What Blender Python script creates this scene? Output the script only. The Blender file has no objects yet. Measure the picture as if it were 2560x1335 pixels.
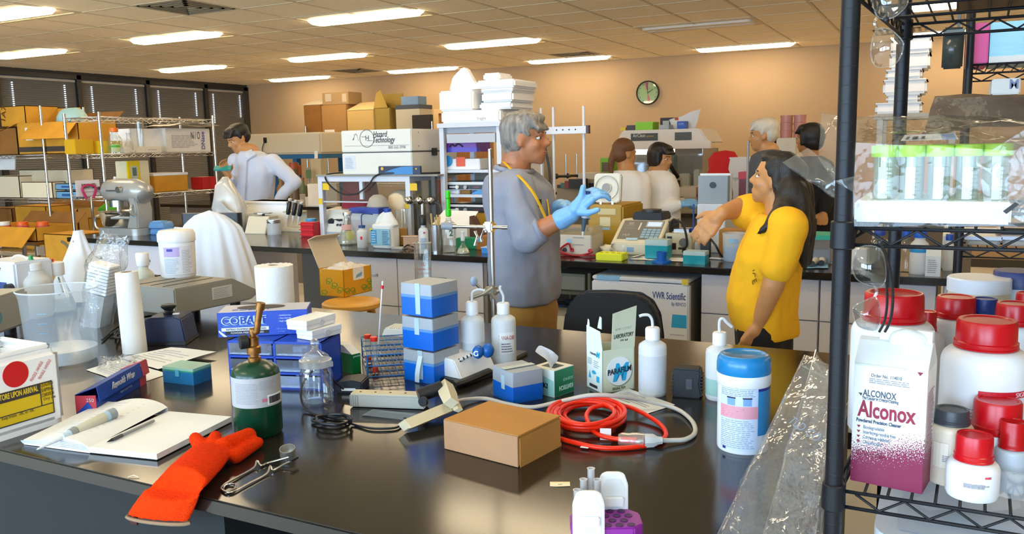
import bpy, bmesh, math, random
from math import sin, cos, pi, radians as R
from mathutils import Vector as V, Matrix as M, noise as NZ
random.seed(7)
SC = bpy.context.scene
COL = SC.collection
# ------------------------------------------------------------------ camera (taken from the photograph's vanishing points)
F, YAW, PIT, ROL, H = 2110.0, R(27.3), R(8.08), R(1.15), 1.55
fwd = V((-sin(YAW)*cos(PIT), cos(YAW)*cos(PIT), -sin(PIT)))
rgt = V((cos(YAW), sin(YAW), 0)); dwn = fwd.cross(rgt)
r2 = rgt*cos(ROL)+dwn*sin(ROL); d2 = dwn*cos(ROL)-rgt*sin(ROL)
CAM = V((0, 0, H))
cd = bpy.data.cameras.new('camera'); cam = bpy.data.objects.new('camera', cd); COL.objects.link(cam)
cd.sensor_fit = 'HORIZONTAL'; cd.sensor_width = 36; cd.lens = F*36/2560; cd.clip_start = .05; cd.clip_end = 100
m3 = M((r2, -d2, -fwd)).transposed()
cam.matrix_world = M.Translation(CAM) @ m3.to_4x4()
SC.camera = cam
def ray(x, y): return fwd+r2*((x-1280)/F)+d2*((y-667.5)/F)
BT = .914                                       # bench height
def at(x, y, z=BT):                             # where a sight line meets a level
    d = ray(x, y); return CAM+d*((z-H)/d.z)
def aty(x, y, Y):                               # ... meets a plane facing the room's front
    d = ray(x, y); return CAM+d*(Y/d.y)
def atx(x, y, X):
    d = ray(x, y); return CAM+d*(X/d.x)
def pj(p):
    v = V(p)-CAM; q = v.dot(fwd); return (1280+F*v.dot(r2)/q, 667.5+F*v.dot(d2)/q, q)
def mpp(p): return pj(p)[2]/F                   # metres per pixel there
def hgt(p, py):                                 # height above p of the level seen at row py
    k = (py-667.5)/F; v = V(p)-CAM
    return (k*v.dot(fwd)-v.dot(d2))/(d2.z-k*fwd.z)
# ------------------------------------------------------------------ world, daylight, exposure
w = bpy.data.worlds.new('daylight'); SC.world = w; w.use_nodes = True
bg = w.node_tree.nodes['Background']; bg.inputs[0].default_value = (.62, .78, 1, 1); bg.inputs[1].default_value = .5
SC.view_settings.view_transform = 'Standard'; SC.view_settings.look = 'None'
SC.view_settings.exposure = 0.32; SC.view_settings.gamma = 1; SC.view_settings.use_curve_mapping = False
def arealight(name, loc, sx, sy, power, col, rot):
    l = bpy.data.lights.new(name, 'AREA'); l.shape = 'RECTANGLE'; l.size = sx; l.size_y = sy; l.energy = power; l.color = col
    o = bpy.data.objects.new(name, l); COL.objects.link(o); o.location = loc; o.rotation_euler = rot; return o
CEIL = 2.743; WX0, WX1, WY0, WY1 = -11.25, 5.2, -3.6, 11.58   # the room
for i, x in enumerate((-7.6, -4.9, -2.2, .5)):   # daylight coming in at the windows behind the photographer
    arealight('window_daylight', (x, WY0+.16, 1.62), 2.3, 1.7, 140, (.52, .74, 1), (R(90), 0, 0))
# ------------------------------------------------------------------ materials
MATS = {}
def nodes(name):
    m = bpy.data.materials.new(name); m.use_nodes = True; nt = m.node_tree
    return m, nt, nt.nodes['Principled BSDF'], nt.nodes['Material Output']
def mt(name, col, rough=.5, metal=0, trans=0, alpha=1, emit=0, spec=.5, noise=0, nscale=40, bump=0, bscale=120, coat=0, sheen=0, sss=0, stretch=None):
    if name in MATS: return MATS[name]
    m, nt, b, o = nodes(name); L = nt.links.new; MATS[name] = m
    c = (*col, 1) if len(col) == 3 else col
    I = b.inputs; I['Base Color'].default_value = c; I['Roughness'].default_value = rough; I['Metallic'].default_value = metal
    I['Transmission Weight'].default_value = trans; I['Alpha'].default_value = alpha; I['Specular IOR Level'].default_value = spec
    I['Coat Weight'].default_value = coat; I['Sheen Weight'].default_value = sheen
    if sss: I['Subsurface Weight'].default_value = sss; I['Subsurface Radius'].default_value = (.02, .008, .004)
    if emit: I['Emission Color'].default_value = c; I['Emission Strength'].default_value = emit
    if noise or bump:
        tc = nt.nodes.new('ShaderNodeTexCoord'); vec = tc.outputs['Object']
        if stretch:
            mp = nt.nodes.new('ShaderNodeMapping'); mp.inputs['Scale'].default_value = stretch; L(vec, mp.inputs[0]); vec = mp.outputs[0]
    if noise:
        n = nt.nodes.new('ShaderNodeTexNoise'); n.inputs['Scale'].default_value = nscale; n.inputs['Detail'].default_value = 5; L(vec, n.inputs['Vector'])
        r = nt.nodes.new('ShaderNodeValToRGB'); e = r.color_ramp.elements; e[0].position = .3; e[1].position = .7
        e[0].color = (*[max(0, v*(1-noise)) for v in c[:3]], 1); e[1].color = (*[min(1, v*(1+noise)) for v in c[:3]], 1)
        L(n.outputs['Fac'], r.inputs[0]); L(r.outputs[0], I['Base Color'])
    if bump:
        n2 = nt.nodes.new('ShaderNodeTexNoise'); n2.inputs['Scale'].default_value = bscale; n2.inputs['Detail'].default_value = 4; L(vec, n2.inputs['Vector'])
        bp = nt.nodes.new('ShaderNodeBump'); bp.inputs['Strength'].default_value = bump; bp.inputs['Distance'].default_value = .01
        L(n2.outputs['Fac'], bp.inputs['Height']); L(bp.outputs[0], I['Normal'])
    return m
def film(name, col=(1, 1, 1), body=.06, gloss=.10, rough=.12, wr=0, wscale=25):
    """thin clear sheet: mostly see-through, a little milky, shiny at grazing angles"""
    if name in MATS: return MATS[name]
    m, nt, b, o = nodes(name); L = nt.links.new; MATS[name] = m; nt.nodes.remove(b); N = nt.nodes.new
    t = N('ShaderNodeBsdfTransparent'); t.inputs[0].default_value = (*col, 1)
    d = N('ShaderNodeBsdfDiffuse'); d.inputs[0].default_value = (*[.85*v for v in col], 1)
    tl = N('ShaderNodeBsdfTranslucent'); tl.inputs[0].default_value = (*[.85*v for v in col], 1)
    g = N('ShaderNodeBsdfGlossy'); g.inputs['Roughness'].default_value = rough
    m0 = N('ShaderNodeMixShader'); L(d.outputs[0], m0.inputs[1]); L(tl.outputs[0], m0.inputs[2]); m0.inputs[0].default_value = .5
    m1 = N('ShaderNodeMixShader'); m1.inputs[0].default_value = body; L(t.outputs[0], m1.inputs[1]); L(m0.outputs[0], m1.inputs[2])
    lw = N('ShaderNodeLayerWeight'); lw.inputs[0].default_value = .25
    ma = N('ShaderNodeMath'); ma.operation = 'MULTIPLY_ADD'; ma.inputs[1].default_value = .75; ma.inputs[2].default_value = gloss; L(lw.outputs['Facing'], ma.inputs[0])
    m2 = N('ShaderNodeMixShader'); L(ma.outputs[0], m2.inputs[0]); L(m1.outputs[0], m2.inputs[1]); L(g.outputs[0], m2.inputs[2])
    if wr:
        tc = N('ShaderNodeTexCoord'); n = N('ShaderNodeTexNoise'); n.inputs['Scale'].default_value = wscale; n.inputs['Detail'].default_value = 3; L(tc.outputs['Object'], n.inputs['Vector'])
        bp = N('ShaderNodeBump'); bp.inputs['Strength'].default_value = wr; bp.inputs['Distance'].default_value = .02; L(n.outputs['Fac'], bp.inputs['Height'])
        L(bp.outputs[0], g.inputs['Normal']); L(bp.outputs[0], lw.inputs['Normal'])
    L(m2.outputs[0], o.inputs[0]); return m
def emis(name, col, s):
    if name in MATS: return MATS[name]
    m, nt, b, o = nodes(name); MATS[name] = m; nt.nodes.remove(b); e = nt.nodes.new('ShaderNodeEmission')
    e.inputs[0].default_value = (*col, 1); e.inputs[1].default_value = s; nt.links.new(e.outputs[0], o.inputs[0]); return m
def pc(hexcol, rough=.5, **k):                # a plain plastic / paper / paint of one colour
    c = tuple(((int(hexcol[i:i+2], 16)/255)**2.2) for i in (0, 2, 4))
    return mt('paint_%s_%d_%s' % (hexcol, rough*100, '_'.join('%s%s' % kv for kv in sorted(k.items()))), c, rough, **k)
GLASS = film('clear_glass', (.96, .98, .98), .015, .05, .03)
GLASSG = film('thin_lab_glass', (.93, .96, .96), .05, .07, .05)
FILM = film('plastic_bag_film', (.985, .99, .99), .085, .05, .09, .6, 26)
FILM2 = film('clear_plastic_sheet', (.96, .97, .98), .10, .08, .1)
HDPE = mt('milky_plastic', (.80, .82, .83), .4, alpha=.80)
HDPEC = mt('cloudy_plastic', (.78, .83, .88), .35, alpha=.5)
WHITE = mt('white_plastic', (.82, .82, .82), .35)
PAPER = mt('white_paper', (.82, .82, .81), .85, noise=.04, nscale=8)
CARD = mt('brown_cardboard', (.40, .19, .045), .85, noise=.12, nscale=6, bump=.05, bscale=60)
CARDO = mt('ochre_cardboard', (.62, .29, .02), .8, noise=.12, nscale=5, bump=.05, bscale=50)
CARDD = mt('dark_brown_cardboard', (.27, .115, .02), .85, noise=.15, nscale=5)
FOAM = mt('white_styrofoam', (.88, .88, .88), .9, bump=.12, bscale=300)
STEEL = mt('steel', (.55, .55, .55), .25, 1)
CHROME = mt('chrome_wire', (.72, .72, .70), .18, 1, noise=.05)
BLACK = mt('black_plastic', (.012, .012, .014), .4)
BLKM = mt('black_powder_coat', (.006, .007, .010), .45, spec=.35, bump=.03, bscale=500)
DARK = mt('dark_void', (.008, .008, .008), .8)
INK = mt('black_print', (.03, .03, .035), .7)
GREYP = mt('grey_print', (.33, .33, .36), .8)
BEIGE = mt('beige_plastic', (.66, .60, .45), .45)
CREAM = mt('cream_enamel', (.78, .74, .64), .4)
GREYM = mt('grey_enamel', (.28, .27, .24), .45)
# ------------------------------------------------------------------ mesh helpers
def BM(): return bmesh.new()
def box(x0, y0, z0, x1, y1, z1, bev=0, seg=2):
    b = BM(); bmesh.ops.create_cube(b, size=1)
    for v in b.verts: v.co = V(((x0+x1)/2+v.co.x*(x1-x0), (y0+y1)/2+v.co.y*(y1-y0), (z0+z1)/2+v.co.z*(z1-z0)))
    if bev: bmesh.ops.bevel(b, geom=b.edges[:], offset=bev, segments=seg, affect='EDGES', clamp_overlap=True)
    return b
def cbox(w, d, h, z=0, x=0, y=0, bev=0, seg=2): return box(x-w/2, y-d/2, z, x+w/2, y+d/2, z+h, bev, seg)
def rbox(w, d, h, r, z=0, x=0, y=0, seg=5, taper=1, bev=0):      # box with rounded upright corners, may taper upwards
    pts = []
    for sx, sy, a0 in ((1, 1, 0), (-1, 1, 90), (-1, -1, 180), (1, -1, 270)):
        for i in range(seg+1):
            a = R(a0+90*i/seg); pts.append((sx*(w/2-r)+r*cos(a), sy*(d/2-r)+r*sin(a)))
    b = BM(); lv = [(z, 1), (z+h, taper)] if not bev else [(z, 1-2*bev/w), (z+bev, 1), (z+h-bev, taper), (z+h, taper-2*bev/w)]
    rings = [[b.verts.new((x+px*t, y+py*t, zz)) for px, py in pts] for zz, t in lv]; n = len(pts)
    for a, c in zip(rings, rings[1:]):
        for i in range(n): b.faces.new((a[i], a[(i+1) % n], c[(i+1) % n], c[i]))
    b.faces.new(rings[0][::-1]); b.faces.new(rings[-1]); return b
def lathe(prof, seg=28, cap=True, sx=1, sy=1, x=0, y=0):
    b = BM(); rings = []
    for r, z in prof:
        rings.append([b.verts.new((x+r*sx*cos(2*pi*i/seg), y+r*sy*sin(2*pi*i/seg), z)) for i in range(seg)] if r > 1e-6 else [b.verts.new((x, y, z))])
    for a, c in zip(rings, rings[1:]):
        for i in range(seg):
            j = (i+1) % seg
            f = [a[i], a[j], c[j], c[i]] if len(a) > 1 and len(c) > 1 else ([a[i], a[j], c[0]] if len(a) > 1 else ([a[0], c[j], c[i]] if len(c) > 1 else None))
            if f: b.faces.new(f)
    if cap:
        if len(rings[0]) > 1: b.faces.new(rings[0][::-1])
        if len(rings[-1]) > 1: b.faces.new(rings[-1])
    return b
def cyl(r, h, z=0, x=0, y=0, seg=24, bev=0):
    p = [(r, z), (r, z+h)] if not bev else [(r-bev, z), (r, z+bev), (r, z+h-bev), (r-bev, z+h)]
    return lathe(p, seg, True, 1, 1, x, y)
def spath(pts, n=6, closed=False):
    P = [V(p) for p in pts]; out = []; k = len(P)
    rng = range(k) if closed else range(k-1)
    for i in rng:
        p0 = P[i-1] if (i or closed) else P[0]; p1 = P[i]; p2 = P[(i+1) % k]; p3 = P[(i+2) % k] if (closed or i+2 < k) else P[-1]
        for j in range(n):
            t = j/n; out.append(.5*((2*p1)+(p2-p0)*t+(2*p0-5*p1+4*p2-p3)*t*t+(3*p1-p0-3*p2+p3)*t**3))
    if not closed: out.append(P[-1])
    return out
def tube(pts, r, seg=8, closed=False, cap=True, flat=1):
    P = [V(p) for p in pts]; b = BM(); rings = []; k = len(P); up = None
    for i, p in enumerate(P):
        t = (P[(i+1) % k]-P[i-1]) if closed else (P[min(i+1, k-1)]-P[max(i-1, 0)])
        if t.length < 1e-9: t = V((0, 0, 1))
        t.normalize()
        if up is None: up = V((0, 0, 1)) if abs(t.z) < .9 else V((1, 0, 0))
        s = t.cross(up)
        if s.length < 1e-4: s = t.cross(V((1, 0, 0)))
        s.normalize(); up = s.cross(t).normalized(); rr = r[i] if isinstance(r, (list, tuple)) else r
        rings.append([b.verts.new(p+s*(rr*cos(2*pi*j/seg))+up*(rr*flat*sin(2*pi*j/seg))) for j in range(seg)])
    for i in range(k if closed else k-1):
        a, c = rings[i], rings[(i+1) % k]
        for j in range(seg): b.faces.new((a[j], a[(j+1) % seg], c[(j+1) % seg], c[j]))
    if cap and not closed: b.faces.new(rings[0][::-1]); b.faces.new(rings[-1])
    bmesh.ops.recalc_face_normals(b, faces=b.faces[:]); return b
def prism(poly, h, axis='z', o=0, bev=0):        # outline (two axes) drawn out along the third
    b = BM(); n = len(poly)
    def P(u, v, t): return {'z': (u, v, t), 'y': (u, t, v), 'x': (t, u, v)}[axis]
    a = [b.verts.new(P(u, v, o)) for u, v in poly]; c = [b.verts.new(P(u, v, o+h)) for u, v in poly]
    b.faces.new(a); b.faces.new(c[::-1])
    for i in range(n): b.faces.new((a[i], c[i], c[(i+1) % n], a[(i+1) % n]))
    bmesh.ops.recalc_face_normals(b, faces=b.faces[:])
    if bev: bmesh.ops.bevel(b, geom=b.edges[:], offset=bev, segments=2, affect='EDGES', clamp_overlap=True)
    return b
def quad(pts, th=0):                             # thin panel through corner points
    b = BM(); P = [V(p) for p in pts]; n = (P[1]-P[0]).cross(P[2]-P[0]).normalized()*th
    a = [b.verts.new(p) for p in P]
    if not th: b.faces.new(a); return b
    c = [b.verts.new(p+n) for p in P]; k = len(P); b.faces.new(a[::-1]); b.faces.new(c)
    for i in range(k): b.faces.new((a[i], a[(i+1) % k], c[(i+1) % k], c[i]))
    return b
def sph(r, x=0, y=0, z=0, sx=1, sy=1, sz=1, seg=16):
    b = BM(); bmesh.ops.create_uvsphere(b, u_segments=seg, v_segments=max(6, seg*2//3), radius=r)
    for v in b.verts: v.co = V((x+v.co.x*sx, y+v.co.y*sy, z+v.co.z*sz))
    return b
def grid(nx, ny, fn):                            # surface from a function of (u, v) in 0..1
    b = BM(); g = [[b.verts.new(fn(i/nx, j/ny)) for j in range(ny+1)] for i in range(nx+1)]
    for i in range(nx):
        for j in range(ny): b.faces.new((g[i][j], g[i+1][j], g[i+1][j+1], g[i][j+1]))
    return b
def join(*bs):
    b = BM()
    for s in bs:
        me = bpy.data.meshes.new('tmp'); s.to_mesh(me); b.from_mesh(me); bpy.data.meshes.remove(me); s.free()
    return b
def xf(b, loc=(0, 0, 0), rot=(0, 0, 0), sc=None):
    m = M.Translation(loc)
    for a, c in zip('ZYX', (rot[2], rot[1], rot[0])):
        if c: m = m @ M.Rotation(c, 4, a)
    if sc: m = m @ M.Diagonal((*sc, 1))
    bmesh.ops.transform(b, matrix=m, verts=b.verts[:]); return b
def jit(b, amt, sc=3, seed=0):
    for v in b.verts: v.co += NZ.noise_vector(v.co*sc+V((seed, seed*1.7, 3)))*amt
    return b
def mesh(b, mat, smooth=0):
    me = bpy.data.meshes.new('m'); b.to_mesh(me); b.free()
    for mm in (mat if isinstance(mat, (list, tuple)) else [mat]): me.materials.append(mm)
    if smooth:
        me.polygons.foreach_set('use_smooth', [True]*len(me.polygons))
        if smooth != 1:
            try: me.set_sharp_from_angle(angle=R(smooth))
            except Exception: pass
    return me
def ob(name, me, parent=None, loc=None, rot=None):
    o = bpy.data.objects.new(name, me); COL.objects.link(o)
    if parent: o.parent = parent
    if loc is not None: o.location = loc
    if rot is not None: o.rotation_euler = rot
    return o
def add(parent, name, b, mat, smooth=35, loc=None, rot=None, label=None):
    o = ob(name, mesh(b, mat, smooth), parent, loc, rot)
    if label: o['label'] = label
    return o
def thing(name, label, cat, loc=(0, 0, 0), rz=0, group=None, rot=None):
    o = ob(name, None, None, loc, rot or (0, 0, rz)); o['label'] = label; o['category'] = cat
    if group: o['group'] = group
    return o
def solo(name, label, cat, b, mat, loc=(0, 0, 0), rz=0, group=None, smooth=35, rot=None):
    o = ob(name, mesh(b, mat, smooth), None, loc, rot or (0, 0, rz)); o['label'] = label; o['category'] = cat
    if group: o['group'] = group
    return o
def struct(name, b, mat, parent=None, smooth=0, loc=None):
    o = ob(name, mesh(b, mat, smooth) if b else None, parent, loc)
    if not parent: o['kind'] = 'structure'
    return o
def inst(name, me, parent, loc, rot=None): return ob(name, me, parent, loc, rot)
def dup(o, loc=None, rz=None, label=None, parent=None):
    c = o.copy(); COL.objects.link(c)
    if parent: c.parent = parent
    if loc is not None: c.location = loc
    if rz is not None: c.rotation_euler = (0, 0, rz)
    if label: c['label'] = label
    for k in list(o.children): dup(k, parent=c)
    return c
TMP = bpy.data.scenes.new('workshop')
def baked(o):                                    # evaluated mesh of a loose object, made in a side scene to stay quick
    TMP.collection.objects.link(o); vl = TMP.view_layers[0]; vl.update(); return bpy.data.meshes.new_from_object(o.evaluated_get(vl.depsgraph))
def text(parent, s, size, loc, rot, mat=INK, ext=.0004, bend=0, align='LEFT', shear=0, bold=0, sx=1, name='lettering', fit=0):
    cu = bpy.data.curves.new('t', 'FONT'); cu.body = s; cu.size = size; cu.extrude = ext; cu.align_x = align; cu.shear = shear; cu.offset = bold; cu.resolution_u = 3
    o = bpy.data.objects.new('t', cu); me = baked(o); bpy.data.objects.remove(o); bpy.data.curves.remove(cu)
    me.materials.clear(); me.materials.append(mat)
    if fit and len(me.vertices):
        xs_ = [v.co.x for v in me.vertices]; sx = fit/max(1e-6, max(xs_)-min(xs_))
    for v in me.vertices:
        v.co.x *= sx
        if bend: a = v.co.x/bend; rr = bend+v.co.z; v.co = V((rr*sin(a), v.co.y, rr*cos(a)-bend))
    return ob(name, me, parent, loc, rot)
FRONT = (pi/2, 0, 0); RIGHT = (pi/2, 0, pi/2); LEFTF = (pi/2, 0, -pi/2)
def lines(w, h, n, th, seed=0, ragged=.3):       # rows of print too small to read, in the xz plane facing -y
    rnd = random.Random(seed); bs = []
    for i in range(n):
        z = h-(i+.5)*h/n; x = 0
        end = w*(1-ragged*rnd.random())
        while x < end:
            l = min(end-x, w*(.06+.16*rnd.random())); bs.append(box(x, -.0004, z-th/2, x+l, 0, z+th/2)); x += l+w*.025
    return join(*bs)
def bars(w, h, n=28, seed=3):
    rnd = random.Random(seed); x = 0; bs = []
    while x < w:
        t = w/n*(.3+rnd.random()); bs.append(box(x, -.0004, 0, min(w, x+t), 0, h)); x += t+w/n*(.3+.6*rnd.random())
    return join(*bs)
def remesh(b, vox, mat, it=4, fac=.6):           # one continuous skin over overlapping volumes
    me = bpy.data.meshes.new('r'); b.to_mesh(me); b.free(); o = bpy.data.objects.new('r', me)
    md = o.modifiers.new('r', 'REMESH'); md.mode = 'VOXEL'; md.voxel_size = vox; md.use_smooth_shade = True
    s = o.modifiers.new('s', 'SMOOTH'); s.iterations = it; s.factor = fac
    m2 = baked(o)
    bpy.data.objects.remove(o); bpy.data.meshes.remove(me); m2.materials.clear(); m2.materials.append(mat)
    m2.polygons.foreach_set('use_smooth', [True]*len(m2.polygons)); return m2
# ================================================================== the room
WALLM = mt('tan_painted_wall', (.48, .335, .19), .8, noise=.03, nscale=1.5, bump=.02, bscale=200)
TILEM = mt('tan_ceiling_tile', (.95, .80, .55), .95, noise=.04, nscale=30, bump=.15, bscale=90)
TBAR = mt('ceiling_grid_bar', (.70, .58, .38), .6)
FLOORM = mt('grey_vinyl_floor', (.72, .67, .58), .5, noise=.08, nscale=3)
struct('floor', box(WX0, WY0, -.05, WX1, WY1, 0), FLOORM)
struct('wall_back', box(WX0, WY1, 0, WX1, WY1+.1, CEIL+.1), WALLM)
struct('wall_right', box(WX1, WY0, 0, WX1+.1, WY1, CEIL+.1), WALLM)
# ceiling: grid of 0.6 m tiles
ceil = struct('ceiling', box(WX0, WY0, CEIL+.035, WX1, WY1, CEIL+.1), TILEM)
GX = [-5.34+.6*k for k in range(-10, 19)]; GY = [4.88+.6*k for k in range(-14, 12)]
GX = [g for g in GX if WX0 < g < WX1]; GY = [g for g in GY if WY0 < g < WY1]
bs = [box(g-.011, WY0, CEIL-.004, g+.011, WY1, CEIL+.03) for g in GX]+[box(WX0, g-.011, CEIL-.003, WX1, g+.011, CEIL+.03) for g in GY]
add(ceil, 'ceiling_grid', join(*bs), TBAR, 0)
LIT = [(-4.74, 6.38), (-7.14, 6.38), (-9.54, 6.38), (-4.74, 8.78), (-7.14, 8.78), (-9.54, 8.78), (-2.34, 11.0), (-4.74, 11.0), (-7.14, 11.0), (-9.54, 11.0),
       (-7.14, 4.58), (.06, 11.0), (.06, 8.78), (-4.74, 3.98), (-1.14, 2.78), (-4.74, 1.58), (-7.14, -.22), (-2.34, -.22), (1.26, .98), (2.46, 4.58), (2.46, 8.78), (-2.34, 4.58), (.06, 6.38)]  # last fixture is unseen, added to brighten the foam box tower
UNLIT = [(-2.34, 8.78)]
VENTS = [(-5.64, 5.18), (-4.44, 10.58), (-8.04, 10.58), (-.54, 10.58)]
taken = set()
for x, y in LIT+UNLIT:
    yy = 11.18 if y == 11.0 else y; taken |= {(round(x-.3, 2), round(yy, 2)), (round(x+.3, 2), round(yy, 2))}
for x, y in VENTS: taken.add((round(x, 2), round(y, 2)))
tme = mesh(cbox(.572, .572, .02, 0, bev=.004, seg=1), TILEM)
tl = []
for gx in [WX0+.1]+GX:
    for gy in [WY0+.1]+GY:
        cx, cy = round(gx+.3, 2), round(gy+.3, 2)
        if gx < GX[0] or gy < GY[0] or cx > WX1-.3 or cy > WY1-.25: continue
        if (cx, cy) in taken: continue
        px, py, q = pj((cx, cy, CEIL)); vis = q > 0 and -80 < px < 2640 and -40 < py < 260
        tl.append((0 if vis else 1, q, cx, cy))
tl.sort(); rest = []
for k, (nv, q, cx, cy) in enumerate(tl):
    if nv == 0 and k < 300: inst('ceiling_tile', tme, ceil, (cx, cy, CEIL))
    else: rest.append(xf(cbox(.572, .572, .02), (cx, cy, CEIL)))
for gx in (WX0, ):
    for gy in GY: rest.append(box(WX0+.01, gy+.014, CEIL, GX[0]-.014, gy+.586, CEIL+.02))
for gx in GX[:-1]: rest.append(box(gx+.014, GY[-1]+.014, CEIL, gx+.586, WY1-.01, CEIL+.02))
o = add(ceil, 'ceiling_tiles', join(*rest), TILEM, 0); o['kind'] = 'stuff'
# recessed fluorescent fixtures
LENS = emis('fluorescent_lens', (1, .80, .52), 16.0)
REFL = mt('fixture_reflector', (.80, .68, .48), .5)
OFFL = mt('unlit_lens', (.72, .63, .50), .4)
def fixture(x, y, on, lab):
    t = thing('ceiling_light', lab, 'light', (x, y, CEIL), 0, 'recessed ceiling lights')
    fr = join(box(-.59, -.29, -.006, .59, -.262, .02), box(-.59, .262, -.006, .59, .29, .02), box(-.59, -.262, -.006, -.565, .262, .02), box(.565, -.262, -.006, .59, .262, .02))
    add(t, 'frame', fr, TBAR, 0)
    rf = BM(); pr = [(-.262, 0), (-.11, .026), (.11, .026), (.262, 0)]
    add(t, 'reflector', prism(pr, 1.13, 'x', -.565), REFL, 0)
    if on: add(t, 'lens', xf(rbox(1.12, .17, .038, .05, 0, taper=1.1), (0, 0, -.034)), LENS, 35)
    else:
        for s in (-1, 1): add(t, 'lens', xf(rbox(1.12, .10, .03, .04, 0), (0, s*.085, -.022)), OFFL, 35)
wh = {(-4.74, 6.38): 'above the bleach jug, largest in the middle of the picture', (-7.14, 6.38): 'large, above the blinds left of the middle', (-9.54, 6.38): 'cut by the left picture edge, lower of two',
      (-4.74, 8.78): 'over the tall white foam boxes', (-7.14, 8.78): 'over the person in the pale shirt', (-9.54, 8.78): 'over the window blinds, smallest at left',
      (-2.34, 11.0): 'at the right, close to the back wall', (-4.74, 11.0): 'left of the wall clock by the back wall', (-7.14, 11.0): 'over the brown boxes by the back wall', (-9.54, 11.0): 'farthest, by the room corner',
      (-7.14, 4.58): 'in the upper left corner of the picture', (.06, 11.0): 'seen behind the black wire shelf'}
for x, y in LIT: fixture(x, y, True, 'lit bar ceiling light '+wh.get((x, y), 'over the near part of the room, out of the picture'))
for x, y in UNLIT: fixture(x, y, False, 'unlit twin-lens ceiling fixture right of the clock')
VM = mt('vent_grey', (.27, .22, .14), .7)
for i, (x, y) in enumerate(VENTS):
    t = thing('ceiling_vent', ['dark square air vent at the top left of the ceiling', 'dim ceiling vent above the person in grey', 'dim ceiling vent near the window corner', 'dim ceiling vent beside the black shelf post'][i], 'vent', (x, y, CEIL), 0, 'ceiling air vents')
    add(t, 'backing', cbox(.56, .56, .012, .006), VM, 0)
    for k in range(4):
        s = .27-.062*k
        add(t, 'louvre', join(box(-s, -s, -.004, s, -s+.028, .006), box(-s, s-.028, -.004, s, s, .006), box(-s, -s, -.004, -s+.028, s, .006), box(s-.028, -s, -.004, s, s, .006)), VM, 0)
# door in the back wall
dr = struct('door_1', box(-7.2, WY1-.03, 0, -6.22, WY1-.005, 2.1), mt('brown_door_wood', (.33, .14, .035), .5, noise=.25, nscale=3, stretch=(14, 14, 1)))
add(dr, 'door_frame', join(box(-7.29, WY1-.06, 0, -7.2, WY1-.002, 2.17), box(-6.22, WY1-.06, 0, -6.13, WY1-.002, 2.17), box(-7.2, WY1-.06, 2.1, -6.22, WY1-.002, 2.17)), mt('tan_trim', (.62, .45, .25), .5), 0)
add(dr, 'door_handle', tube([(-6.32, WY1-.03, 1.02), (-6.32, WY1-.09, 1.02), (-6.44, WY1-.09, 1.02)], .011), STEEL)
struct('baseboard_back', box(WX0, WY1-.015, 0, WX1, WY1-.001, .1), mt('dark_base', (.05, .045, .04), .6))
# left wall: band of tall windows with dark blinds
FR = mt('black_window_frame', (.02, .02, .02), .4)
BL = mt('dark_grey_blind', (.17, .16, .14), .7)
DAY = emis('daylight_glow_pane', (.62, .80, 1), 1.4)  # the pane itself glows, standing in for daylight outside
wl = struct('wall_left', join(box(WX0-.12, WY0, 0, WX0, WY1, .30), box(WX0-.12, WY0, 2.70, WX0, WY1, CEIL+.1), box(WX0-.12, 11.47, .3, WX0+.03, WY1, 2.7)), mt('dark_window_wall', (.05, .045, .04), .7))
# mullions, from the photograph: rows of windows about 1.3 m wide
ys = [11.56]
for px, py in ((520, 330), (376, 330), (206, 330), (3, 330)): ys.append(atx(px, py, WX0).y)
while ys[-1] > -2: ys.append(ys[-1]-1.5)
for i in range(len(ys)-1):
    y1, y0 = ys[i], ys[i+1]; wn = struct('window_%d' % (i+1), None, None, loc=(WX0, 0, 0))
    add(wn, 'pane', box(-.07, y0+.03, .32, -.06, y1-.03, 2.68), DAY if i > 8 else film('window_pane', (.75, .85, .95), .02, .06, .03), 0)
    add(wn, 'frame', join(box(-.1, y0-.035, .3, .03, y0+.035, 2.70), box(-.1, y0, 2.64, .03, y1, 2.7), box(-.1, y0, .3, .03, y1, .34)), FR, 0)
    bl = add(wn, 'blind_headrail', box(-.035, y0+.045, 2.60, .0, y1-.045, 2.63), pc('b0aca0', .4), 0)
    n = 78; z0, z1 = .34, 2.62; sl = []
    for k in range(n):
        z = z0+(z1-z0)*k/(n-1); sl.append(quad([(-.030, y0+.03, z+.018), (-.016, y0+.03, z-.018), (-.016, y1-.03, z-.018), (-.030, y1-.03, z+.018)], .0008))
    s = add(wn, 'blind_slats', join(*sl), BL, 0); s['kind'] = 'stuff'
    # glowing bars stand in for daylight leaking through the cord slots
    for u in (.18, .82):
        yy = y0+(y1-y0)*u
        add(wn, 'slot_glow', join(*[box(-.010, yy-.009, 2.54-.028*k, .004, yy+.009, 2.554-.028*k) for k in range(18 if u < .5 else 14)]), emis('daylight_slot_glow', (.75, .87, 1), 1.3), 0)
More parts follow.
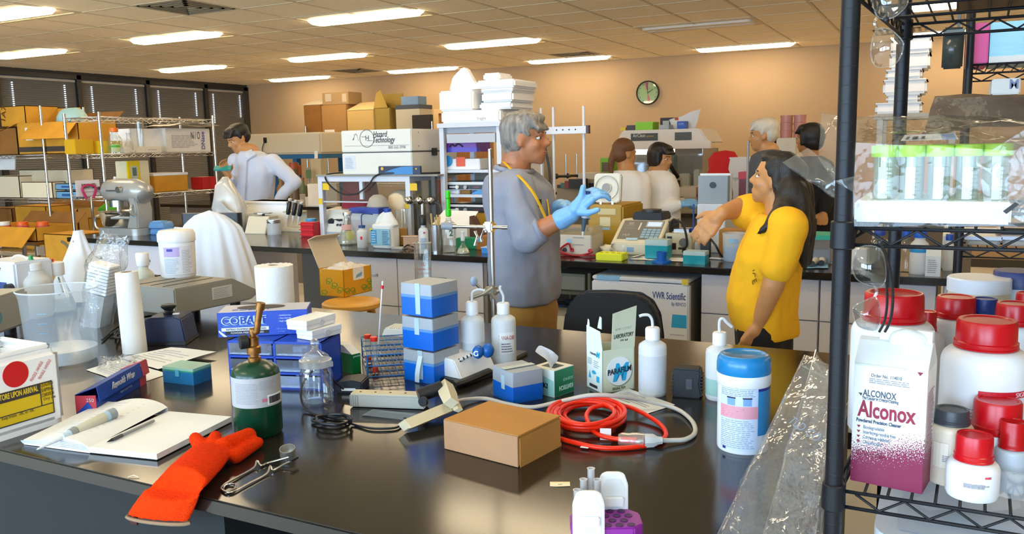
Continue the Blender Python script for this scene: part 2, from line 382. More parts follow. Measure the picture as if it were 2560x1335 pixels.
# wall behind the photographer with tall windows
zA, zB = .7, 2.5; xs = [-9, -6.25, -3.55, -.85, 1.85]; wf = [box(WX0, WY0-.1, 0, WX1, WY0, zA), box(WX0, WY0-.1, zB, WX1, WY0, CEIL+.1), box(WX0, WY0-.1, zA, xs[0], WY0, zB), box(xs[-1], WY0-.1, zA, WX1, WY0, zB)]
for x in xs[1:-1]: wf.append(box(x-.1, WY0-.1, zA, x+.1, WY0, zB))
struct('wall_front', join(*wf), WALLM)
for i in range(4):
    a, b_ = xs[i]+(.1 if i else 0), xs[i+1]-(.1 if i < 3 else 0)
    wn = struct('window_%d' % (30+i), None, None, loc=(0, WY0, 0))
    add(wn, 'pane', box(a, -.06, zA, b_, -.05, zB), film('window_pane', (.75, .85, .95), .02, .06, .03), 0)
    add(wn, 'frame', join(box(a, -.08, zA, a+.05, .01, zB), box(b_-.05, -.08, zA, b_, .01, zB), box(a, -.08, zA, b_, .01, zA+.05), box(a, -.08, zB-.05, b_, .01, zB)), FR, 0)
# ================================================================== near bench
BTOP = mt('dark_phenolic_top', (.016, .013, .010), .15, noise=.25, nscale=4, bump=.008, bscale=400)
def pbox(pl, pc, pr, ty=None, z=BT, along='r'):
    """box seen on its corner: base pixels of left, near and right corner -> near corner, turn, width (right edge), depth (left edge), height"""
    A, C, B = at(*pl, z), at(*pc, z), at(*pr, z); u, v = B-C, A-C
    a = math.atan2(u.y, u.x) if along == 'r' else math.atan2(v.y, v.x)-pi/2
    return C, a, u.length, v.length, (hgt(C, ty) if ty else 0)
nb = thing('lab_bench', 'near black-topped lab bench in the foreground, carrying the cardboard box', 'bench', (0, 0, 0))
XR = -.19
add(nb, 'countertop', box(-4.6, 1.066, BT-.03, XR, 2.655, BT, .003), BTOP)
SLATE = mt('slate_grey_panel', (.014, .018, .021), .5, spec=.15)
xk = aty(566, 1310, 1.12).x
add(nb, 'front_panel', box(-4.55, 1.115, .09, xk, 1.14, BT-.03), SLATE, 0)
add(nb, 'side_panel', box(xk-.025, 1.14, .0, xk, 2.60, BT-.03), SLATE, 0)
add(nb, 'back_panel', box(-4.55, 2.57, .0, XR-.05, 2.60, BT-.03), SLATE, 0)
add(nb, 'side_panel', box(XR-.06, 1.3, 0, XR-.035, 2.57, BT-.03), SLATE, 0)
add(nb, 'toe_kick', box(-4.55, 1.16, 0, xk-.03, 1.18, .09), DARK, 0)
# ---- open foam shipping box at the left edge
P, a, w, d, h = pbox((-230, 1050), (-70, 1127), (168, 1052), None)
h = hgt(at(168, 1052), 868)
t = thing('foam_box', 'open white foam shipping box with yellow label at the left edge', 'box', P, a)
d = .22
shell = join(rbox(w, d, .02, .03, 0, w/2, d/2), box(.0, .0, .0, w, .028, h, .013, 3), box(.0, d-.028, .0, w, d, h, .013, 3), box(0, .0, .0, .028, d, h, .013, 3), box(w-.028, .0, .0, w, d, h, .013, 3))
add(t, 'body', shell, FOAM)
add(t, 'rim', join(box(.014, .014, h, w-.014, .024, h+.012, .003), box(.014, d-.024, h, w-.014, d-.014, h+.012, .003), box(w-.024, .014, h, w-.014, d-.014, h+.012, .003), box(.014, .014, h, .024, d-.014, h+.012, .003)), FOAM)
lb = add(t, 'label', box(w*.27, -.0012, .03, w-.03, .0, h*.60), pc('d6b400', .6), 0, label='yellow shipping label')
add(lb, 'header', box(w*.27, -.002, h*.47, w*.73, -.0012, h*.60), pc('38302e', .6), 0)
add(lb, 'border', join(*[box(x0, -.0022, z0, x1, -.0012, z1) for x0, z0, x1, z1 in ((w*.27, .03, w*.27+.002, h*.6), (w-.032, .03, w-.03, h*.6), (w*.27, .03, w-.03, .0325), (w*.27, h*.6-.0025, w-.03, h*.6), (w*.73, .055, w*.73+.002, h*.6), (w*.27, .054, w-.03, .056))]), INK, 0)
text(lb, 'STORE UPON ARRIVAL', .0185, (w*.29, -.002, h*.51), FRONT, pc('e0c030'), bold=.0004, fit=w*.42)
for i, s in enumerate(('QUALIFIED', 'SHIPPING', 'CONDITION')): text(lb, s, .0125, (w*.745, -.0014, h*.54-.012*i), FRONT, pc('5a4a20'), fit=w*.13)
text(lb, 'Dry ice', .010, (w*.76, -.0014, h*.36), FRONT, pc('5a4a20')); text(lb, 'Keep frozen  -20C to -30C', .0105, (w*.31, -.0014, h*.26), FRONT, pc('6a5a20'), fit=w*.34)
add(t, 'dot_sticker', xf(cyl(.030, .001, seg=32), (w*.50, 0, h*.79), (pi/2, 0, 0)), pc('c80d12', .5), 35, label='red round sticker')
for i in range(2): text(t, 'FRAGILE  HANDLE', .011, (w*.66+.02*i, -.0004, h*.64), (pi/2, R(-52), 0), pc('d88080'), fit=.05)
# ---- foil box
P, a, w, d, h = pbox((183, 1035), (243, 1033), (366, 957), 986); d = .052; h = .048
t = thing('foil_box', 'blue and red aluminium foil carton with raised lid beside the notebook', 'box', P, a)
BLU = pc('1c3f9e', .4); RED = pc('c03a48', .4)
add(t, 'carton', join(box(0, 0, 0, w*.86, .002, h*.8), box(0, d-.002, 0, w, d, h), box(0, 0, 0, w, d, .002)), BLU, 0)
add(t, 'end_flap', box(-.001, 0, 0, .001, d, h*.95), RED, 0); add(t, 'end_patch', prism([(0.002, .001), (d-.002, .001), (.02, h*.62)], .0012, 'x', -.0022), BLU, 0)
text(t, '250', .013, (-.0025, d*.45, h*.62), LEFTF, pc('e8c0c8'))
add(t, 'band', join(box(w*.86, -.0005, 0, w, .002, h), box(w-.002, 0, 0, w+.0005, d, h)), RED, 0)
lid = BM(); lid = join(quad([(0, d, h), (w, d, h), (w, -.004, h+.020), (0, -.004, h+.020)], .0015), quad([(0, -.004, h+.020), (w*.86, -.004, h+.020), (w*.86, -.010, h-.018), (0, -.010, h-.018)], .0015))
add(t, 'lid', lid, BLU, 0); add(t, 'lid_band', join(quad([(w*.86, d, h+.0016), (w, d, h+.0016), (w, -.0045, h+.0216), (w*.86, -.0045, h+.0216)], .001), quad([(w*.86, -.0055, h+.02), (w, -.0055, h+.02), (w, -.0115, h-.018), (w*.86, -.0115, h-.018)], .001)), RED, 0)
text(t, 'Reynolds Wrap', .027, (w*.24, -.0088, h-.006), (R(98), 0, 0), pc('e8eaf2'), fit=w*.45, bold=.0004)
text(t, 'HEAVY DUTY FOIL', .008, (w*.45, -.0008, h*.3), FRONT, pc('a8b8e0'))
add(t, 'foil_roll', xf(lathe([(.004, 0), (.019, 0), (.019, w-.012), (.004, w-.012)], 18), (.006, d/2, .022), (0, pi/2, 0)), mt('aluminium_foil', (.75, .75, .76), .25, 1, bump=.4, bscale=60))
# ---- notebook with pipette and pen
t = thing('notebook', 'open white lab notebook lying at the bench edge', 'notebook')
A, B, C, D = at(225, 1134), at(393, 1152), at(580, 1056), at(421, 1042); E_, F_ = at(60, 1112), at(262, 1014)
Z3 = V((0, 0, 1))
def slab(p, q, r, s, th, n=6):
    def top(u, v): return (p*(1-u)+q*u)*(1-v)+(s*(1-u)+r*u)*v
    b = BM(); lo = [b.verts.new(x) for x in (p, q, r, s)]; hi = [b.verts.new(x+Z3*th) for x in (p, q, r, s)]
    b.faces.new(lo[::-1]); b.faces.new(hi)
    for i in range(4): b.faces.new((lo[i], lo[(i+1) % 4], hi[(i+1) % 4], hi[i]))
    return b
add(t, 'cover', slab(A+Z3*.001, B+Z3*.001, C+Z3*.001, D+Z3*.001, .0015), pc('26262a', .6), 0)
add(t, 'right_pages', slab(A+Z3*.0025, B+Z3*.0025, C+Z3*.0025, D+Z3*.0025, .012), PAPER, 0)
def lp(u, v):                                  # left stack of pages arching up to the spine and curling at the far end
    q = (A*(1-u)+E_*u)*(1-v)+(D*(1-u)+F_*u)*v
    return q+Z3*(.012+.020*math.sin(min(1, u*1.25)*pi)**.7*(1-.45*u)+.012*v*(1-u))
top = grid(14, 10, lp); skirt = grid(14, 1, lambda u, v: lp(u, 0)*v+(A*(1-u)+E_*u+Z3*.001)*(1-v)); sk2 = grid(10, 1, lambda u, v: lp(1, u)*v+(E_*(1-u)+F_*u+Z3*.001)*(1-v)); sk3 = grid(14, 1, lambda u, v: lp(u, 1)*v+(D*(1-u)+F_*u+Z3*.001)*(1-v))
add(t, 'left_pages', join(top, skirt, sk2, sk3), PAPER, 40)
for k in range(5):                              # loose leaf edges
    e = BM(); f = .3+.14*k
    add(t, 'page_edge', tube([lp(.06, 0)*f+(A+Z3*.001)*(1-f)+V((0, -.0015, 0)), lp(.4, 0)*f+((A*.6+E_*.4))*(1-f)+V((-.002*k, -.003, 0)), lp(1, 0)*f+(E_)*(1-f)+V((-.004, -.001*k, 0))], .0007, 5), pc('c4cbd8', .8))
hw = [];
for k in range(11):
    v = .12+.075*k; hw.append(tube([lp(.2, v)+Z3*.0006, lp(.5, v)+Z3*.0006, lp(.62+.03*(k % 5), v)+Z3*.0006], .0005, 4))
add(t, 'handwriting', join(*hw), mt('pencil_grey', (.45, .45, .5), .8))
def stick(name, label, cat, p0, p1, segs):     # turned thing lying along a line: segs = (part, mat, [(t, r)...])
    ax = p1-p0; L = ax.length; o = thing(name, label, cat, p0, rot=ax.to_track_quat('Z', 'Y').to_euler())
    for nm, ma, pr in segs: add(o, nm, lathe([(r, tt*L) for tt, r in pr], 16), ma)
    return o
PB = pc('c8c4b0', .4)
stick('pipette', 'beige single-channel pipette lying across the open notebook', 'pipette', at(92, 1124, .934), at(288, 1031, .958), [('tip', HDPE, [(0, .001), (.02, .0022), (.26, .0048), (.3, .0062)]), ('shaft', pc('bcd0da', .35), [(.3, .0062), (.31, .008), (.40, .009)]), ('collar', pc('8e8e88', .4), [(.40, .0105), (.47, .0118), (.48, .0105)]), ('body', PB, [(.48, .0102), (.55, .0115), (.84, .0125), (.86, .011)]), ('window', pc('a9c8dc', .3), [(.86, .0118), (.90, .0118)]), ('end_cap', pc('8f979c', .4), [(.90, .0128), (.99, .0128), (1, .010)])])
stick('pen', 'grey ballpoint pen lying on the right notebook page', 'pen', at(268, 1105, .9335), at(385, 1052, .9345), [('point', BLACK, [(0, .0008), (.07, .003), (.10, .0034)]), ('grip', pc('4a4a4e', .5), [(.10, .0038), (.30, .0042)]), ('barrel', pc('8b8d90', .3), [(.30, .0038), (.97, .0038), (1, .003)])])
solo('paper_scrap', 'tiny curl of white paper on the bench edge', 'scrap', xf(tube([(0, 0, .002), (.008, .006, .004), (.02, .008, .002)], .0015, 6, flat=.3), at(321, 1194)), PAPER)
# ---- orange knitted glove hanging over the bench edge
KN = mt('orange_knit', (.95, .045, .002), 1, spec=.1, bump=.7, bscale=420, noise=.15, nscale=200)
def sect(c, u, n, wd, th, k=14):                # flat oval ring
    return [c+u*(wd*cos(2*pi*i/k))+n*(th*sin(2*pi*i/k)) for i in range(k)]
def loft(rings):
    b = BM(); R_ = [[b.verts.new(p) for p in r] for r in rings]; k = len(R_[0])
    for a, c in zip(R_, R_[1:]):
        for i in range(k): b.faces.new((a[i], a[(i+1) % k], c[(i+1) % k], c[i]))
    b.faces.new(R_[0][::-1]); b.faces.new(R_[-1]); bmesh.ops.recalc_face_normals(b, faces=b.faces[:]); return b
c0 = (aty(318, 1285, 1.045)+aty(472, 1303, 1.045))/2; cw = (aty(318, 1285, 1.045)-aty(472, 1303, 1.045)).length/2
c1 = aty(428, 1232, 1.042); c2 = at(468, 1190, .945); c3 = at(515, 1145, .938); c4 = at(548, 1112, .936)
u0 = (aty(472, 1303, 1.045)-aty(318, 1285, 1.045)).normalized(); ud = at(600, 1150)-at(470, 1100); ud.normalize()
rings = [sect(c0, u0, V((0, 1, 0)), cw, .014), sect(c0*.6+c1*.4, u0, V((0, 1, 0)), cw*.97, .018), sect(c1, u0, V((0, .9, .4)), cw*.88, .02), sect(c2, (u0+ud).normalized(), V((0, -.3, 1)), cw*.74, .021), sect(c3, ud, Z3, cw*.76, .020), sect(c4, ud, Z3, cw*.66, .015)]
gl = [loft(rings)]
def capsule(p, q, r0, r1, sq=1):
    n = 8; d_ = (q-p); L = d_.length; pr = [(max(1e-7, r0*sin(pi/2*i/4)), -r0*cos(pi/2*i/4)) for i in range(5)]+[(max(1e-7, r1*cos(pi/2*i/4)), L+r1*sin(pi/2*i/4)) for i in range(5)]
    b = lathe(pr, 14); bmesh.ops.transform(b, matrix=M.Translation(p) @ d_.to_track_quat('Z', 'Y').to_matrix().to_4x4(), verts=b.verts[:]); return b
for (p, q, r0, r1) in ((((505, 1118), .940), ((488, 1096), .944), .017, .0135), (((533, 1112), .944), ((538, 1092), .948), .016, .0135), (((560, 1118), .940), ((622, 1088), .944), .021, .0165), (((590, 1140), .930), ((645, 1106), .930), .016, .012)):
    gl.append(capsule(at(*p[0], p[1]), at(*q[0], q[1]), r0, r1))
t = thing('knitted_glove', 'bright orange knitted glove hanging over the bench edge', 'glove')
ob('glove_body', remesh(join(*gl), .0035, KN, 2), t)
add(t, 'cuff_edge', tube([p for p in sect(c0+V((0, 0, -.004)), u0, V((0, 1, 0)), cw*1.0, .015, 20)], .0035, 6, closed=True), pc('8a7258', .9))
add(t, 'care_tag', xf(cbox(.02, .004, .016), c0+u0*(-cw*.7)+V((0, -.006, -.016))), pc('401410', .8))
# ---- propane torch
P = at(648, 1082); s = mpp(P+V((0, 0, .1))); r = 59*s
t = thing('propane_torch', 'green propane cylinder with bent brass torch head', 'torch', P)
hh = hgt(P, 925); DG = pc('123c2a', .25); BRS = mt('aged_brass', (.30, .13, .03), .4, .75, noise=.35, nscale=60)
add(t, 'cylinder', lathe([(r*.9, 0), (r, .008), (r, hh*.95), (r*.97, hh), (r*.88, hh+.008), (r*.68, hh+.016), (r*.42, hh+.021), (r*.3, hh+.022)], 40), DG, 50)
add(t, 'label', lathe([(r+.0006, hh*.50), (r+.0006, hh*.955)], 40, False), pc('a9aaab', .55), 50, label='grey printed wrap label')
zt = hh+.018
add(t, 'neck', lathe([(.014, zt), (.014, zt+.012), (.010, zt+.014), (.010, zt+.02), (.0155, zt+.021), (.0155, zt+.036), (.010, zt+.04)], 16), BRS)
add(t, 'valve_body', lathe([(.012, zt+.04), (.012, zt+.058), (.009, zt+.06)], 14), BRS)
rt = YAW
kn = add(t, 'valve_knob', xf(lathe([(.013, 0), (.016, .002), (.016, .018), (.012, .02)], 14), (-.006*cos(rt), -.01, zt+.05), (pi/2, 0, R(-35))), BLACK)
vx = V((cos(rt), sin(rt), 0)); pt = [V((0, 0, zt+.058)), V((0, 0, zt+.075)), vx*.003+V((0, 0, zt+.09))]
tp = P+V((0, 0, 0)); tops = []
for px, py in ((641, 830), (645, 800), (652, 757)):
    q = V((P.x, P.y, P.z+hgt(P, py))); tops.append(V((0, 0, hgt(P, py)))+vx*((px-pj(q)[0])*s))
add(t, 'burner_tube', tube(spath(pt[:2]+tops[:1]+tops[1:], 5), .0075, 12), BRS)
add(t, 'burner_tip', tube([tops[1]*.4+tops[2]*.6, tops[2]], .010, 12), BRS)
pa = R(-118)+0
fa = math.atan2(-P.y, -P.x)                        # direction to the photographer
def on_cyl(t, b, rr, ang, z):                      # wrap flat print (xz plane) round an upright cylinder
    for v in b.verts:
        a_ = ang+v.co.x/rr; k = rr-v.co.y+.0008; v.co = V((k*cos(a_), k*sin(a_), z+v.co.z))
    return b
add(t, 'print', on_cyl(t, lines(.055, .048, 14, .0012, 5, .15), r, fa-.95, hh*.56), GREYP, 0)
add(t, 'print', on_cyl(t, lines(.04, .022, 6, .0012, 8, .3), r, fa+.12, hh*.76), GREYP, 0)
add(t, 'barcode_patch', on_cyl(t, grid(8, 1, lambda u, v: V((.044*u, 0, .022*v))), r, fa+.42, hh*.53), PAPER, 0)
add(t, 'barcode', on_cyl(t, xf(bars(.036, .016), (0, -.0006, 0)), r, fa+.48, hh*.545), INK, 0)
add(t, 'flag_mark', on_cyl(t, grid(4, 1, lambda u, v: V((.012*u, -.0003, .008*v))), r, fa+.2, hh*.58), pc('c07080'), 0)
# ---- flint striker
t = thing('flint_striker', 'wire flint striker with round cup beside the orange glove', 'striker')
def bp_(x, y, z=.0035): return at(x, y, BT+z)+V((0, 0, 0))
w1 = [bp_(722, 1143, .012), bp_(690, 1152, .006), bp_(668, 1158), bp_(652, 1164), bp_(642, 1152, .012), bp_(634, 1170), bp_(590, 1195), bp_(560, 1212), bp_(553, 1222), bp_(565, 1229), bp_(585, 1222), bp_(588, 1212), bp_(572, 1210), bp_(560, 1217), bp_(560, 1228), bp_(580, 1230), bp_(625, 1207), bp_(666, 1185), bp_(676, 1165, .012), bp_(682, 1176), bp_(706, 1163, .006), bp_(730, 1152, .012)]
add(t, 'wire', tube(spath(w1, 4), .0022, 8), STEEL)
add(t, 'cup', xf(lathe([(.012, -.002), (.0165, 0), (.0165, .018), (.015, .018), (.015, .004), (0, .004)], 22), at(721, 1143)+Z3*.004, (R(14), R(8), 0)), mt('dull_zinc', (.5, .5, .48), .45, .9, noise=.2), label='grey cup')
add(t, 'flint', xf(cbox(.006, .02, .004), bp_(735, 1150, .012)), BLACK)
# ---- tip boxes
def tipbox(P, a, w, d, h, f, base, lidm, name, label, group=None, tape=None, rimm=None):
    t = thing(name, label, 'box', P, a, group); hb = h*f
    add(t, 'base', rbox(w, d, hb, .003, 0, w/2, d/2, 3), base); add(t, 'rim', rbox(w*1.005, d*1.005, h*.09, .003, hb, w/2, d/2, 3), rimm or lidm)
    add(t, 'lid', rbox(w*1.012, d*1.012, h-hb-h*.09-.002, .004, hb+h*.09, w/2, d/2, 3, .985), lidm)
    if tape:
        x, (z0, z1) = tape
        add(t, 'tape', box(-.0016, d*x, h*z0, -.0006, d*x+.017, h*z1), pc('b9d2de', .5, alpha=.8), 0, label='strip of pale tape')
    return t
TB = pc('0562cc', .35); TBL = mt('milky_lid', (.40, .44, .49), .35, alpha=.88); TBR = mt('milky_rim_blue', (.12, .30, .62), .35, alpha=.9)
P, a, w, d, h = pbox((1012, 947), (1086, 962), (1151, 938), 713)
hs = h/3-.002
for k in range(3):
    tipbox(P+Z3*(k*h/3+.0015*k), a, w, d, hs, .55, TB, TBL, 'pipette_tip_box', ['blue pipette tip box at the bottom of the stack of three', 'blue pipette tip box in the middle of the stack of three', 'blue pipette tip box on top of the stack of three'][k], 'stacked blue tip boxes', [(.35, (.10, 1.0)), (.42, (.45, .95)), (.36, (.05, 1.0))][k], TBR)
solo('tape_strip', 'loose pale tape curling off the bottom tip box', 'tape', xf(grid(8, 1, lambda u, v: V((-.003-.012*sin(u*2), .036+.016*v+.006*u, .075-.072*u))), P, (0, 0, a)), pc('d3e4ea', .5, alpha=.85))
P, a, w, d, h = pbox((1207, 993), (1282, 1011), (1358, 996), 932)
t = tipbox(P, a, w, d, h, .52, TB, TBL, 'pipette_tip_box', 'single blue pipette tip box left of the tissue carton', None, (.36, (.36, .8)), TBL)
add(t, 'tape', box(w*.0, d*.36, h+.0005, w, d*.36+.02, h+.0012), pc('cfd6cc', .5, alpha=.8), 0)
P, a, w, d, h = pbox((399, 958), (484, 964), (531, 947), 922)
TEA = pc('1a6aa8', .35)
t = tipbox(P, a, w, d, h, .72, mt('blue_tub', (.02, .17, .38), .3), mt('pale_green_lid', (.35, .62, .50), .3, alpha=.85), 'slide_box', 'low blue storage box with green see-through lid on the papers', None, None, pc('3f9a78', .35))
add(t, 'latch', box(-.004, d*.42, h*.45, .0, d*.55, h*.85, .001), pc('5aa9c4', .3))
# ---- papers under the low box
def sheet(name, label, pts, lift=(0, 0, 0, 0), z=BT+.0015, n=10, wav=.004, seed=1, mat=None):
    q = [at(*p, z) for p in pts]
    def fn(u, v):
        p = (q[0]*(1-u)+q[1]*u)*(1-v)+(q[3]*(1-u)+q[2]*u)*v; l = (lift[0]*(1-u)+lift[1]*u)*(1-v)+(lift[3]*(1-u)+lift[2]*u)*v
        return p+Z3*(l+wav*abs(NZ.noise(p*9+V((seed, 0, 0)))))
    t = thing(name, label, 'paper'); add(t, 'page', grid(n, n, fn), mat or PAPER, 1)
    pr = []
    for k in range(7): v = .15+.1*k; pr.append(tube([fn(.12+.1*j, v)+Z3*.0012 for j in range(8 if k % 3 else 5)], .0007, 4))
    add(t, 'print', join(*pr), GREYP); return t
sheet('paper_sheet', 'printed sheet curling up behind the low blue box', [(300, 897), (395, 925), (542, 889), (428, 877)], (.002, .002, .012, .012), BT+.003, seed=2)
sheet('paper_sheet', 'printed sheet under the foil carton and low box', [(215, 925), (330, 965), (420, 935), (300, 898)], (0, 0, 0, 0), BT+.001, seed=5)
sheet('paper_sheet', 'printed sheet between the orange cord and the wash bottle', [(1512, 990), (1620, 1034), (1688, 1012), (1570, 972)], (0, 0, 0, 0), BT+.001, wav=.002, seed=9)
solo('crumpled_film', 'crumpled clear film lying on the papers', 'film', jit(grid(12, 8, lambda u, v: at(250+95*u, 925-35*v, BT+.012+.02*sin(u*3)*sin(v*3))), .016, 40, 3), FILM, smooth=1)
# ---- big translucent beaker
P = at(160, 903); s = mpp(P); r = 88*s; h = hgt(P, 722)
t = thing('plastic_beaker', 'large translucent plastic beaker with spout behind the foam box', 'beaker', P)
BK = mt('cloudy_polypropylene', (.66, .76, .86), .25, alpha=.2)
pr = [(0, .004), (r*.86, .004), (r*.9, .012), (r*.9, .03), (r*.93, h*.5), (r*.98, h*.9), (r*1.04, h)]
b = lathe(pr+[(r*1.045, h+.002)], 48, False)
sa = R(62)
for v in b.verts:                                # spout
    if v.co.z > h*.82:
        a_ = math.atan2(v.co.y, v.co.x); k = max(0, 1-abs((a_-sa))/.28)*(v.co.z-h*.82)/(h*.18); v.co.x *= 1+.12*k; v.co.y *= 1+.12*k
add(t, 'wall', b, BK, 60); add(t, 'rim', tube([(r*1.045*cos(2*pi*i/48), r*1.045*sin(2*pi*i/48), h+.001) for i in range(48)], .0025, 6, closed=True), HDPEC)
add(t, 'liquid', lathe([(0, .006), (r*.85, .006), (r*.9, .03), (r*.9, .045), (0, .045)], 40), mt('murky_water', (.55, .63, .68), .15, alpha=.5), 50)
add(t, 'graduation', on_cyl(t, join(*[box(0, -.0006, z, .028, 0, z+.002) for z in (.05, .08, .11, .14, .17)]), r*.95, fa-.4, 0), pc('6f98b0', .6), 0)
# ---- thin standing paper roll
P = at(338, 880); s = mpp(P); h = hgt(P, 680); r = 29*s
t = thing('paper_roll', 'thin white paper roll standing beside the beaker', 'paper roll', P, 0, rot=(0, R(-2.2), 0))
add(t, 'paper', lathe([(r*.45, .0), (r, 0), (r*.99, h*.5), (r*.92, h*.98), (r*.9, h), (r*.45, h)], 32, False), PAPER, 50)
add(t, 'core', lathe([(r*.45, 0), (r*.45, h-.001), (r*.38, h-.001), (r*.38, 0)], 24, False), CARD)
# ---- vortex mixer
P, a, w, d, h = pbox((372, 845), (398, 864), (487, 846), None); P = at(428, 852); s = mpp(P); W = 104*s; h = hgt(P, 785)
t = thing('vortex_mixer', 'dark blue vortex mixer with black rubber cup', 'mixer', P, R(30))
NV = pc('232c4a', .4)
b = prism([(-W*.5, 0), (W*.5, 0), (W*.5, .012), (W*.42, h*.92), (W*.30, h), (-W*.30, h), (-W*.42, h*.92), (-W*.5, .012)], W*.9, 'y', -W*.45, .004)
add(t, 'housing', b, NV); add(t, 'foot', cbox(W*1.04, W*.96, .012, .0, bev=.003), BLACK)
add(t, 'cup', lathe([(.018, h), (.020, h+.006), (.014, h+.010), (.014, h+.014), (.024, h+.024), (.026, h+.03), (.02, h+.034), (.0, h+.028)], 20), BLACK)
add(t, 'switch', cbox(.02, .012, .004, h+.001, W*.2, -W*.1), PAPER)
# ---- grey flat instrument with sloping back, white wipes tub on it
zf = BT+.055
C_ = at(440, 789, zf); Rr = at(648, 744, zf); Ll = at(272, 775, zf); a = math.atan2((Rr-C_).y, (Rr-C_).x); w = (Rr-C_).length; d = (Ll-C_).length; h = hgt(C_, 723)
t = thing('grey_instrument', 'flat grey bench instrument with sloping back under the wipes tub', 'instrument', C_-Z3*.055, a)
GI = mt('grey_instrument_paint', (.27, .255, .215), .5)
add(t, 'housing', prism([(0, .055), (w*.9, .055), (w, .075), (w*1.0, .085), (w*.68, .055+h), (0, .055+h)], d, 'y', 0, .004), GI)
for x, y in ((.05, .05), (w*.8, .05), (.05, d-.05), (w*.8, d-.05)): add(t, 'foot', cyl(.02, .056, 0, x, y, 14), BLACK)
for k in range(3): add(t, 'top_groove', box(.02, d*(.25+.2*k), .055+h+.0005, w*.62, d*(.25+.2*k)+.004, .055+h+.002), pc('6a675c', .6), 0)
pl_ = add(t, 'rating_plate', box(w*.42, -.0015, .055+h*.30, w*.66, 0, .055+h*.78), pc('c0beb4', .5), 0, label='white rating plate')
add(pl_, 'print', xf(lines(w*.2, h*.4, 6, .002, 4), (w*.44, -.002, .055+h*.34)), GREYP, 0)
top_i = C_.z+h
P2 = at(448, 690, top_i); s = mpp(P2); r = 45*s; h2 = hgt(P2, 575)
def on(t, name, b, mat, ang, rr, z, sm=0): return add(t, name, on_cyl(t, b, rr, ang, z), mat, sm)
t = thing('wipes_tub', 'white disinfectant wipes tub with purple label on the grey instrument', 'tub', P2)
add(t, 'body', lathe([(r*.86, 0), (r*.9, .004), (r*.93, h2*.3), (r*.95, h2*.72), (r*.95, h2*.76)], 40), WHITE, 50)
add(t, 'lid', lathe([(r*.99, h2*.76), (r, h2*.77), (r, h2*.93), (r*.95, h2*.95), (r*.92, h2*.99), (r*.88, h2), (0, h2)], 40), WHITE, 50)
f2 = math.atan2(-P2.y, -P2.x)
on(t, 'label', grid(16, 1, lambda u, v: V((1.7*r*u, 0, h2*.60*v))), pc('dcdce4', .6), f2-.85, r*.945, h2*.08)
on(t, 'label_panel', grid(10, 1, lambda u, v: V((.85*r*u, -.0005, h2*.2*v))), pc('b9a8d6', .6), f2-.8, r*.945, h2*.46)
on(t, 'brand_mark', grid(6, 1, lambda u, v: V((.32*r*u, -.001, h2*.055*v))), pc('3b3f9a', .5), f2-.6, r*.945, h2*.575)
on(t, 'print', lines(.8*r, h2*.33, 10, .002, 3), pc('8ab0c8', .7), f2-.78, r*.945, h2*.1)
on(t, 'print', lines(.55*r, h2*.5, 15, .0016, 6), pc('8a8a9a', .7), f2+.22, r*.945, h2*.1)
# ---- second grey instrument at the far left
zf = BT+.03; C_ = at(-90, 868, zf); Rr = at(78, 806, zf)
t = thing('grey_instrument', 'grey bench instrument cut off by the left picture edge', 'instrument', V((C_.x, C_.y, BT)), math.atan2((Rr-C_).y, (Rr-C_).x))
w = (Rr-C_).length; h = hgt(Rr, 722)+.03
add(t, 'housing', box(0, 0, .03, w, .34, h, .008), mt('warm_grey_paint', (.34, .33, .29), .5)); add(t, 'top_panel', box(.005, .005, h, w-.005, .335, h+.004, .002), pc('b8b2a0', .5))
add(t, 'badge', xf(cyl(.022, .002, seg=24), (w*.5, 0, h*.55), (pi/2, 0, 0)), pc('5a8a9a', .4)); add(t, 'foot', join(cyl(.02, .03, 0, .05, .05), cyl(.02, .03, 0, w-.05, .05), cyl(.02, .03, 0, .05, .29), cyl(.02, .03, 0, w-.05, .29)), BLACK)
# ================================================================== near bench, middle and right
# ---- blue drawer organiser with things on top
P, a, w, d, h = pbox((576, 968), (809, 977), (877, 946), 857)
a = math.atan2((at(576, 968)-at(809, 977)).y, (at(576, 968)-at(809, 977)).x)-pi/2
BD = pc('1d46b4', .35)
t = thing('drawer_organiser', 'small blue drawer cabinet with clear drawers behind the green torch', 'organiser', P, a)
n, rows = 2, 3; th = .006
add(t, 'frame', join(box(0, 0, 0, w, th, h), box(0, d-th, 0, w, d, h), box(0, 0, 0, w, d, th), box(0, 0, h-th, w, d, h), box(w-th, 0, 0, w, d, h), box(0, d/2-th/2, 0, w-.002, d/2+th/2, h), *[box(0, 0, h*k/3-th/2, w-.002, d, h*k/3+th/2) for k in (1, 2)]), BD, 0)
DRW = film('clear_blue_drawer', (.70, .80, .95), .16, .08, .15)
for i in range(2):
    for k in range(3):
        y0, y1, z0, z1 = d/2*i+th, d/2*(i+1)-th, h/3*k+th, h/3*(k+1)-th
        dw = add(t, 'drawer', join(box(-.004, y0, z0, -.001, y1, z1), box(0, y0, z0, w*.85, y0+.002, z1*.92), box(0, y1-.002, z0, w*.85, y1, z1*.92), box(0, y0, z0, w*.85, y1, z0+.002)), DRW, 0)
        add(dw, 'lip', box(-.010, y0+.004, z0+(z1-z0)*.06, -.004, y1-.004, z0+(z1-z0)*.12), DRW, 0)
        rnd = random.Random(i*5+k)
        for j in range(5):
            add(dw, 'content', xf(cbox(.02+.03*rnd.random(), .012, .008+.012*rnd.random()), (.02+.05*rnd.random(), y0+.012+(y1-y0-.03)*rnd.random(), z0+.003), (0, 0, rnd.random()*3)), [BLACK, pc('a9c4e8', .4), pc('2a4fb0', .4), PAPER, pc('7c8aa0', .4)][(j+k+i) % 5], 0)
zO = BT+h
C_, a2, w2, d2_, h2 = pbox((546, 845), (772, 834), (784, 822), 774, zO)
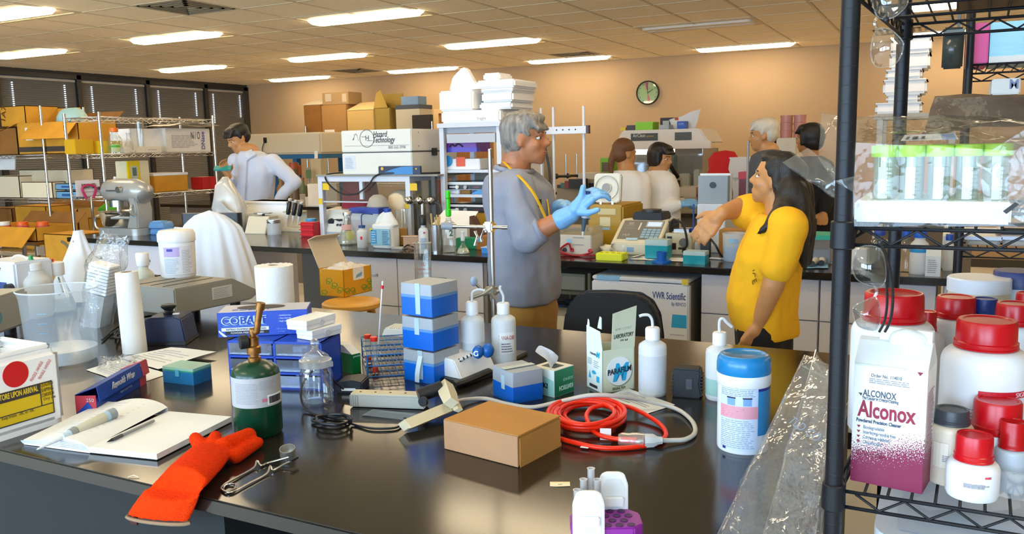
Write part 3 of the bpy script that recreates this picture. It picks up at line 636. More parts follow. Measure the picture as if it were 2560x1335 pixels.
vv = at(546, 845, zO)-C_; a2 = math.atan2(vv.y, vv.x)-pi/2; d2_ = vv.length; w2 = .115
t = thing('glove_carton', 'blue nitrile glove carton lettered COBALT on the drawer cabinet', 'carton', C_+Z3*.001, a2)
add(t, 'carton', box(0, 0, 0, w2, d2_, h2, .001), pc('1d3fa0', .4), 0)
add(t, 'top_print', box(.003, .003, h2, w2-.003, d2_-.003, h2+.0008), pc('b9bccf', .4), 0); add(t, 'slot', xf(cyl(.03, .0012, seg=24), (w2*.55, d2_*.55, h2+.0008), (0, 0, 0), (1, 2.2, 1)), pc('20222c', .5))
add(t, 'front_print', box(-.0006, .003, h2*.02, 0, d2_-.003, h2*.98), pc('2148b4', .4), 0)
LW = pc('cfe0f6', .5); LBLU = pc('6fa0e8', .5)
text(t, 'COBALT', h2*.42, (-.001, d2_*.955, h2*.52), LEFTF, pc('b4d0f4'), bold=.0022, fit=d2_*.5); text(t, 'COBALT', h2*.42, (-.0016, d2_*.95, h2*.52), LEFTF, pc('1b3c9c'), bold=.0004, fit=d2_*.49)
text(t, 'POWDER-FREE NITRILE EXAMINATION GLOVES', h2*.075, (-.001, d2_*.94, h2*.42), LEFTF, LBLU, fit=d2_*.48)
add(t, 'white_band', box(-.0012, d2_*.44, h2*.24, -.0004, d2_*.96, h2*.38), pc('e4e8f0', .5), 0); add(t, 'black_band', box(-.0012, d2_*.44, h2*.09, -.0004, d2_*.92, h2*.24), pc('14141c', .5), 0)
text(t, 'NITRILE EXAMINATION GLOVES', h2*.115, (-.0016, d2_*.91, h2*.27), LEFTF, INK, fit=d2_*.44); text(t, 'POWDER-FREE  TEXTURED', h2*.105, (-.0016, d2_*.86, h2*.125), LEFTF, pc('e0e0e8'), fit=d2_*.36)
for i, s_ in enumerate(('Ambidextrous', 'Non-Sterile', 'Single Use Only')): text(t, '- '+s_, h2*.085, (-.001, d2_*.33, h2*(.78-.12*i)), LEFTF, LW, fit=d2_*.14)
text(t, '100 Gloves', h2*.10, (-.001, d2_*.36, h2*.22), LEFTF, LBLU, fit=d2_*.11); text(t, 'by Weight', h2*.09, (-.001, d2_*.34, h2*.12), LEFTF, LBLU, fit=d2_*.08)
add(t, 'chevron', prism([(d2_*.90, h2*.02), (d2_*.99, h2*.30), (d2_*.99, h2*.22), (d2_*.94, h2*.02)], .001, 'x', -.0014), pc('e4e8f0'), 0)
text(t, 'COBALT', h2*.34, (w2*.20, d2_*.86, h2+.001), (0, 0, -pi/2), pc('26418f'), sx=1.2)
for k, (pl_, pc_, pr_, ty) in enumerate((((741, 846), (781, 852), (854, 833), 826), ((726, 821), (767, 828), (839, 806), 802))):
    zz = zO+.001+.0275*k; C_, a_, w_, d_, h_ = pbox(pl_, pc_, pr_, None, zz); h_ = .0265
    t = thing('white_carton', ['small white carton on the drawer cabinet, lower of two', 'small white carton lying on another on the drawer cabinet'][k], 'carton', C_, a_, 'white cartons on the drawer cabinet')
    add(t, 'tray', box(0, 0, 0, w_, d_, h_*.55, .001), PAPER, 0); add(t, 'lid', box(-.001, -.001, h_*.45, w_+.001, d_+.001, h_, .001), mt('bright_carton', (.86, .87, .88), .6), 0)
    add(t, 'thumb_notch', xf(cyl(.009, .0012, seg=18), (w_*.5, -.0012, h_*.45), (pi/2, 0, 0)), pc('cfd2d6', .6))
# wide paper towel roll standing behind the cabinet
P = at(694, 832); r = 46*mpp(P); h = hgt(P, 662)
t = thing('paper_towel_roll', 'wide white paper towel roll standing behind the glove carton', 'paper roll', P)
sp = []
for i in range(60):
    q = 2*pi*i/56; rr = r*(1+.02*i/56+.006*sin(q*5)); sp.append((rr*cos(q+2.6), rr*sin(q+2.6)))
inner = [(r*.3*cos(2*pi*i/56+2.6), r*.3*sin(2*pi*i/56+2.6)) for i in range(60)]
b = BM(); lo = [b.verts.new((x*.97, y*.97, 0)) for x, y in sp]; hi = [b.verts.new((x, y, h-.003*abs(sin(i)))) for i, (x, y) in enumerate(sp)]; li = [b.verts.new((x, y, 0)) for x, y in inner]; hi2 = [b.verts.new((x, y, h)) for x, y in inner]
for i in range(59):
    b.faces.new((lo[i], lo[i+1], hi[i+1], hi[i])); b.faces.new((hi[i], hi[i+1], hi2[i+1], hi2[i])); b.faces.new((hi2[i], hi2[i+1], li[i+1], li[i]))
add(t, 'paper', b, mt('soft_towel_paper', (.85, .85, .83), .9, bump=.25, bscale=40), 40)
add(t, 'core', lathe([(r*.3, 0), (r*.3, h-.002), (r*.27, h-.002), (r*.27, 0)], 24, False), CARD)
# ---- glass jar with ball stopper
P = at(794, 1010); s = mpp(P+Z3*.05); r = 41*s; h = hgt(P, 918)
t = thing('glass_jar', 'clear glass jar with ball-topped stopper in front of the drawers', 'jar', P)
add(t, 'body', lathe([(r*.9, .002), (r*.98, .008), (r, .02), (r, h*.82), (r*.93, h*.93), (r*.84, h), (r*.84, h+.004), (r*.80, h+.004), (r*.80, h), (r*.9, h*.92), (r*.95, h*.8), (r*.95, .02), (r*.8, .01), (0, .012)], 36, False), GLASS, 50)
hl = h+.004
add(t, 'lid_flange', lathe([(r*.82, hl-.002), (r*.98, hl), (r*.98, hl+.016), (r*.85, hl+.018)], 36), film('frosted_ring', (.92, .95, .95), .4, .1, .3), 50)
k = hgt(P, 872)-hl-.016
add(t, 'stopper', lathe([(r*.88, hl+.018), (r*.80, hl+.026), (r*.55, hl+.018+k*.55), (r*.25, hl+.018+k*.85), (r*.18, hl+.018+k*1.05)], 32, False), GLASS, 50)
zb = hgt(P, 858); add(t, 'ball_knob', sph(r*.29, 0, 0, zb, seg=20), film('solid_glass_ball', (.9, .93, .93), .06, .16, .02), 1)
# cord and adapter
t = thing('power_adapter', 'black power adapter with cord looped round the glass jar', 'adapter')
C_, a_, w_, d_, h_ = pbox((857, 975), (905, 984), (921, 968), 958)
add(t, 'plug_body', xf(prism([(0, 0), (d_, 0), (d_, h_), (d_*.35, h_*1.25), (0, h_*1.05)], w_*1.2, 'x', 0, .003), C_, (0, 0, a_)), pc('202228', .45))
add(t, 'label', xf(box(-.001, d_*.25, h_*.25, -.0002, d_*.8, h_*.5), C_, (0, 0, a_)), PAPER, 0)
c_ = [at(858, 972, BT+.02), at(838, 955, BT+.05), at(815, 925, BT+.085), at(795, 919, BT+.09), at(765, 945, BT+.07), at(752, 980, BT+.04), at(757, 1012, BT+.014), at(775, 1030, BT+.004), at(830, 1045, BT+.004), at(880, 1048, BT+.004)]
add(t, 'cord', tube(spath(c_, 6), .0028, 7), BLACK)
rnd = random.Random(4); lp_ = []
for k in range(26):
    q = k*.75; lp_.append(at(828+(52-rnd.random()*14)*cos(q)+8*rnd.random(), 1047+13*sin(q)+4*rnd.random(), BT+.004+.0012*k*.6))
lp_ += [at(880, 1060, BT+.004), at(930, 1071, BT+.004), at(985, 1070, BT+.004), at(1003, 1062, BT+.004)]
add(t, 'cord_bundle', tube(spath(lp_, 5), .0028, 7), BLACK)
# ---- blue wire rack with two red-capped tubes
t = thing('wire_tube_rack', 'blue wire test tube rack beside the stack of tip boxes', 'rack')
q0, q1, q3 = at(920, 944), at(1075, 934), at(906, 893); q2 = q1+q3-q0; hr = .062; WB = pc('2f6fb0', .4)
def wirebox(q0, q1, q2, q3, h, nu, nv, r=.0018, levels=(0, .5, 1)):
    bs = []
    for l in levels:
        z = Z3*(h*l+r)
        bs.append(tube([q+z for q in (q0, q1, q2, q3)], r, 6, closed=True))
        for i in range(1, nu): f = i/nu; bs.append(tube([q0*(1-f)+q1*f+z, q3*(1-f)+q2*f+z], r*.8, 5))
        for i in range(1, nv): f = i/nv; bs.append(tube([q0*(1-f)+q3*f+z, q1*(1-f)+q2*f+z], r*.8, 5))
    return bs
for l, nm in ((0, 'bottom_grid'), (.5, 'middle_grid'), (1, 'top_grid')): add(t, nm, join(*wirebox(q0, q1, q2, q3, hr, 8, 4, levels=(l,))), WB)
for q in (q0, q1, q2, q3): add(t, 'upright', tube([q+Z3*.001, q+Z3*(hr+.002)], .0024, 7), WB)
TUBEM = film('clear_plastic_tube', (.92, .95, .97), .16, .1, .15)
for k, (px, py, ty) in enumerate(((922, 905, 836), (938, 930, 842))):
    p = at(px, py, BT+.004); hh = hgt(p, ty)
    t = thing('centrifuge_tube', ['red-capped conical tube standing in the blue wire rack, rear of two', 'red-capped conical tube standing in the blue wire rack, front of two'][k], 'tube', p, 0, 'conical tubes in the wire rack')
    add(t, 'tube', lathe([(.002, .0), (.0075, .014), (.0085, hh-.012), (.0085, hh-.006)], 18), TUBEM); add(t, 'cap', lathe([(.0105, hh-.012), (.0108, hh-.010), (.0108, hh-.001), (.010, hh), (0, hh)], 20), pc('e03018', .4))
    add(t, 'tip_sleeve', lathe([(.0083, .0), (.0088, .014), (.0088, .015)], 14), pc('d04030', .5))
p0 = at(943, 905, BT+.01); p1 = p0+ (V((0, 0, hgt(p0, 703)))+rgt*(22*mpp(p0)))
stick('stirring_rod', 'thin white stirring rod with red ring leaning in the wire rack', 'rod', p0, p1, [('rod', pc('e6e6ea', .3), [(0, .0024), (.985, .0024), (1, .002)]), ('ring', pc('d81830', .4), [(.905, .0028), (.91, .0048), (.945, .0048), (.95, .0028)])])
C_, a_, w_, d_, h_ = pbox((874, 930), (882, 935), (905, 929), 868)
t = thing('green_carton', 'small green and white carton between drawers and wire rack', 'carton', C_, a_); add(t, 'carton', box(0, 0, 0, .03, .10, h_*.72), pc('0a7a3c', .4), 0); add(t, 'top', prism([(0, h_*.72), (.10, h_*.72), (.10, h_), (.04, h_)], .03, 'x'), PAPER, 0); text(t, 'precision', .008, (.004, -.0005, h_*.6), FRONT, LW)
# white rack of tips behind
C_ = at(955, 838); t = thing('microplate', 'white well plate lying behind the blue wire rack', 'plate', C_, R(8))
add(t, 'plate', prism([(0, 0), (.125, 0), (.12, .022), (.01, .022)], .085, 'y', 0), WHITE, 0)
add(t, 'well_ribs', join(*[box(.012+.009*i, .004, .022, .018+.009*i, .08, .026) for i in range(12)]), pc('d8dada', .4), 0)
# ---- glass cylinder behind the stack
P = at(1064, 858); r = 21*mpp(P+Z3*.2); h = hgt(P, 607)
t = thing('glass_cylinder', 'tall clear glass cylinder with red print behind the tip boxes', 'cylinder', P)
add(t, 'wall', lathe([(r*.95, .006), (r, .012), (r, h-.004), (r*1.1, h), (r*1.0, h-.001), (r*.93, h-.006), (r*.93, .014), (0, .012)], 30, False), GLASS, 50); add(t, 'rim', tube([(r*1.08*cos(2*pi*i/30), r*1.08*sin(2*pi*i/30), h) for i in range(30)], .0016, 6, closed=True), GLASSG)
add(t, 'foot', lathe([(r*1.8, 0), (r*1.8, .005), (r, .012)], 24), GLASSG)
fb = math.atan2(-P.y, -P.x)
for i, s_ in enumerate(('1L', 'GENERAL USE', '25  TC 20C')): text(t, s_, .017 if i == 0 else .009, (cos(fb)*(r+.001)+.0, sin(fb)*(r+.001), h-.072-.014*i), (pi/2, 0, fb+pi/2), pc('a04a38'), align='CENTER')
# ---- ring stand with clamps
P = at(1237, 898); s = mpp(P+Z3*.3); hR = hgt(P, 380)
t = thing('ring_stand', 'tall steel ring stand rod with two clamps in front of the person in grey', 'stand', P)
add(t, 'base_plate', box(-.07, -.03, 0, .07, .09, .012, .003), pc('4a4a48', .4)); add(t, 'rod', cyl(.0066, hR, .01, seg=16, bev=.001), mt('brushed_rod', (.45, .43, .40), .3, .95))
def stp(px, py):                                 # point in the stand's own upright plane
    q = P+Z3*hgt(P, py); dx = (px-pj(q)[0])*mpp(q); return q-P+rgt*dx
zc = stp(1228, 566)
cl = add(t, 'clamp_arm', tube([stp(1130, 562)+V((0, -.02, 0)), stp(1275, 568)+V((0, -.02, 0))], .0052, 12), CHROME)
add(cl, 'arm_tip', tube([stp(1262, 568)+V((0, -.02, 0)), stp(1276, 568)+V((0, -.02, 0))], .006, 12), STEEL)
g0, g1 = stp(1112, 561)+V((0, -.02, 0)), stp(1140, 562)+V((0, -.02, 0))
add(cl, 'jaw_sleeve', tube([g0, g1], [.010, .012], 12), pc('8a8f98', .5)); add(cl, 'collar', tube([g1, stp(1150, 562)+V((0, -.02, 0))], .008, 12), STEEL)
add(t, 'boss_head', xf(cbox(.03, .034, .03, -.015, bev=.005), (zc.x, zc.y-.01, zc.z)), STEEL)
add(t, 'wing_screw', tube([stp(1200, 575)+V((0, -.03, 0)), stp(1208, 588)+V((0, -.035, 0)), stp(1203, 610)+V((0, -.035, 0))], [.006, .005, .008], 10, flat=.5), CHROME)
add(t, 'wing_screw', tube([stp(1222, 572)+V((0, -.03, 0)), stp(1214, 592)+V((0, -.03, 0)), stp(1218, 600)+V((0, -.03, 0))], [.006, .004, .007], 10, flat=.5), CHROME)
zl = stp(1232, 726)
add(t, 'lower_clamp', join(xf(cbox(.04, .03, .024, -.012, bev=.005), zl+V((0, -.008, 0))), tube([stp(1182, 743)+V((0, -.02, 0)), stp(1215, 732)+V((0, -.02, 0)), stp(1262, 723)+V((0, -.02, 0))], .0052, 10), tube([stp(1216, 732)+V((0, -.02, 0)), stp(1240, 716)+V((0, -.02, 0))], .008, 8), tube([stp(1238, 728)+V((0, -.03, 0)), stp(1252, 745)+V((0, -.03, 0))], .006, 8)), mt('dull_clamp', (.35, .32, .26), .4, .8))
add(t, 'blue_knob', sph(.0135, *(stp(1193, 700)+V((0, -.02, 0))), sx=.75, sz=1.1), pc('9db8d8', .4)); add(t, 'knob_stem', tube([stp(1196, 705)+V((0, -.02, 0)), stp(1220, 728)+V((0, -.02, 0))], .004, 8), CHROME)
# ---- wash bottles
def wash(px, py, wpx, ty_sh, ty_cap, tip, label, liq=None, lvl=.5, lab=None):
    P = at(px, py); s = mpp(P+Z3*.08); r = wpx/2*s; h = hgt(P, ty_sh); hc = hgt(P, ty_cap)
    t = thing('wash_bottle', label, 'bottle', P, 0, 'plastic wash bottles')
    add(t, 'body', lathe([(r*.9, 0), (r*.98, .006), (r, .014), (r, h*.9), (r*.95, h*.96), (r*.75, h), (r*.46, h+.006), (r*.44, h+.012)], 32), HDPE, 50)
    if liq: add(t, 'liquid', lathe([(r*.94, .003), (r*1.003, .014), (r*1.003, h*lvl), (0, h*lvl)], 32), liq, 50)
    add(t, 'cap', lathe([(r*.52, h+.008), (r*.52, hc), (r*.45, hc+.004), (.004, hc+.005)], 26), mt('white_cap', (.86, .87, .88), .35), 50)
    def q(px_, py_):
        z = hgt(P, py_); dx = (px_-pj(P+Z3*z)[0])*mpp(P+Z3*z); return rgt*dx+Z3*z
    add(t, 'spout', tube(spath([V((0, 0, hc))]+[q(*p) for p in tip], 6), [.0042]*1 if False else .0038, 8), HDPE)
    if lab: lab(t, r, h, math.atan2(-P.y, -P.x))
    return t
def lab2(t, r, h, f):
    on(t, 'label', grid(12, 1, lambda u, v: V((1.3*r*u, 0, h*.42*v))), PAPER, f-.35, r*1.002, h*.30)
    text(t, 'DANA-DIS', .017, (cos(f+.2)*(r+.002), sin(f+.2)*(r+.002), h*.58), (pi/2, 0, f+pi/2+.1), pc('c06a60'), bend=r, align='CENTER', fit=r*1.3)
    on(t, 'print', lines(1.0*r, h*.2, 4, .003, 2), pc('6a6a88', .7), f-.2, r*1.004, h*.32)
wash(1184, 925, 60, 792, 757, [(1180, 742), (1182, 730), (1195, 724), (1212, 727)], 'milky wash bottle with curved spout beside the tip box stack', mt('clear_liquid', (.72, .76, .80), .2, alpha=.5), .55)
wash(1261, 915, 62, 790, 760, [(1258, 740), (1250, 722), (1252, 714)], 'milky wash bottle with printed label behind the ring stand', None, .5, lab2)
wash(1631, 985, 70, 855, 822, [(1630, 800), (1622, 788), (1608, 787), (1598, 790)], 'full milky wash bottle right of the film carton', mt('milky_liquid', (.75, .78, .84), .3, alpha=.6), .78)
wash(1797, 995, 68, 868, 834, [(1798, 815), (1800, 800), (1808, 797), (1818, 808), (1830, 818)], 'wash bottle of pale green liquid behind the blue-lidded canister', mt('green_liquid', (.42, .70, .62), .2, alpha=.75), .42)
# ---- blue rubber bulb with shaft
p0, p1 = at(1150, 900, BT+.06), at(1195, 880, BT+.075); p2 = at(1220, 876, BT+.075)
t = thing('pipette_bulb', 'blue double rubber bulb on a thin marked shaft', 'bulb')
add(t, 'shaft', tube([p0, p1], .004, 8), pc('d6dce0', .4)); add(t, 'bulb', xf(sph(.019, sx=.8, seg=18), p1), pc('1c5fae', .35), 1); add(t, 'bulb', xf(sph(.021, sx=.8, seg=18), p2), pc('1c5fae', .35), 1)
text(t, 'G', .020, p1+V((-.004, -.02, -.007)), (pi/2, 0, R(20)), pc('e8eef6'), bold=.0006)
for k in range(3): add(t, 'shaft_mark', tube([p0.lerp(p1, .15+.2*k), p0.lerp(p1, .22+.2*k)], .0044, 8), BLACK)
add(t, 'foot', tube([p0, at(1143, 935, BT+.008)], .006, 8), BLACK)
# white wedge meter with black base
C_, a_, w_, d_, h_ = pbox((1150, 962), (1155, 962), (1228, 938), 905)
t = thing('white_meter', 'white wedge-shaped meter on a black base behind the tip boxes', 'meter', C_, a_)
add(t, 'case', prism([(0, .012), (.10, .012), (.10, h_*1.05), (.03, h_)], w_*1.2, 'x', 0, .003), WHITE); add(t, 'base', box(-.02, -.012, 0, w_*1.5, .10, .014, .004), BLACK)
# ---- beige jointed electrode arm
BG = mt('aged_beige', (.60, .53, .36), .45)
t = thing('electrode_arm', 'beige jointed electrode arm lying on the bench by the cardboard box', 'arm')
bL, bR = at(874, 1019), at(1062, 1026); ang = math.atan2((bR-bL).y, (bR-bL).x); L = (bR-bL).length
add(t, 'base_bar', xf(box(0, 0, .002, L, .042, .034, .003), bL, (0, 0, ang)), pc('a8a69c', .45)); add(t, 'bar_top', xf(box(.003, .003, .034, L*.98, .039, .036), bL, (0, 0, ang)), BG, 0)
add(t, 'bar_ribs', join(*[xf(box(.002+.006*i, -.001, .004, .005+.006*i, 0, .032), bL, (0, 0, ang)) for i in range(4)]), pc('8f8d84', .5), 0)
for k in range(4): add(t, 'bar_hole', xf(cyl(.003, .0008, .036, L*(.12+.2*k), .02, 10), bL, (0, 0, ang)), pc('4a4436', .6))
add(t, 'joint_grip', tube([at(1046, 990, BT+.04), at(1105, 968, BT+.055)], .017, 14), BLACK)
h0, h1 = at(1112, 962, BT+.055), at(1128, 1008, BT+.045)
add(t, 'head', tube([h0, h0.lerp(h1, .5), h1], [.020, .022, .018], 4, flat=.8), BG, 20)
g0, g1 = at(1138, 1012, BT+.03), at(1008, 1066, BT+.016)
add(t, 'handle', tube([g0, g0.lerp(g1, .1), g1.lerp(g0, .04), g1], [.016, .024, .024, .019], 4, flat=.62), BG, 20)
add(t, 'hinge_plate', tube([at(1122, 975, BT+.05), at(1146, 1026, BT+.03)], .011, 4, flat=.5), BG, 20); add(t, 'screw', xf(cyl(.004, .002, seg=10), at(1012, 1046, BT+.032)), BLACK)
add(t, 'thumb_wheel', xf(cyl(.012, .008, -.004, seg=14), at(1058, 1004, BT+.038), (pi/2, 0, 0)), BLACK)
t2 = solo('glass_plate', 'thin clear plate lying under the beige arm', 'plate', xf(box(0, 0, 0, .13, .05, .004), at(905, 1042), (0, 0, .1)), GLASSG)
# black coat-hanger arm behind (black holder from the tip box to the stack)
t = solo('black_holder', 'black bar lying between the two tip box groups', 'bar', tube([at(1135, 962, BT+.012), at(1165, 952, BT+.014), at(1222, 928, BT+.014)], .012, 8, flat=.8), BLACK)
# ---- tissue carton
C_, a_, w_, d_, h_ = pbox((1345, 978), (1386, 994), (1432, 978), 928)
t = thing('tissue_carton', 'green and white lab tissue carton with a tissue pulled up', 'tissue box', C_, a_)
w_, d_ = w_*1.05, max(d_, .075)
add(t, 'carton', box(0, 0, 0, w_, d_, h_), pc('ccd8d4', .5), 0); add(t, 'side_print', box(.001, -.0008, .001, w_, 0, h_-.001), pc('11784a', .45), 0); add(t, 'top_print', box(0, 0, h_, w_, d_, h_+.0006), pc('ded8c6', .5), 0)
text(t, 'KIMTECH', .016, (w_*.95, -.0014, h_*.35), (pi/2, pi, 0), pc('cfe8d8'), bold=.0004, fit=w_*.7); text(t, 'SCIENCE', .010, (w_*.95, -.0014, h_*.62), (pi/2, pi, 0), pc('9fd0b0'), fit=w_*.5)
add(t, 'end_print', prism([(.002, h_*.02), (d_-.002, h_*.02), (d_-.002, h_*.9), (.002, h_*.6)], .0006, 'x', -.0006), pc('8ec0b4', .5), 0); text(t, 'KI', .018, (-.0012, d_*.5, h_*.3), LEFTF, pc('10243a'), bold=.0005)
add(t, 'slot', box(w_*.25, d_*.2, h_+.0006, w_*.75, d_*.8, h_+.0012), pc('3a3f3e'), 0)
add(t, 'tissue', jit(grid(10, 10, lambda u, v: V((w_*(.2+.6*u)-.03*v*v+.015*(u-.5)*v, d_*(.5+.35*(u-.5)*(1-v)+.10*sin(u*5)*v), h_-.002+.062*v*(1-.55*abs(u-.35))))), .006, 30), mt('tissue', (.86, .86, .86), .9, alpha=.95), 1)
# ---- film carton with flaps up
C_, a_, w_, d_, h_ = pbox((1430, 980), (1506, 985), (1586, 972), 878)
t = thing('film_carton', 'pale green laboratory film carton with raised lid panels', 'carton', C_, a_)
PG = pc('cdd6c4', .5); PW = pc('e6f2f2', .5)
add(t, 'front', box(0, 0, 0, .002, d_, h_), PW, 0); add(t, 'side', box(0, 0, 0, w_, .002, h_), pc('d3d9bf', .5), 0); add(t, 'back', box(w_-.002, 0, 0, w_, d_, h_*1.02), PG, 0); add(t, 'far_side', box(0, d_-.002, 0, w_, d_, h_), PG, 0); add(t, 'bottom', box(0, 0, 0, w_, d_, .002), PG, 0)
lx = .022
add(t, 'front_flap', quad([(0, 0, h_), (0, d_, h_), (-.006, d_*.86, h_*1.50), (-.006, d_*.02, h_*1.45)], .0015), PW, 0)
add(t, 'dust_flap', prism([(d_*.9, h_), (d_, h_), (d_*1.02, h_*1.50), (d_*.99, h_*1.62), (d_*.93, h_*1.60), (d_*.90, h_*1.5)], .0016, 'x', .004), PW, 0)
add(t, 'dust_flap', prism([(d_*.30, h_*1.45), (d_*.55, h_*1.45), (d_*.48, h_*1.6), (d_*.40, h_*1.74), (d_*.30, h_*1.72)], .0016, 'x', .012), pc('d8e0d4', .5), 0)
add(t, 'lid_panel', quad([(w_*.28, .001, h_), (w_*1.0, .001, h_), (w_*1.10, .006, h_*1.95), (w_*.36, .006, h_*1.82)], .0016), pc('c9cfb6', .5), 0)
text(t, 'LABORATORY', .0155, (w_*.36, .001, h_*1.24), (R(93), R(-3), 0), pc('3a3f3a'), shear=.2, bold=.0003, fit=w_*.62); text(t, 'FILM', .0155, (w_*.55, .001, h_*1.11), (R(93), R(-3), 0), pc('3a3f3a'), shear=.2, bold=.0003, fit=w_*.24); text(t, 'BEMIS FLEXIBLE', .009, (w_*.42, .002, h_*1.42), (R(93), R(-3), 0), pc('a8ae9c'), fit=w_*.5)
add(t, 'disc', xf(cyl(.038, .001, seg=36), (w_*.52, 0, h_*.48), (pi/2, 0, 0), (1, 1, 1)), pc('e6eaec', .5)); add(t, 'disc_shadow', xf(cyl(.0385, .0006, seg=36), (w_*.545, 0, h_*.455), (pi/2, 0, 0)), pc('8c9484', .6))
text(t, 'M', .062, (w_*.52, -.0016, h_*.27), FRONT, pc('1fa4d6'), align='CENTER', shear=.25, bold=.003, fit=w_*.5); text(t, 'PARAFILM', .0205, (w_*.52, -.0022, h_*.44), (pi/2, R(-5), 0), pc('22303a'), align='CENTER', shear=.1, bold=.0006, fit=w_*.74)
text(t, 'PARAFILM', .0085, (-.0008, d_*.75, h_*.83), LEFTF, pc('50585a')); text(t, 'M', .020, (-.0008, d_*.36, h_*.81), LEFTF, pc('1fa4d6'), bold=.0008, shear=.2)
add(t, 'print', xf(lines(d_*.3, h_*.16, 5, .0016, 3), (0, 0, 0)), GREYP, 0, loc=(-.0006, d_*.92, h_*.58), rot=(0, 0, -pi/2)); add(t, 'print', lines(d_*.36, h_*.18, 4, .0016, 5), GREYP, 0, loc=(-.0006, d_*.52, h_*.54), rot=(0, 0, -pi/2))
CY = pc('35aede', .5)
add(t, 'flask_mark', prism([(d_*.86, h_*.26), (d_*.70, h_*.26), (d_*.78, h_*.44)], .0006, 'x', -.0006), CY, 0); add(t, 'dish_mark', xf(cyl(.010, .0006, seg=20), (-.0006, d_*.52, h_*.42), (0, pi/2, 0), (.5, 1.1, 1)), CY, 0); add(t, 'beaker_mark', box(-.0006, d_*.18, h_*.22, 0, d_*.36, h_*.36), CY, 0)
add(t, 'barcode', bars(d_*.5, h_*.07), INK, 0, loc=(-.0006, d_*.8, h_*.06), rot=(0, 0, -pi/2))
text(t, 'SEALING FILM', .010, (w_*.3, -.001, h_*.05), FRONT, pc('5c6250'), fit=w_*.4)
# ---- closed cardboard box
P, a, w, d, h = pbox((1112, 1122), (1296, 1170), (1403, 1113), 1090)
t = thing('cardboard_box', 'closed brown cardboard box in the middle of the near bench', 'box', P, a)
KB = mt('kraft_board', (.50, .225, .045), .8, noise=.06, nscale=12, bump=.04, bscale=150)
add(t, 'tray', box(.002, .002, 0, w-.002, d-.002, h-.003, .001), KB, 0); add(t, 'lid', box(0, -.001, h-.003, w, d, h, .0012), KB, 0)
add(t, 'front_tuck', box(-.001, 0, .001, .002, d, h-.001, .001), mt('kraft_board_pale', (.42, .22, .105), .8, noise=.05, nscale=12), 0)
add(t, 'side_tuck', join(box(.004, -.002, .004, w-.004, .002, h-.006, .0012), box(w*.02, -.0028, .0, w*.98, -.002, h*.12)), KB, 0)
# ---- orange cord coil and grey lead
OR = mt('orange_cord_rubber', (.95, .022, .002), .35); GL_ = mt('grey_cord_rubber', (.58, .55, .50), .4)
t = thing('extension_cord', 'coiled orange extension cord with clear socket end', 'cord')
rnd = random.Random(2); pts = []; cx, cy = 1468, 1038
for k in range(130):
    q = k*2*pi/17; f = .66+.34*abs(sin(k*.052)); zz = BT+.006+.034*(k/130)
    pts.append(at(cx+95*f*cos(q)+8*sin(k*.13), cy+37*f*sin(q)-6*(k/130)+4*sin(k*.11), max(BT+.006, zz)))
add(t, 'coil', tube(spath(pts, 4), .0052, 8), OR, 1)
arc = [at(1545, 1012, BT+.022), at(1580, 1020, BT+.018), at(1620, 1040, BT+.012), at(1652, 1062, BT+.008), at(1665, 1085, BT+.006), at(1652, 1103, BT+.006), at(1620, 1113, BT+.006), at(1560, 1120, BT+.006), at(1490, 1118, BT+.006), at(1420, 1102, BT+.006), at(1380, 1088, BT+.006)]
add(t, 'tail', tube(spath(arc, 8), .0052, 8), OR, 1)
lead = [at(1470, 1055, BT+.03), at(1466, 1038, BT+.034), at(1480, 1020, BT+.036), at(1520, 1012, BT+.034), at(1540, 1018, BT+.03)]
lead2 = [at(1470, 1052, BT+.03), at(1476, 1070, BT+.022), at(1500, 1088, BT+.014), at(1530, 1096, BT+.012), at(1548, 1098, BT+.013)]
add(t, 'lead', tube(spath(lead[::-1]+lead2[1:], 6), .0052, 8), OR, 1)
p0, p1 = at(1546, 1099, BT+.014), at(1610, 1102, BT+.014)
so = add(t, 'socket', tube([p0, p0.lerp(p1, .15), p0.lerp(p1, .45), p0.lerp(p1, .55), p1], [.012, .016, .015, .017, .017], 12), film('pink_clear_vinyl', (.98, .85, .80), .32, .12, .15), 40, label='clear moulded socket')
add(so, 'contacts', tube([p0.lerp(p1, .05), p0.lerp(p1, .7)], .007, 8), OR)
add(t, 'warning_tag', xf(cbox(.024, .002, .026, 0, bev=0), at(1514, 1100, BT+.003), (0, 0, .3)), PAPER); add(t, 'warning_tag', xf(cbox(.018, .010, .001), at(1462, 1118, BT+.004), (0, 0, .1)), PAPER)
t = thing('grey_cable', 'grey power lead looping from the electrode arm to the orange cord', 'cord')
g = [at(1140, 1004, BT+.02), at(1165, 999, BT+.01), at(1215, 997, BT+.006), at(1270, 1010, BT+.006), at(1330, 1018, BT+.006), at(1400, 1004, BT+.03), at(1470, 989, BT+.05), at(1540, 990, BT+.045), at(1620, 1003, BT+.02), at(1690, 1022, BT+.007), at(1728, 1050, BT+.007), at(1738, 1080, BT+.007), at(1715, 1098, BT+.007), at(1680, 1101, BT+.009), at(1655, 1101, BT+.012)]
add(t, 'lead', tube(spath(g, 8), .0052, 8), GL_, 1)
p2 = at(1655, 1101, BT+.014)
add(t, 'plug', tube([p1, p1.lerp(p2, .5), p1.lerp(p2, .75), p2], [.016, .015, .009, .008], 8), pc('cfd0cc', .4))
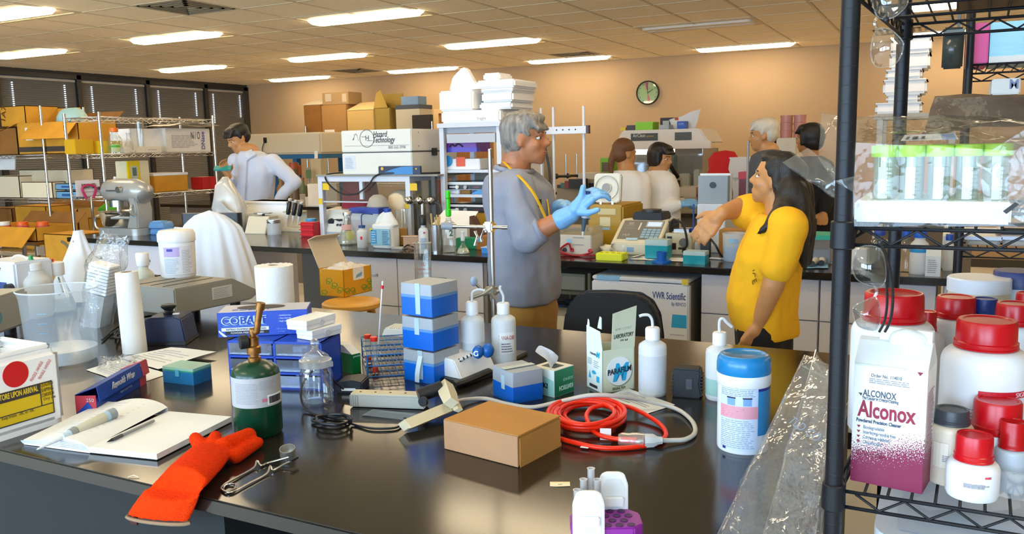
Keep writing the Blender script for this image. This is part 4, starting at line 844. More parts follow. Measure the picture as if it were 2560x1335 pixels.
# ---- black rubber-cased timer
P = at(1719, 988); s = mpp(P); t = thing('rubber_timer', 'black rubber-cased timer standing between the wash bottles', 'timer', P, YAW*.3)
W = 70*s; h = hgt(P, 917)
add(t, 'case', prism([(-W*.5, 0), (W*.5, 0), (W*.53, h*.12), (W*.45, h*.5), (W*.5, h*.88), (W*.46, h), (-W*.46, h), (-W*.5, h*.88), (-W*.45, h*.5), (-W*.53, h*.12)], .045, 'y', -.022, .004), pc('15161b', .5))
add(t, 'window', box(-W*.02, -.025, h*.30, W*.2, -.022, h*.66, .001), pc('4a4c52', .25)); add(t, 'ribs', join(*[box(sx*W*.46-.006, -.018, h*(.2+.11*k), sx*W*.46+.006, .018, h*(.2+.11*k)+.003) for k in range(6) for sx in (-1, 1)]), BLACK, 0)
# ---- blue-lidded wipes canister
P = at(1856, 1116); s = mpp(P+Z3*.12); r = 66*s; hl = hgt(P, 940); ht = hgt(P, 884)
t = thing('wipes_canister', 'disinfectant wipes canister with bright blue lid at the right of the bench', 'canister', P)
f = math.atan2(-P.y, -P.x)
add(t, 'body', lathe([(r*.93, 0), (r*.95, .003), (r*.955, .012), (r*.955, hl-.012), (r*.955, hl)], 48), mt('canister_white', (.80, .82, .88), .35), 50)
add(t, 'collar', lathe([(r*.98, hl-.014), (r*1.0, hl-.012), (r*1.0, hl+.010), (r*.97, hl+.012)], 48), WHITE, 50)
add(t, 'lid', lathe([(r*.985, hl+.010), (r*1.0, hl+.013), (r*1.0, ht-.018), (r*.97, ht-.008), (r*.88, ht), (r*.80, ht+.001), (r*.74, ht-.002), (0, ht-.002)], 48), pc('1f80bd', .25), 50, label='bright blue lid')
on(t, 'label', grid(20, 1, lambda u, v: V((1.50*r*u, 0, hl*.86*v))), pc('cdd9ee', .5), f-.98, r*.955, hl*.05); on(t, 'label_panel', grid(12, 1, lambda u, v: V((1.1*r*u, -.0002, hl*.64*v))), pc('2b86c0', .4), f+.58, r*.955, hl*.26)
on(t, 'label_band', grid(12, 1, lambda u, v: V((1.1*r*u, -.0005, hl*.07*v))), pc('1d2f86', .4), f+.58, r*.955, hl*.87); on(t, 'pink_band', grid(16, 1, lambda u, v: V((1.48*r*u, -.0006, hl*.17*v))), pc('e39aa8', .5), f-.97, r*.955, hl*.50)
on(t, 'print', lines(1.35*r, hl*.12, 5, .0013, 1, .1), pc('8a94b0', .7), f-.92, r*.957, hl*.80); on(t, 'print', lines(1.35*r, hl*.40, 15, .0012, 2, .2), pc('8a94b0', .7), f-.92, r*.957, hl*.08); on(t, 'print', lines(1.3*r, hl*.13, 4, .0014, 5, .5), pc('9a5a70', .7), f-.9, r*.9585, hl*.52)
for k in range(2): on(t, 'picture', grid(4, 1, lambda u, v: V((.30*r*u, -.0005, hl*.10*v))), pc('7aa2d8', .5), f-.62+.62*k, r*.956, hl*.68); on(t, 'picture_title', grid(4, 1, lambda u, v: V((.34*r*u, -.0008, hl*.018*v))), pc('1c2440', .5), f-.64+.62*k, r*.956, hl*.775)
on(t, 'logo', grid(3, 1, lambda u, v: V((.14*r*u, -.0008, hl*.035*v))), pc('26348a', .5), f-.82, r*.956, hl*.055)
# ---- clear zip bags leaning on the shelf post
def bag(name, label, q, thick=.02, amp=.02, seed=0, n=26, mat=None, extra=None):
    """q: four world corners (bottom-left, bottom-right, top-right, top-left); two crumpled walls"""
    t = thing(name, label, 'bag'); nrm = (q[1]-q[0]).cross(q[3]-q[0]).normalized()
    for sgn, nm in ((-1, 'near_wall'), (1, 'far_wall')):
        def fn(u, v):
            p = (q[0]*(1-u)+q[1]*u)*(1-v)+(q[3]*(1-u)+q[2]*u)*v; e = (4*u*(1-u))**.6*(1-.7*v**3)
            p = p+nrm*(sgn*thick*e); k = NZ.noise_vector(p*11+V((seed, sgn, 0)))+.6*NZ.noise_vector(p*27+V((seed+5, sgn, 0)))
            return p+k*amp*(.4+.6*e)
        add(t, nm, grid(n, n, fn), mat or film('zip_bag_film', (.985, .99, 1), .075, .06, .07, .6, 20), 1)
    edge = spath([q[0], q[3], q[2], q[1]], 1)
    add(t, 'seam', tube([q[0].lerp(q[3], .02), q[0].lerp(q[3], .5), q[3]], .0012, 5), FILM2); add(t, 'zip_strip', tube([q[3].lerp(q[0], .06), q[2].lerp(q[1], .06)], .0015, 5), FILM2)
    return t
bL, bR = at(1790, 1345, BT+.004), at(2035, 1372, BT+.004)
T0 = aty(2012, 888, 1.62); T1 = aty(2096, 935, 1.55)
tb = bag('zip_bag', 'clear zip bag with faint print leaning against the shelf post', [bL, bR, T1, T0], .022, .012, 3)
qn = (bR-bL).cross(T0-bL).normalized()
mid = (bL+bR+T1+T0)/4
rm = M((( T1-T0).normalized(), ((T0-bL)-(T1-T0).normalized()*((T0-bL).dot((T1-T0).normalized()))).normalized(), V((0, 0, 0)))); ex, ey = rm[0], rm[1]; ez = ex.cross(ey)
mrot = M((ex, ey, ez)).transposed().to_euler()
text(tb, 'TLD CO', .022, bL.lerp(T0, .62)+ex*.06-qn*0-(ez*-.028), mrot, pc('7f8894'))
q2 = [at(1905, 1350, BT+.004), at(2050, 1362, BT+.004), aty(2088, 960, 1.66), aty(2040, 875, 1.72)]
bag('zip_bag', 'second clear bag behind, standing tall against the shelf post', q2, .014, .012, 8)
# ---- razor blade
P = at(1400, 1212); t = thing('razor_blade', 'single-edge razor blade lying on the bare bench top', 'blade', P+Z3*.0006, R(25))
add(t, 'blade', prism([(-.019, -.009), (-.006, -.011), (.019, -.009), (.019, .004), (-.019, .004)], .0006), mt('blade_steel', (.6, .57, .48), .3, .9), 0); add(t, 'spine', box(-.019, .003, 0, .019, .010, .0014), mt('spine_steel', (.7, .64, .42), .4, .8), 0); add(t, 'notch', box(-.004, -.002, .0006, .004, -.0005, .0009), BLACK, 0)
# ---- purple tube rack with white handles
P = at(1515, 1408); zt = hgt(P, 1296); s = mpp(P+Z3*zt); W = 88*s
t = thing('tube_rack', 'purple tube rack with two white handles at the bottom picture edge', 'rack', P, YAW)
PU = pc('8b2a93', .4)
b = BM(); oc = [(-W, -W*.35), (-W*.72, -W*.62), (W*.72, -W*.62), (W, -W*.35), (W, W*.35), (W*.72, W*.62), (-W*.72, W*.62), (-W, W*.35)]
holes = [(W*(-.66+.33*i+(.165 if j % 2 else 0)), W*(-.45+.30*j)) for j in range(4) for i in range(5 if j % 2 == 0 else 4)]
add(t, 'plate', prism(oc, .022, 'z', zt-.022, .002), PU)
hm = pc('4a1052', .5)
for x, y in holes:
    hb = add(t, 'hole', cyl(W*.115, .0012, zt-.0002, x, y, 18), hm)
add(t, 'skirt', prism([(x*.86, y*.86) for x, y in oc], zt-.024, 'z', .001), WHITE, 0)
for k, (x, y, rz_) in enumerate(((-W*.55, -W*.66, 0), (W*.28, W*.66, 0))):
    hp = [(-W*.44, .01), (W*.44, .01), (W*.44, zt+.040), (W*.34, zt+.056), (W*.2, zt+.060), (-W*.2, zt+.060), (-W*.34, zt+.056), (-W*.44, zt+.040)]
    hd = add(t, 'handle', xf(prism(hp, .007, 'y', -.0035, .0015), (x, y, 0)), WHITE, 30)
    add(hd, 'handle_recess', xf(prism([(-W*.34, .02), (W*.34, .02), (W*.34, zt+.036), (W*.2, zt+.05), (-W*.2, zt+.05), (-W*.34, zt+.036)], .001, 'y', -.0045), (x, y, 0)), pc('dfe2e4', .4), 0); add(hd, 'grip_bar', xf(box(-W*.3, -.011, zt+.006, W*.3, -.0035, zt+.022, .002), (x, y, 0)), WHITE)
for k, (x, y) in enumerate(((-.74, -.05), (-.55, .25), (-.34, .40), (-.2, .12))):
    q = thing('sample_tube', 'open clear sample tube standing in the purple rack, '+['leftmost of four', 'second of four', 'tallest of four at the back', 'nearest the rear handle'][k], 'tube', P+M.Rotation(YAW, 3, 'Z') @ V((x*W*1.1, y*W, zt-.04)), 0, 'tubes in the purple rack')
    hh = (.088, .098, .112, .1)[k]
    add(q, 'wall', lathe([(W*.1, 0), (W*.105, hh-.001), (W*.118, hh), (W*.095, hh), (W*.088, .002)], 18, False), film('frosted_tube', (.97, .98, .99), .5, .04, .25), 50)
# ================================================================== middle island
IX0, IX1, IY0, IY1 = -6.18, .06, 4.30, 5.64
CAB = mt('pale_lilac_laminate', (.62, .61, .66), .45)
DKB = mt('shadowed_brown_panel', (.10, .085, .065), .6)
ni = thing('lab_island', 'long black-topped lab island with pale drawers in mid room', 'bench', (0, 0, 0))
add(ni, 'countertop', box(IX0, IY0, BT-.035, IX1, IY1, BT, .003), BTOP)
FY = 4.36
def fx(px, py=650, Y=FY): return aty(px, py, Y).x
def cabinet(px0, px1, cols, label, rows=(.30, .56, .87), hs=True):
    x0, x1 = fx(px0), fx(px1); t = thing('base_cabinet', label, 'cabinet', (x0, FY, 0), 0, 'pale drawer cabinets under the island'); W = x1-x0
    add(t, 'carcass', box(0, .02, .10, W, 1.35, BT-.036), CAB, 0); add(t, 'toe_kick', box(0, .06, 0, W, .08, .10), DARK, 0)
    xs = [0]+[fx(p)-x0 for p in cols]+[W]; zs = [.11]+list(rows)
    for i in range(len(xs)-1):
        for j in range(len(zs)-1):
            dw = add(t, 'drawer_front', box(xs[i]+.003, 0, zs[j]+.003, xs[i+1]-.003, .019, zs[j+1]-.003, .0015), CAB, 0)
            c = (xs[i]+xs[i+1])/2; z = (zs[j]+zs[j+1])/2+.04
            if hs: add(dw, 'pull', join(box(c-.055, -.006, z-.010, c+.055, 0, z+.010, .002), box(c-.05, -.012, z+.002, c+.05, -.006, z+.008, .002)), STEEL, 0)
    return t
cabinet(192, 430, (300,), 'pale drawer cabinet below the stand mixer')
cabinet(862, 1207, (992,), 'pale drawer cabinet behind the wooden stool')
cabinet(1753, 2050, (1900,), 'pale drawer cabinet behind the person in yellow', (.36, .66, .87), False)
cabinet(2052, 2345, (2200,), 'pale drawer cabinet behind the shelf post', (.36, .66, .87), False)
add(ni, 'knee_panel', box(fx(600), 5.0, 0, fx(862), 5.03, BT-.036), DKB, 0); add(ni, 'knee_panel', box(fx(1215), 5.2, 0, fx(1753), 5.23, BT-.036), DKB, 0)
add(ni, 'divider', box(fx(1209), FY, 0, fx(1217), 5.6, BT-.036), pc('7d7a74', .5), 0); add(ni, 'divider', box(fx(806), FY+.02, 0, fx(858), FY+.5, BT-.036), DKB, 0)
add(ni, 'end_panel', box(IX1-.05, FY, 0, IX1-.02, 5.6, BT-.036), CAB, 0)
# ---- small fridge under the island
x0, x1 = fx(1479, 750, 4.27), fx(1722, 750, 4.27); zt = aty(1600, 704, 4.27).z
t = thing('fridge', 'white under-bench laboratory fridge behind the black chair', 'fridge', (x0, 4.27, 0)); W = x1-x0
add(t, 'body', box(.01, .05, .03, W-.01, .62, zt+.0, .006), pc('8d8576', .5)); add(t, 'door', box(0, 0, .05, W, .05, zt-.005, .008), pc('d6dae2', .35)); add(t, 'top', box(.005, .0, zt, W-.005, .6, zt+.02, .004), pc('cfd4dc', .4))
text(t, 'VWR Scientific', .052, (W*.64, -.001, zt-.085), FRONT, pc('2c3f86'), bold=.0006, fit=W*.33); text(t, 'By REVCO', .026, (W*.83, -.001, zt-.118), FRONT, pc('4a5a94'), fit=W*.14)
n_ = add(t, 'notice', box(W*.80, -.0012, zt-.42, W*.985, 0, zt-.15), pc('d9dade', .6), 0); add(n_, 'notice_header', prism([(W*.83, zt-.235), (W*.98, zt-.235), (W*.98, zt-.165), (W*.84, zt-.165)], .001, 'y', -.0022), pc('2f9fd4', .5), 0); add(n_, 'print', xf(lines(W*.15, .14, 5, .004, 3), (W*.82, -.0016, zt-.40)), GREYP, 0)
add(t, 'caution_tag', box(W*.93, -.001, zt-.005, W*.99, .02, zt+.022), pc('d8c040', .5), 0); add(t, 'door_edge', box(.03, -.001, zt-.002, W*.30, .03, zt+.022), pc('7fb2da', .5), 0)
for sx in (.05, W-.07): add(t, 'foot', box(sx, .1, 0, sx+.03, .5, .03), BLACK, 0)
# ---- odds under the island
def sbx(name, label, cat, px0, px1, pyb, pyt, Y, dep, mat, z0=None, lidm=None):
    a, b = aty(px0, pyb, Y), aty(px1, pyb, Y); zb = z0 if z0 is not None else max(0, a.z); W = b.x-a.x; hh = aty((px0+px1)/2, pyt, Y).z-zb
    t = thing(name, label, cat, (a.x, Y, zb)); add(t, 'body', box(0, 0, 0, W, dep, hh*.86 if lidm else hh, .004), mat)
    if lidm: add(t, 'lid', box(-.004, -.004, hh*.84, W+.004, dep+.004, hh, .003), lidm)
    return t, W, hh
t, W, hh = sbx('storage_bin', 'cream plastic bin on the rack under the island', 'bin', 1385, 1462, 722, 684, 4.75, .35, pc('b9b298', .5), None, pc('a09a84', .5))
zr = t.location.z
rk = thing('under_bench_rack', 'low wire rack under the island beside the fridge', 'rack', (fx(1362, 720, 4.7), 4.7, 0)); Wr = fx(1474, 720, 4.7)-fx(1362, 720, 4.7)
for x in (0, Wr):
    for y in (0, .4): add(rk, 'post', cyl(.012, zr+.12, 0, x, y, 10), pc('8a8468', .4))
add(rk, 'shelf', box(0, 0, zr-.02, Wr, .4, zr-.001), pc('77725c', .5), 0); add(rk, 'shelf', box(0, 0, zr-.25, Wr, .4, zr-.235), pc('77725c', .5), 0)
t = thing('blue_bag', 'crumpled dark blue bag on the low rack under the island', 'bag', (fx(1415, 745, 4.85), 4.85, zr-.235)); add(t, 'bag', jit(xf(sph(.12, 0, 0, .075, 1.15, .9, .6, 20), (0, 0, 0)), .03, 9, 2), pc('46586e', .5), 1); add(t, 'strap', tube(spath([(-.08, -.06, .10), (0, -.09, .15), (.08, -.05, .11)], 5), .008, 7), BLACK)
sbx('white_crate', 'white crate standing on the floor under the island', 'crate', 1352, 1440, 860, 790, 4.4, .25, pc('cfc7b4', .5), 0)
# ---- black chair
P = V((aty(1530, 760, 3.05).x, 3.05, 0)); Wc = 250*mpp(P+Z3*.85)
t = thing('office_chair', 'black office chair with rounded backrest pushed to the far bench side', 'chair', P, R(8))
zt = aty(1530, 730, 3.05).z; CH = mt('black_chair_fabric', (.010, .010, .012), .75, bump=.2, bscale=300)
bk = [(-.5, 0), (-.5, .5), (-.47, .75), (-.40, .9), (-.28, .985), (0, 1), (.28, .985), (.40, .9), (.47, .75), (.5, .5), (.5, 0), (.3, -.08), (-.3, -.08)]
add(t, 'backrest', prism([(x*Wc, zt-.34+z*.34) for x, z in bk], .06, 'y', -.03, .012), CH); add(t, 'backrest_shell', prism([(x*Wc*1.01, zt-.34+z*.343) for x, z in bk], .012, 'y', .03, .004), BLACK)
add(t, 'seat', rbox(.46, .46, .07, .08, .44, 0, .30, bev=.012), CH); add(t, 'back_bar', tube(spath([(0, .03, zt-.25), (0, .0, .6), (0, .06, .45), (0, .2, .43)], 5), .018, 8), BLACK); add(t, 'column', cyl(.025, .35, .1, 0, .30, 14), STEEL)
for k in range(5):
    q = 2*pi*k/5+.3; lg = add(t, 'base_leg', tube([(0, .30, .11), (.26*cos(q), .30+.26*sin(q), .07)], .018, 8), BLACK); add(lg, 'caster', sph(.028, .27*cos(q), .30+.27*sin(q), .029, seg=10), BLACK)
# ---- wooden stool with open yellow carton
Pst = V((aty(880, 760, 3.35).x, 3.35, 0)); zs = aty(880, 752, 3.35).z
WD = mt('honey_wood', (.72, .36, .06), .4, noise=.12, nscale=4, stretch=(2, 2, 14))
t = thing('wooden_stool', 'honey-coloured round wooden stool between the benches', 'stool', Pst); rs = 74*mpp(Pst+Z3*.7)
add(t, 'seat', lathe([(rs*.9, zs-.035), (rs, zs-.025), (rs, zs-.008), (rs*.93, zs), (0, zs)], 32), WD)
for k in range(4):
    q = pi/4+k*pi/2; add(t, 'leg', tube([(rs*.62*cos(q), rs*.62*sin(q), zs-.03), (rs*1.0*cos(q), rs*1.0*sin(q), 0)], .022, 10), WD)
for z in (.2, .32): add(t, 'stretcher', join(*[tube([(rs*.9*cos(pi/4+k*pi/2), rs*.9*sin(pi/4+k*pi/2), z), (rs*.9*cos(pi/4+(k+1)*pi/2), rs*.9*sin(pi/4+(k+1)*pi/2), z)], .012, 8) for k in range(4)]), WD)
z = zs+.001; C_ = at(861, 744, z); a_ = R(38); A_ = at(803, 738, z); B_ = at(930, 727, z)
a_ = math.atan2((B_-C_).y, (B_-C_).x); w_ = (B_-C_).length; d_ = (A_-C_).length; h_ = hgt(C_, 676)
t = thing('yellow_carton', 'open yellow carton with green marks on the wooden stool', 'carton', C_, a_); YC = pc('dc9a14', .5)
add(t, 'carton', join(box(0, 0, 0, w_, .004, h_), box(0, 0, 0, .004, d_, h_), box(w_-.004, 0, 0, w_, d_, h_), box(0, d_-.004, 0, w_, d_, h_), box(0, 0, 0, w_, d_, .004)), YC, 0)
add(t, 'lid', join(quad([(0, d_, h_), (w_, d_, h_), (w_*.98, d_*1.42, h_*2.0), (.0, d_*1.42, h_*2.05)], .004), quad([(0, d_*1.42, h_*2.05), (w_*.98, d_*1.42, h_*2.0), (w_*.96, d_*1.18, h_*2.18), (.02, d_*1.18, h_*2.2)], .004)), pc('cbbba2', .7), 0)
add(t, 'label', box(w_*.34, -.001, h_*.55, w_*.72, 0, h_*1.0), PAPER, 0); add(t, 'label_picture', prism([(w_*.42, h_*.62), (w_*.64, h_*.68), (w_*.66, h_*.82), (w_*.46, h_*.74)], .0008, 'y', -.002), pc('7fa8c8', .5), 0)
rnd = random.Random(3); GM = pc('5f9a3a', .5)
for k in range(9):
    q = .006+.008*rnd.random(); s_ = join(xf(lathe([(.012, 0), (.016, 0), (.016, .0008), (.012, .0008)], 14, False), (0, 0, 0), (pi/2, 0, 0), (1.3, .7, 1)), xf(lathe([(.008, 0), (.012, 0), (.012, .0008), (.008, .0008)], 12, False), (.008, -.0002, -.014), (pi/2, 0, 0), (1.2, .7, 1)))
    if k < 5: add(t, 'logo_mark', xf(s_, (w_*(.10+.2*k) if k != 2 else w_*.9, -.001, h_*(.25+.5*((k*7) % 3)/2.6) if k not in (1, 2) else h_*.22)), GM, 0)
    else: add(t, 'logo_mark', xf(s_, (-.001, d_*(.15+.22*(k-5)), h_*(.15+.6*((k*5) % 4)/4)), (0, 0, pi/2)), GM, 0)
add(t, 'packing', jit(xf(grid(18, 18, lambda u, v: V((w_*(.02+.96*u), d_*(.02+.96*v), h_*(.95+.22*sin(pi*u)*sin(pi*v))))), (0, 0, 0)), .015, 60, 4), mt('packing_paper', (.80, .74, .66), .8), 1)
# ---- chair draped with a white cloth
Pc = V((aty(540, 690, 3.3).x, 3.3, 0)); s = mpp(Pc+Z3*1)
t = thing('cloth_chair', 'chair standing behind the grey instrument, hidden under a white cloth', 'chair', Pc, R(18))
zc = aty(520, 523, 3.3).z
add(t, 'backrest', rbox(.34, .05, .42, .02, zc-.44), BLACK); add(t, 'seat', rbox(.42, .42, .06, .05, .5, 0, -.22), BLACK)
for x in (-.18, .18):
    for y in (-.04, -.40): add(t, 'leg', cyl(.014, .5, 0, x, y, 10), BLACK)
t = thing('white_cloth', 'white lab coat draped over a chair back in long folds', 'cloth', Pc, R(12)); CL = mt('white_cotton', (.76, .78, .84), .9, bump=.05, bscale=200)
def drape(u, v):                                  # u round the back, v downwards
    q = u*2*pi; topx, topy = .13, .04; k = v**.55; fold = .016*sin(9*q)+.011*sin(17*q+1)
    rx, ry = topx*min(1, v*7)**.5+(.13)*k+fold*v*1.4, topy*min(1, v*7)**.5+.09*k+fold*v*1.2
    return V((rx*cos(q)+.05*v, ry*sin(q)-.02, zc-.004-.015*min(1, v*9)*(cos(q)**2)-v*.50+.02*sin(3*q)*v))
add(t, 'cloth', grid(96, 24, drape), CL, 1)
# ---- stand mixer
P = at(322, 584); s = mpp(P); t = thing('stand_mixer', 'silver stand mixer with steel bowl on the island', 'mixer', P, 0)
MG = mt('silver_enamel', (.42, .42, .40), .3, .3); u = s
hd = hgt(P, 450)
add(t, 'foot', rbox(150*u, 75*u, 16*u, 20*u, 0, 0, 0), MG); add(t, 'column', prism([(22*u, 14*u), (62*u, 14*u), (66*u, 60*u), (58*u, 100*u), (34*u, 100*u), (40*u, 60*u)], 46*u, 'y', -23*u, 3*u), MG)
add(t, 'head', tube([(-62*u, 0, hd-26*u), (-56*u, 0, hd-26*u), (-20*u, 0, hd-24*u), (40*u, 0, hd-26*u), (72*u, 0, hd-34*u), (76*u, 0, hd-38*u)], [18*u, 26*u, 28*u, 29*u, 25*u, 14*u], 18), MG, 60)
add(t, 'nose_band', tube([(-66*u, 0, hd-26*u), (-56*u, 0, hd-26*u)], [20*u, 27*u], 18), CHROME); add(t, 'hub_knob', xf(cyl(8*u, 8*u, seg=14), (20*u, -30*u, hd-22*u), (pi/2, 0, 0)), CHROME)
add(t, 'trim_strip', box(-36*u, -29*u, hd-27*u, 10*u, -27.5*u, hd-23*u), CHROME, 0); add(t, 'attachment_cap', xf(cbox(26*u, 22*u, 8*u), (-76*u, 0, hd-24*u)), STEEL)
add(t, 'planetary', cyl(22*u, 16*u, hd-66*u, -28*u, 0, 18), STEEL); add(t, 'beater', tube([(-28*u, 0, hd-64*u), (-28*u, 0, hd-100*u)], 6*u, 10), STEEL)
bw = hd-78*u
add(t, 'bowl', lathe([(26*u, 14*u), (40*u, 22*u), (46*u, 50*u), (48*u, bw), (50*u, bw+1*u), (46*u, bw-2*u), (43*u, 50*u), (36*u, 24*u), (0, 20*u)], 32, False, x=-28*u), CHROME, 60)
add(t, 'bowl_handle', tube(spath([(-72*u, -12*u, bw-8*u), (-92*u, -20*u, bw-14*u), (-92*u, -20*u, bw-40*u), (-70*u, -12*u, bw-46*u)], 5), 3*u, 8), CHROME)
add(t, 'bowl_arm', tube([(34*u, -20*u, 42*u), (-10*u, -38*u, 42*u)], 3.5*u, 8), MG); add(t, 'crank', tube(spath([(52*u, -26*u, 74*u), (54*u, -34*u, 56*u), (70*u, -36*u, 48*u)], 4), 2.5*u, 8), CHROME)
BLP = mt('blue_plastic_pack', (.12, .30, .60), .25, alpha=.92)
for k, (px, py, w_, h_) in enumerate(((388, 586, 64, 20), (384, 570, 60, 16), (330, 566, 24, 34))):
    P = at(px, 588 if k < 2 else 578)+Z3*(.047 if k == 1 else 0)+V((0, .02, 0)); t = thing('blue_pack', ['shiny blue plastic pack beside the mixer, lower of two', 'shiny blue plastic pack beside the mixer, upper of two', 'small blue tub behind the mixer bowl'][k], 'pack', P, 0)
    add(t, 'pack', jit(rbox(w_*u*.9, 44*u, 17*u if k < 2 else 30*u, 12*u, 0, 0, .06, taper=.9, bev=3*u), .004, 20, k), BLP, 50); add(t, 'fold', jit(xf(cbox(w_*u*.5, 20*u, 2*u), (0, .05, 17.2*u if k < 2 else 30*u)), .003, 20), pc('7fb4e4', .3), 0)
P = at(432, 588)+V((0, .02, 0)); t = thing('label_card', 'white card with black print on the island beside the blue packs', 'card', P, R(-10)); add(t, 'card', xf(cbox(40*u, 2*u, 22*u, 0), (0, 0, 0), (R(-38), 0, 0)), PAPER, 0); text(t, 'NOTICE', .022, (-17*u, -.012, 10*u), (R(52), 0, 0), INK, bold=.0005)
# ---- grey plastic bag on something
P = at(495, 592)+V((0, .35, 0)); t = thing('grey_bag', 'silvery plastic bag standing crumpled left of the person in the pale shirt', 'bag', P); s = mpp(P); hh = hgt(P, 442)
b = lathe([(42*s, 0), (46*s, .1), (44*s, hh*.45), (40*s, hh*.62), (26*s, hh*.85), (6*s, hh)], 28, sy=.6)
for v in b.verts:
    f = v.co.z/hh; v.co.x += -14*s*f+NZ.noise(v.co*9)*.05*(.5+f); v.co.y += NZ.noise(v.co*9+V((5, 0, 0)))*.04
add(t, 'bag', b, mt('silver_poly', (.62, .62, .60), .3, .15, alpha=.95), 1); add(t, 'flap', jit(grid(8, 8, lambda u_, v_: V((-10*s+60*s*u_, -.12, hh*(.62-.25*v_)-.1*u_))), .012, 15), mt('silver_poly', (.62, .62, .60), .3), 1); text(t, 'SPECIMEN', .018, (-.02, -.185, hh*.34), (R(80), 0, 0), pc('5a6472'))
# ---- generic small lab items
def bottle(name, label, cat, px, pyb, wpx, pyt, body, cap=None, shape='bottle', liq=None, lvl=.5, z=BT, group=None, dY=0, capf=.12, neck=.42):
    P = at(px, pyb, z)+V((0, dY, 0)); s = mpp(P); r = wpx/2*s; h = hgt(P, pyt); t = thing(name, label, cat, P, 0, group)
    if shape == 'bottle': pr = [(r*.92, 0), (r, h*.03), (r, h*(.80-capf)), (r*.9, h*(.86-capf)), (r*neck, h*(.93-capf)), (r*neck, h*(1-capf))]
    elif shape == 'flask': pr = [(r*.95, 0), (r, h*.05), (r*.9, h*.18), (r*neck, h*.70), (r*neck*.9, h*(1-capf)), (r*neck*1.15, h*(1-capf*.5))]
    elif shape == 'beaker': pr = [(r*.85, 0), (r*.88, h*.03), (r*.95, h*.9), (r, h)]
    elif shape == 'can': pr = [(r, 0), (r, h*(.84-capf)), (r*.8, h*(.9-capf)), (r*.45, h*(.93-capf)), (r*.45, h*(1-capf))]
    else: pr = [(r, 0), (r, h*(1-capf))]
    add(t, 'body', lathe(pr, 26, shape != 'beaker'), body, 50)
    if liq: add(t, 'liquid', lathe([(r*.80, h*.015)]+[(x*.97, z_) for x, z_ in pr[1:] if 0 < z_ < h*lvl]+[(r*.9 if shape != 'flask' else r*(.9-.5*lvl), h*lvl), (0, h*lvl)], 24), liq, 50)
    if cap: add(t, 'cap', lathe([(r*neck*1.2, h*(1-capf)-.002), (r*neck*1.25, h*(1-capf*.8)), (r*neck*1.25, h*.985), (r*neck*1.1, h), (0, h)], 22), cap, 50)
    return t, r, h, math.atan2(-P.y, -P.x)
WP = pc('e4e2da', .4)
# flat-topped balance and tray
t, W, hh = sbx('balance', 'white flat-topped balance behind the draped chair', 'balance', 530, 590, 583, 536, at(590, 583).y, .32, pc('cfcabb', .4), BT, pc('e6e2d6', .35)); add(t, 'front_display', box(W*.60, -.003, .03, W*.95, 0, hh*.4, .001), pc('2a2c30', .3))
t, W, hh = sbx('foam_tray', 'white foam tray behind the small scale', 'tray', 618, 718, 555, 503, 5.25, .2, FOAM, BT); add(t, 'rim', box(-.01, -.01, hh-.02, W+.01, .21, hh, .004), FOAM)
P = at(655, 582); s = mpp(P); t = thing('small_scale', 'small beige scale with blue control panel', 'scale', P, R(6)); W = 62*s; hh = hgt(P, 540)
add(t, 'case', prism([(-.09, 0), (.09, 0), (.09, hh), (-.03, hh), (-.085, hh*.12)], W, 'x', -W/2, .004), pc('d9cfb8', .4)); add(t, 'panel', xf(box(-W*.34, -.002, hh*.22, W*.26, 0, hh*.80, .001), (0, -.078, .0), (R(-32), 0, 0)), pc('3c5f86', .4)); add(t, 'display', xf(box(-W*.26, -.004, hh*.5, W*.18, -.002, hh*.72), (0, -.078, 0), (R(-32), 0, 0)), pc('b8c8d0', .3), 0)
add(t, 'pan_stem', cyl(.012, .02, hh, .0, .03, 10), BLACK); add(t, 'pan', cyl(.075, .006, hh+.018, 0, .03, 28), STEEL)
bottle('plastic_cup', 'small milky plastic cup with foil cover beside the scale', 'cup', 686, 586, 34, 548, HDPEC, mt('foil_cover', (.7, .7, .7), .25, 1, bump=.5, bscale=80), 'straight', None, .5, BT, capf=.25, neck=.82)
# pipettes on a stand
P = at(738, 578); s = mpp(P); t = thing('pipette_stand', 'cream pipette stand behind the red rack', 'stand', P); add(t, 'base', box(-34*s, -16*s, 0, 34*s, 20*s, 10*s, .003), pc('d8cdb2', .4)); add(t, 'post', box(-30*s, 10*s, 8*s, 30*s, 14*s, 52*s, .002), pc('d8cdb2', .4)); add(t, 'arm', box(-32*s, -6*s, 46*s, 32*s, 12*s, 50*s, .002), pc('cbbfa2', .4))
for k in range(3):
    q0, q1 = P+V(((-20+18*k)*s, -9*s, 14*s)), P+V(((-2+18*k)*s, -9*s, 82*s-4*s*k))
    stick('pipette', ['black-handled pipette in the cream stand, leftmost', 'black-handled pipette in the cream stand, middle', 'black-handled pipette in the cream stand, rightmost'][k], 'pipette', q0, q1, [('tip', WHITE, [(0, .002), (.30, .009), (.42, .012)]), ('handle', BLACK, [(.42, .014), (.5, .018), (.86, .017), (.90, .011)]), ('plunger', pc('b8b8b4', .3), [(.90, .008), (.93, .017), (1, .015)])])
t, W, hh = sbx('red_rack', 'red plastic tube rack on the island front', 'rack', 752, 784, 592, 556, at(768, 592).y, .09, pc('c0141c', .4), BT); 
for k in range(3): add(t, 'cross_bar', box(-.006, -.006, hh*(.1+.35*k), W+.006, .0, hh*(.1+.35*k)+.008), pc('d8202a', .4), 0)
bottle('blue_cap_tube', 'blue-capped tube standing in the red rack', 'tube', 771, 586, 24, 546, HDPEC, pc('3a9ad4', .4), 'straight', z=BT+.01, capf=.2, neck=.9, dY=.04)
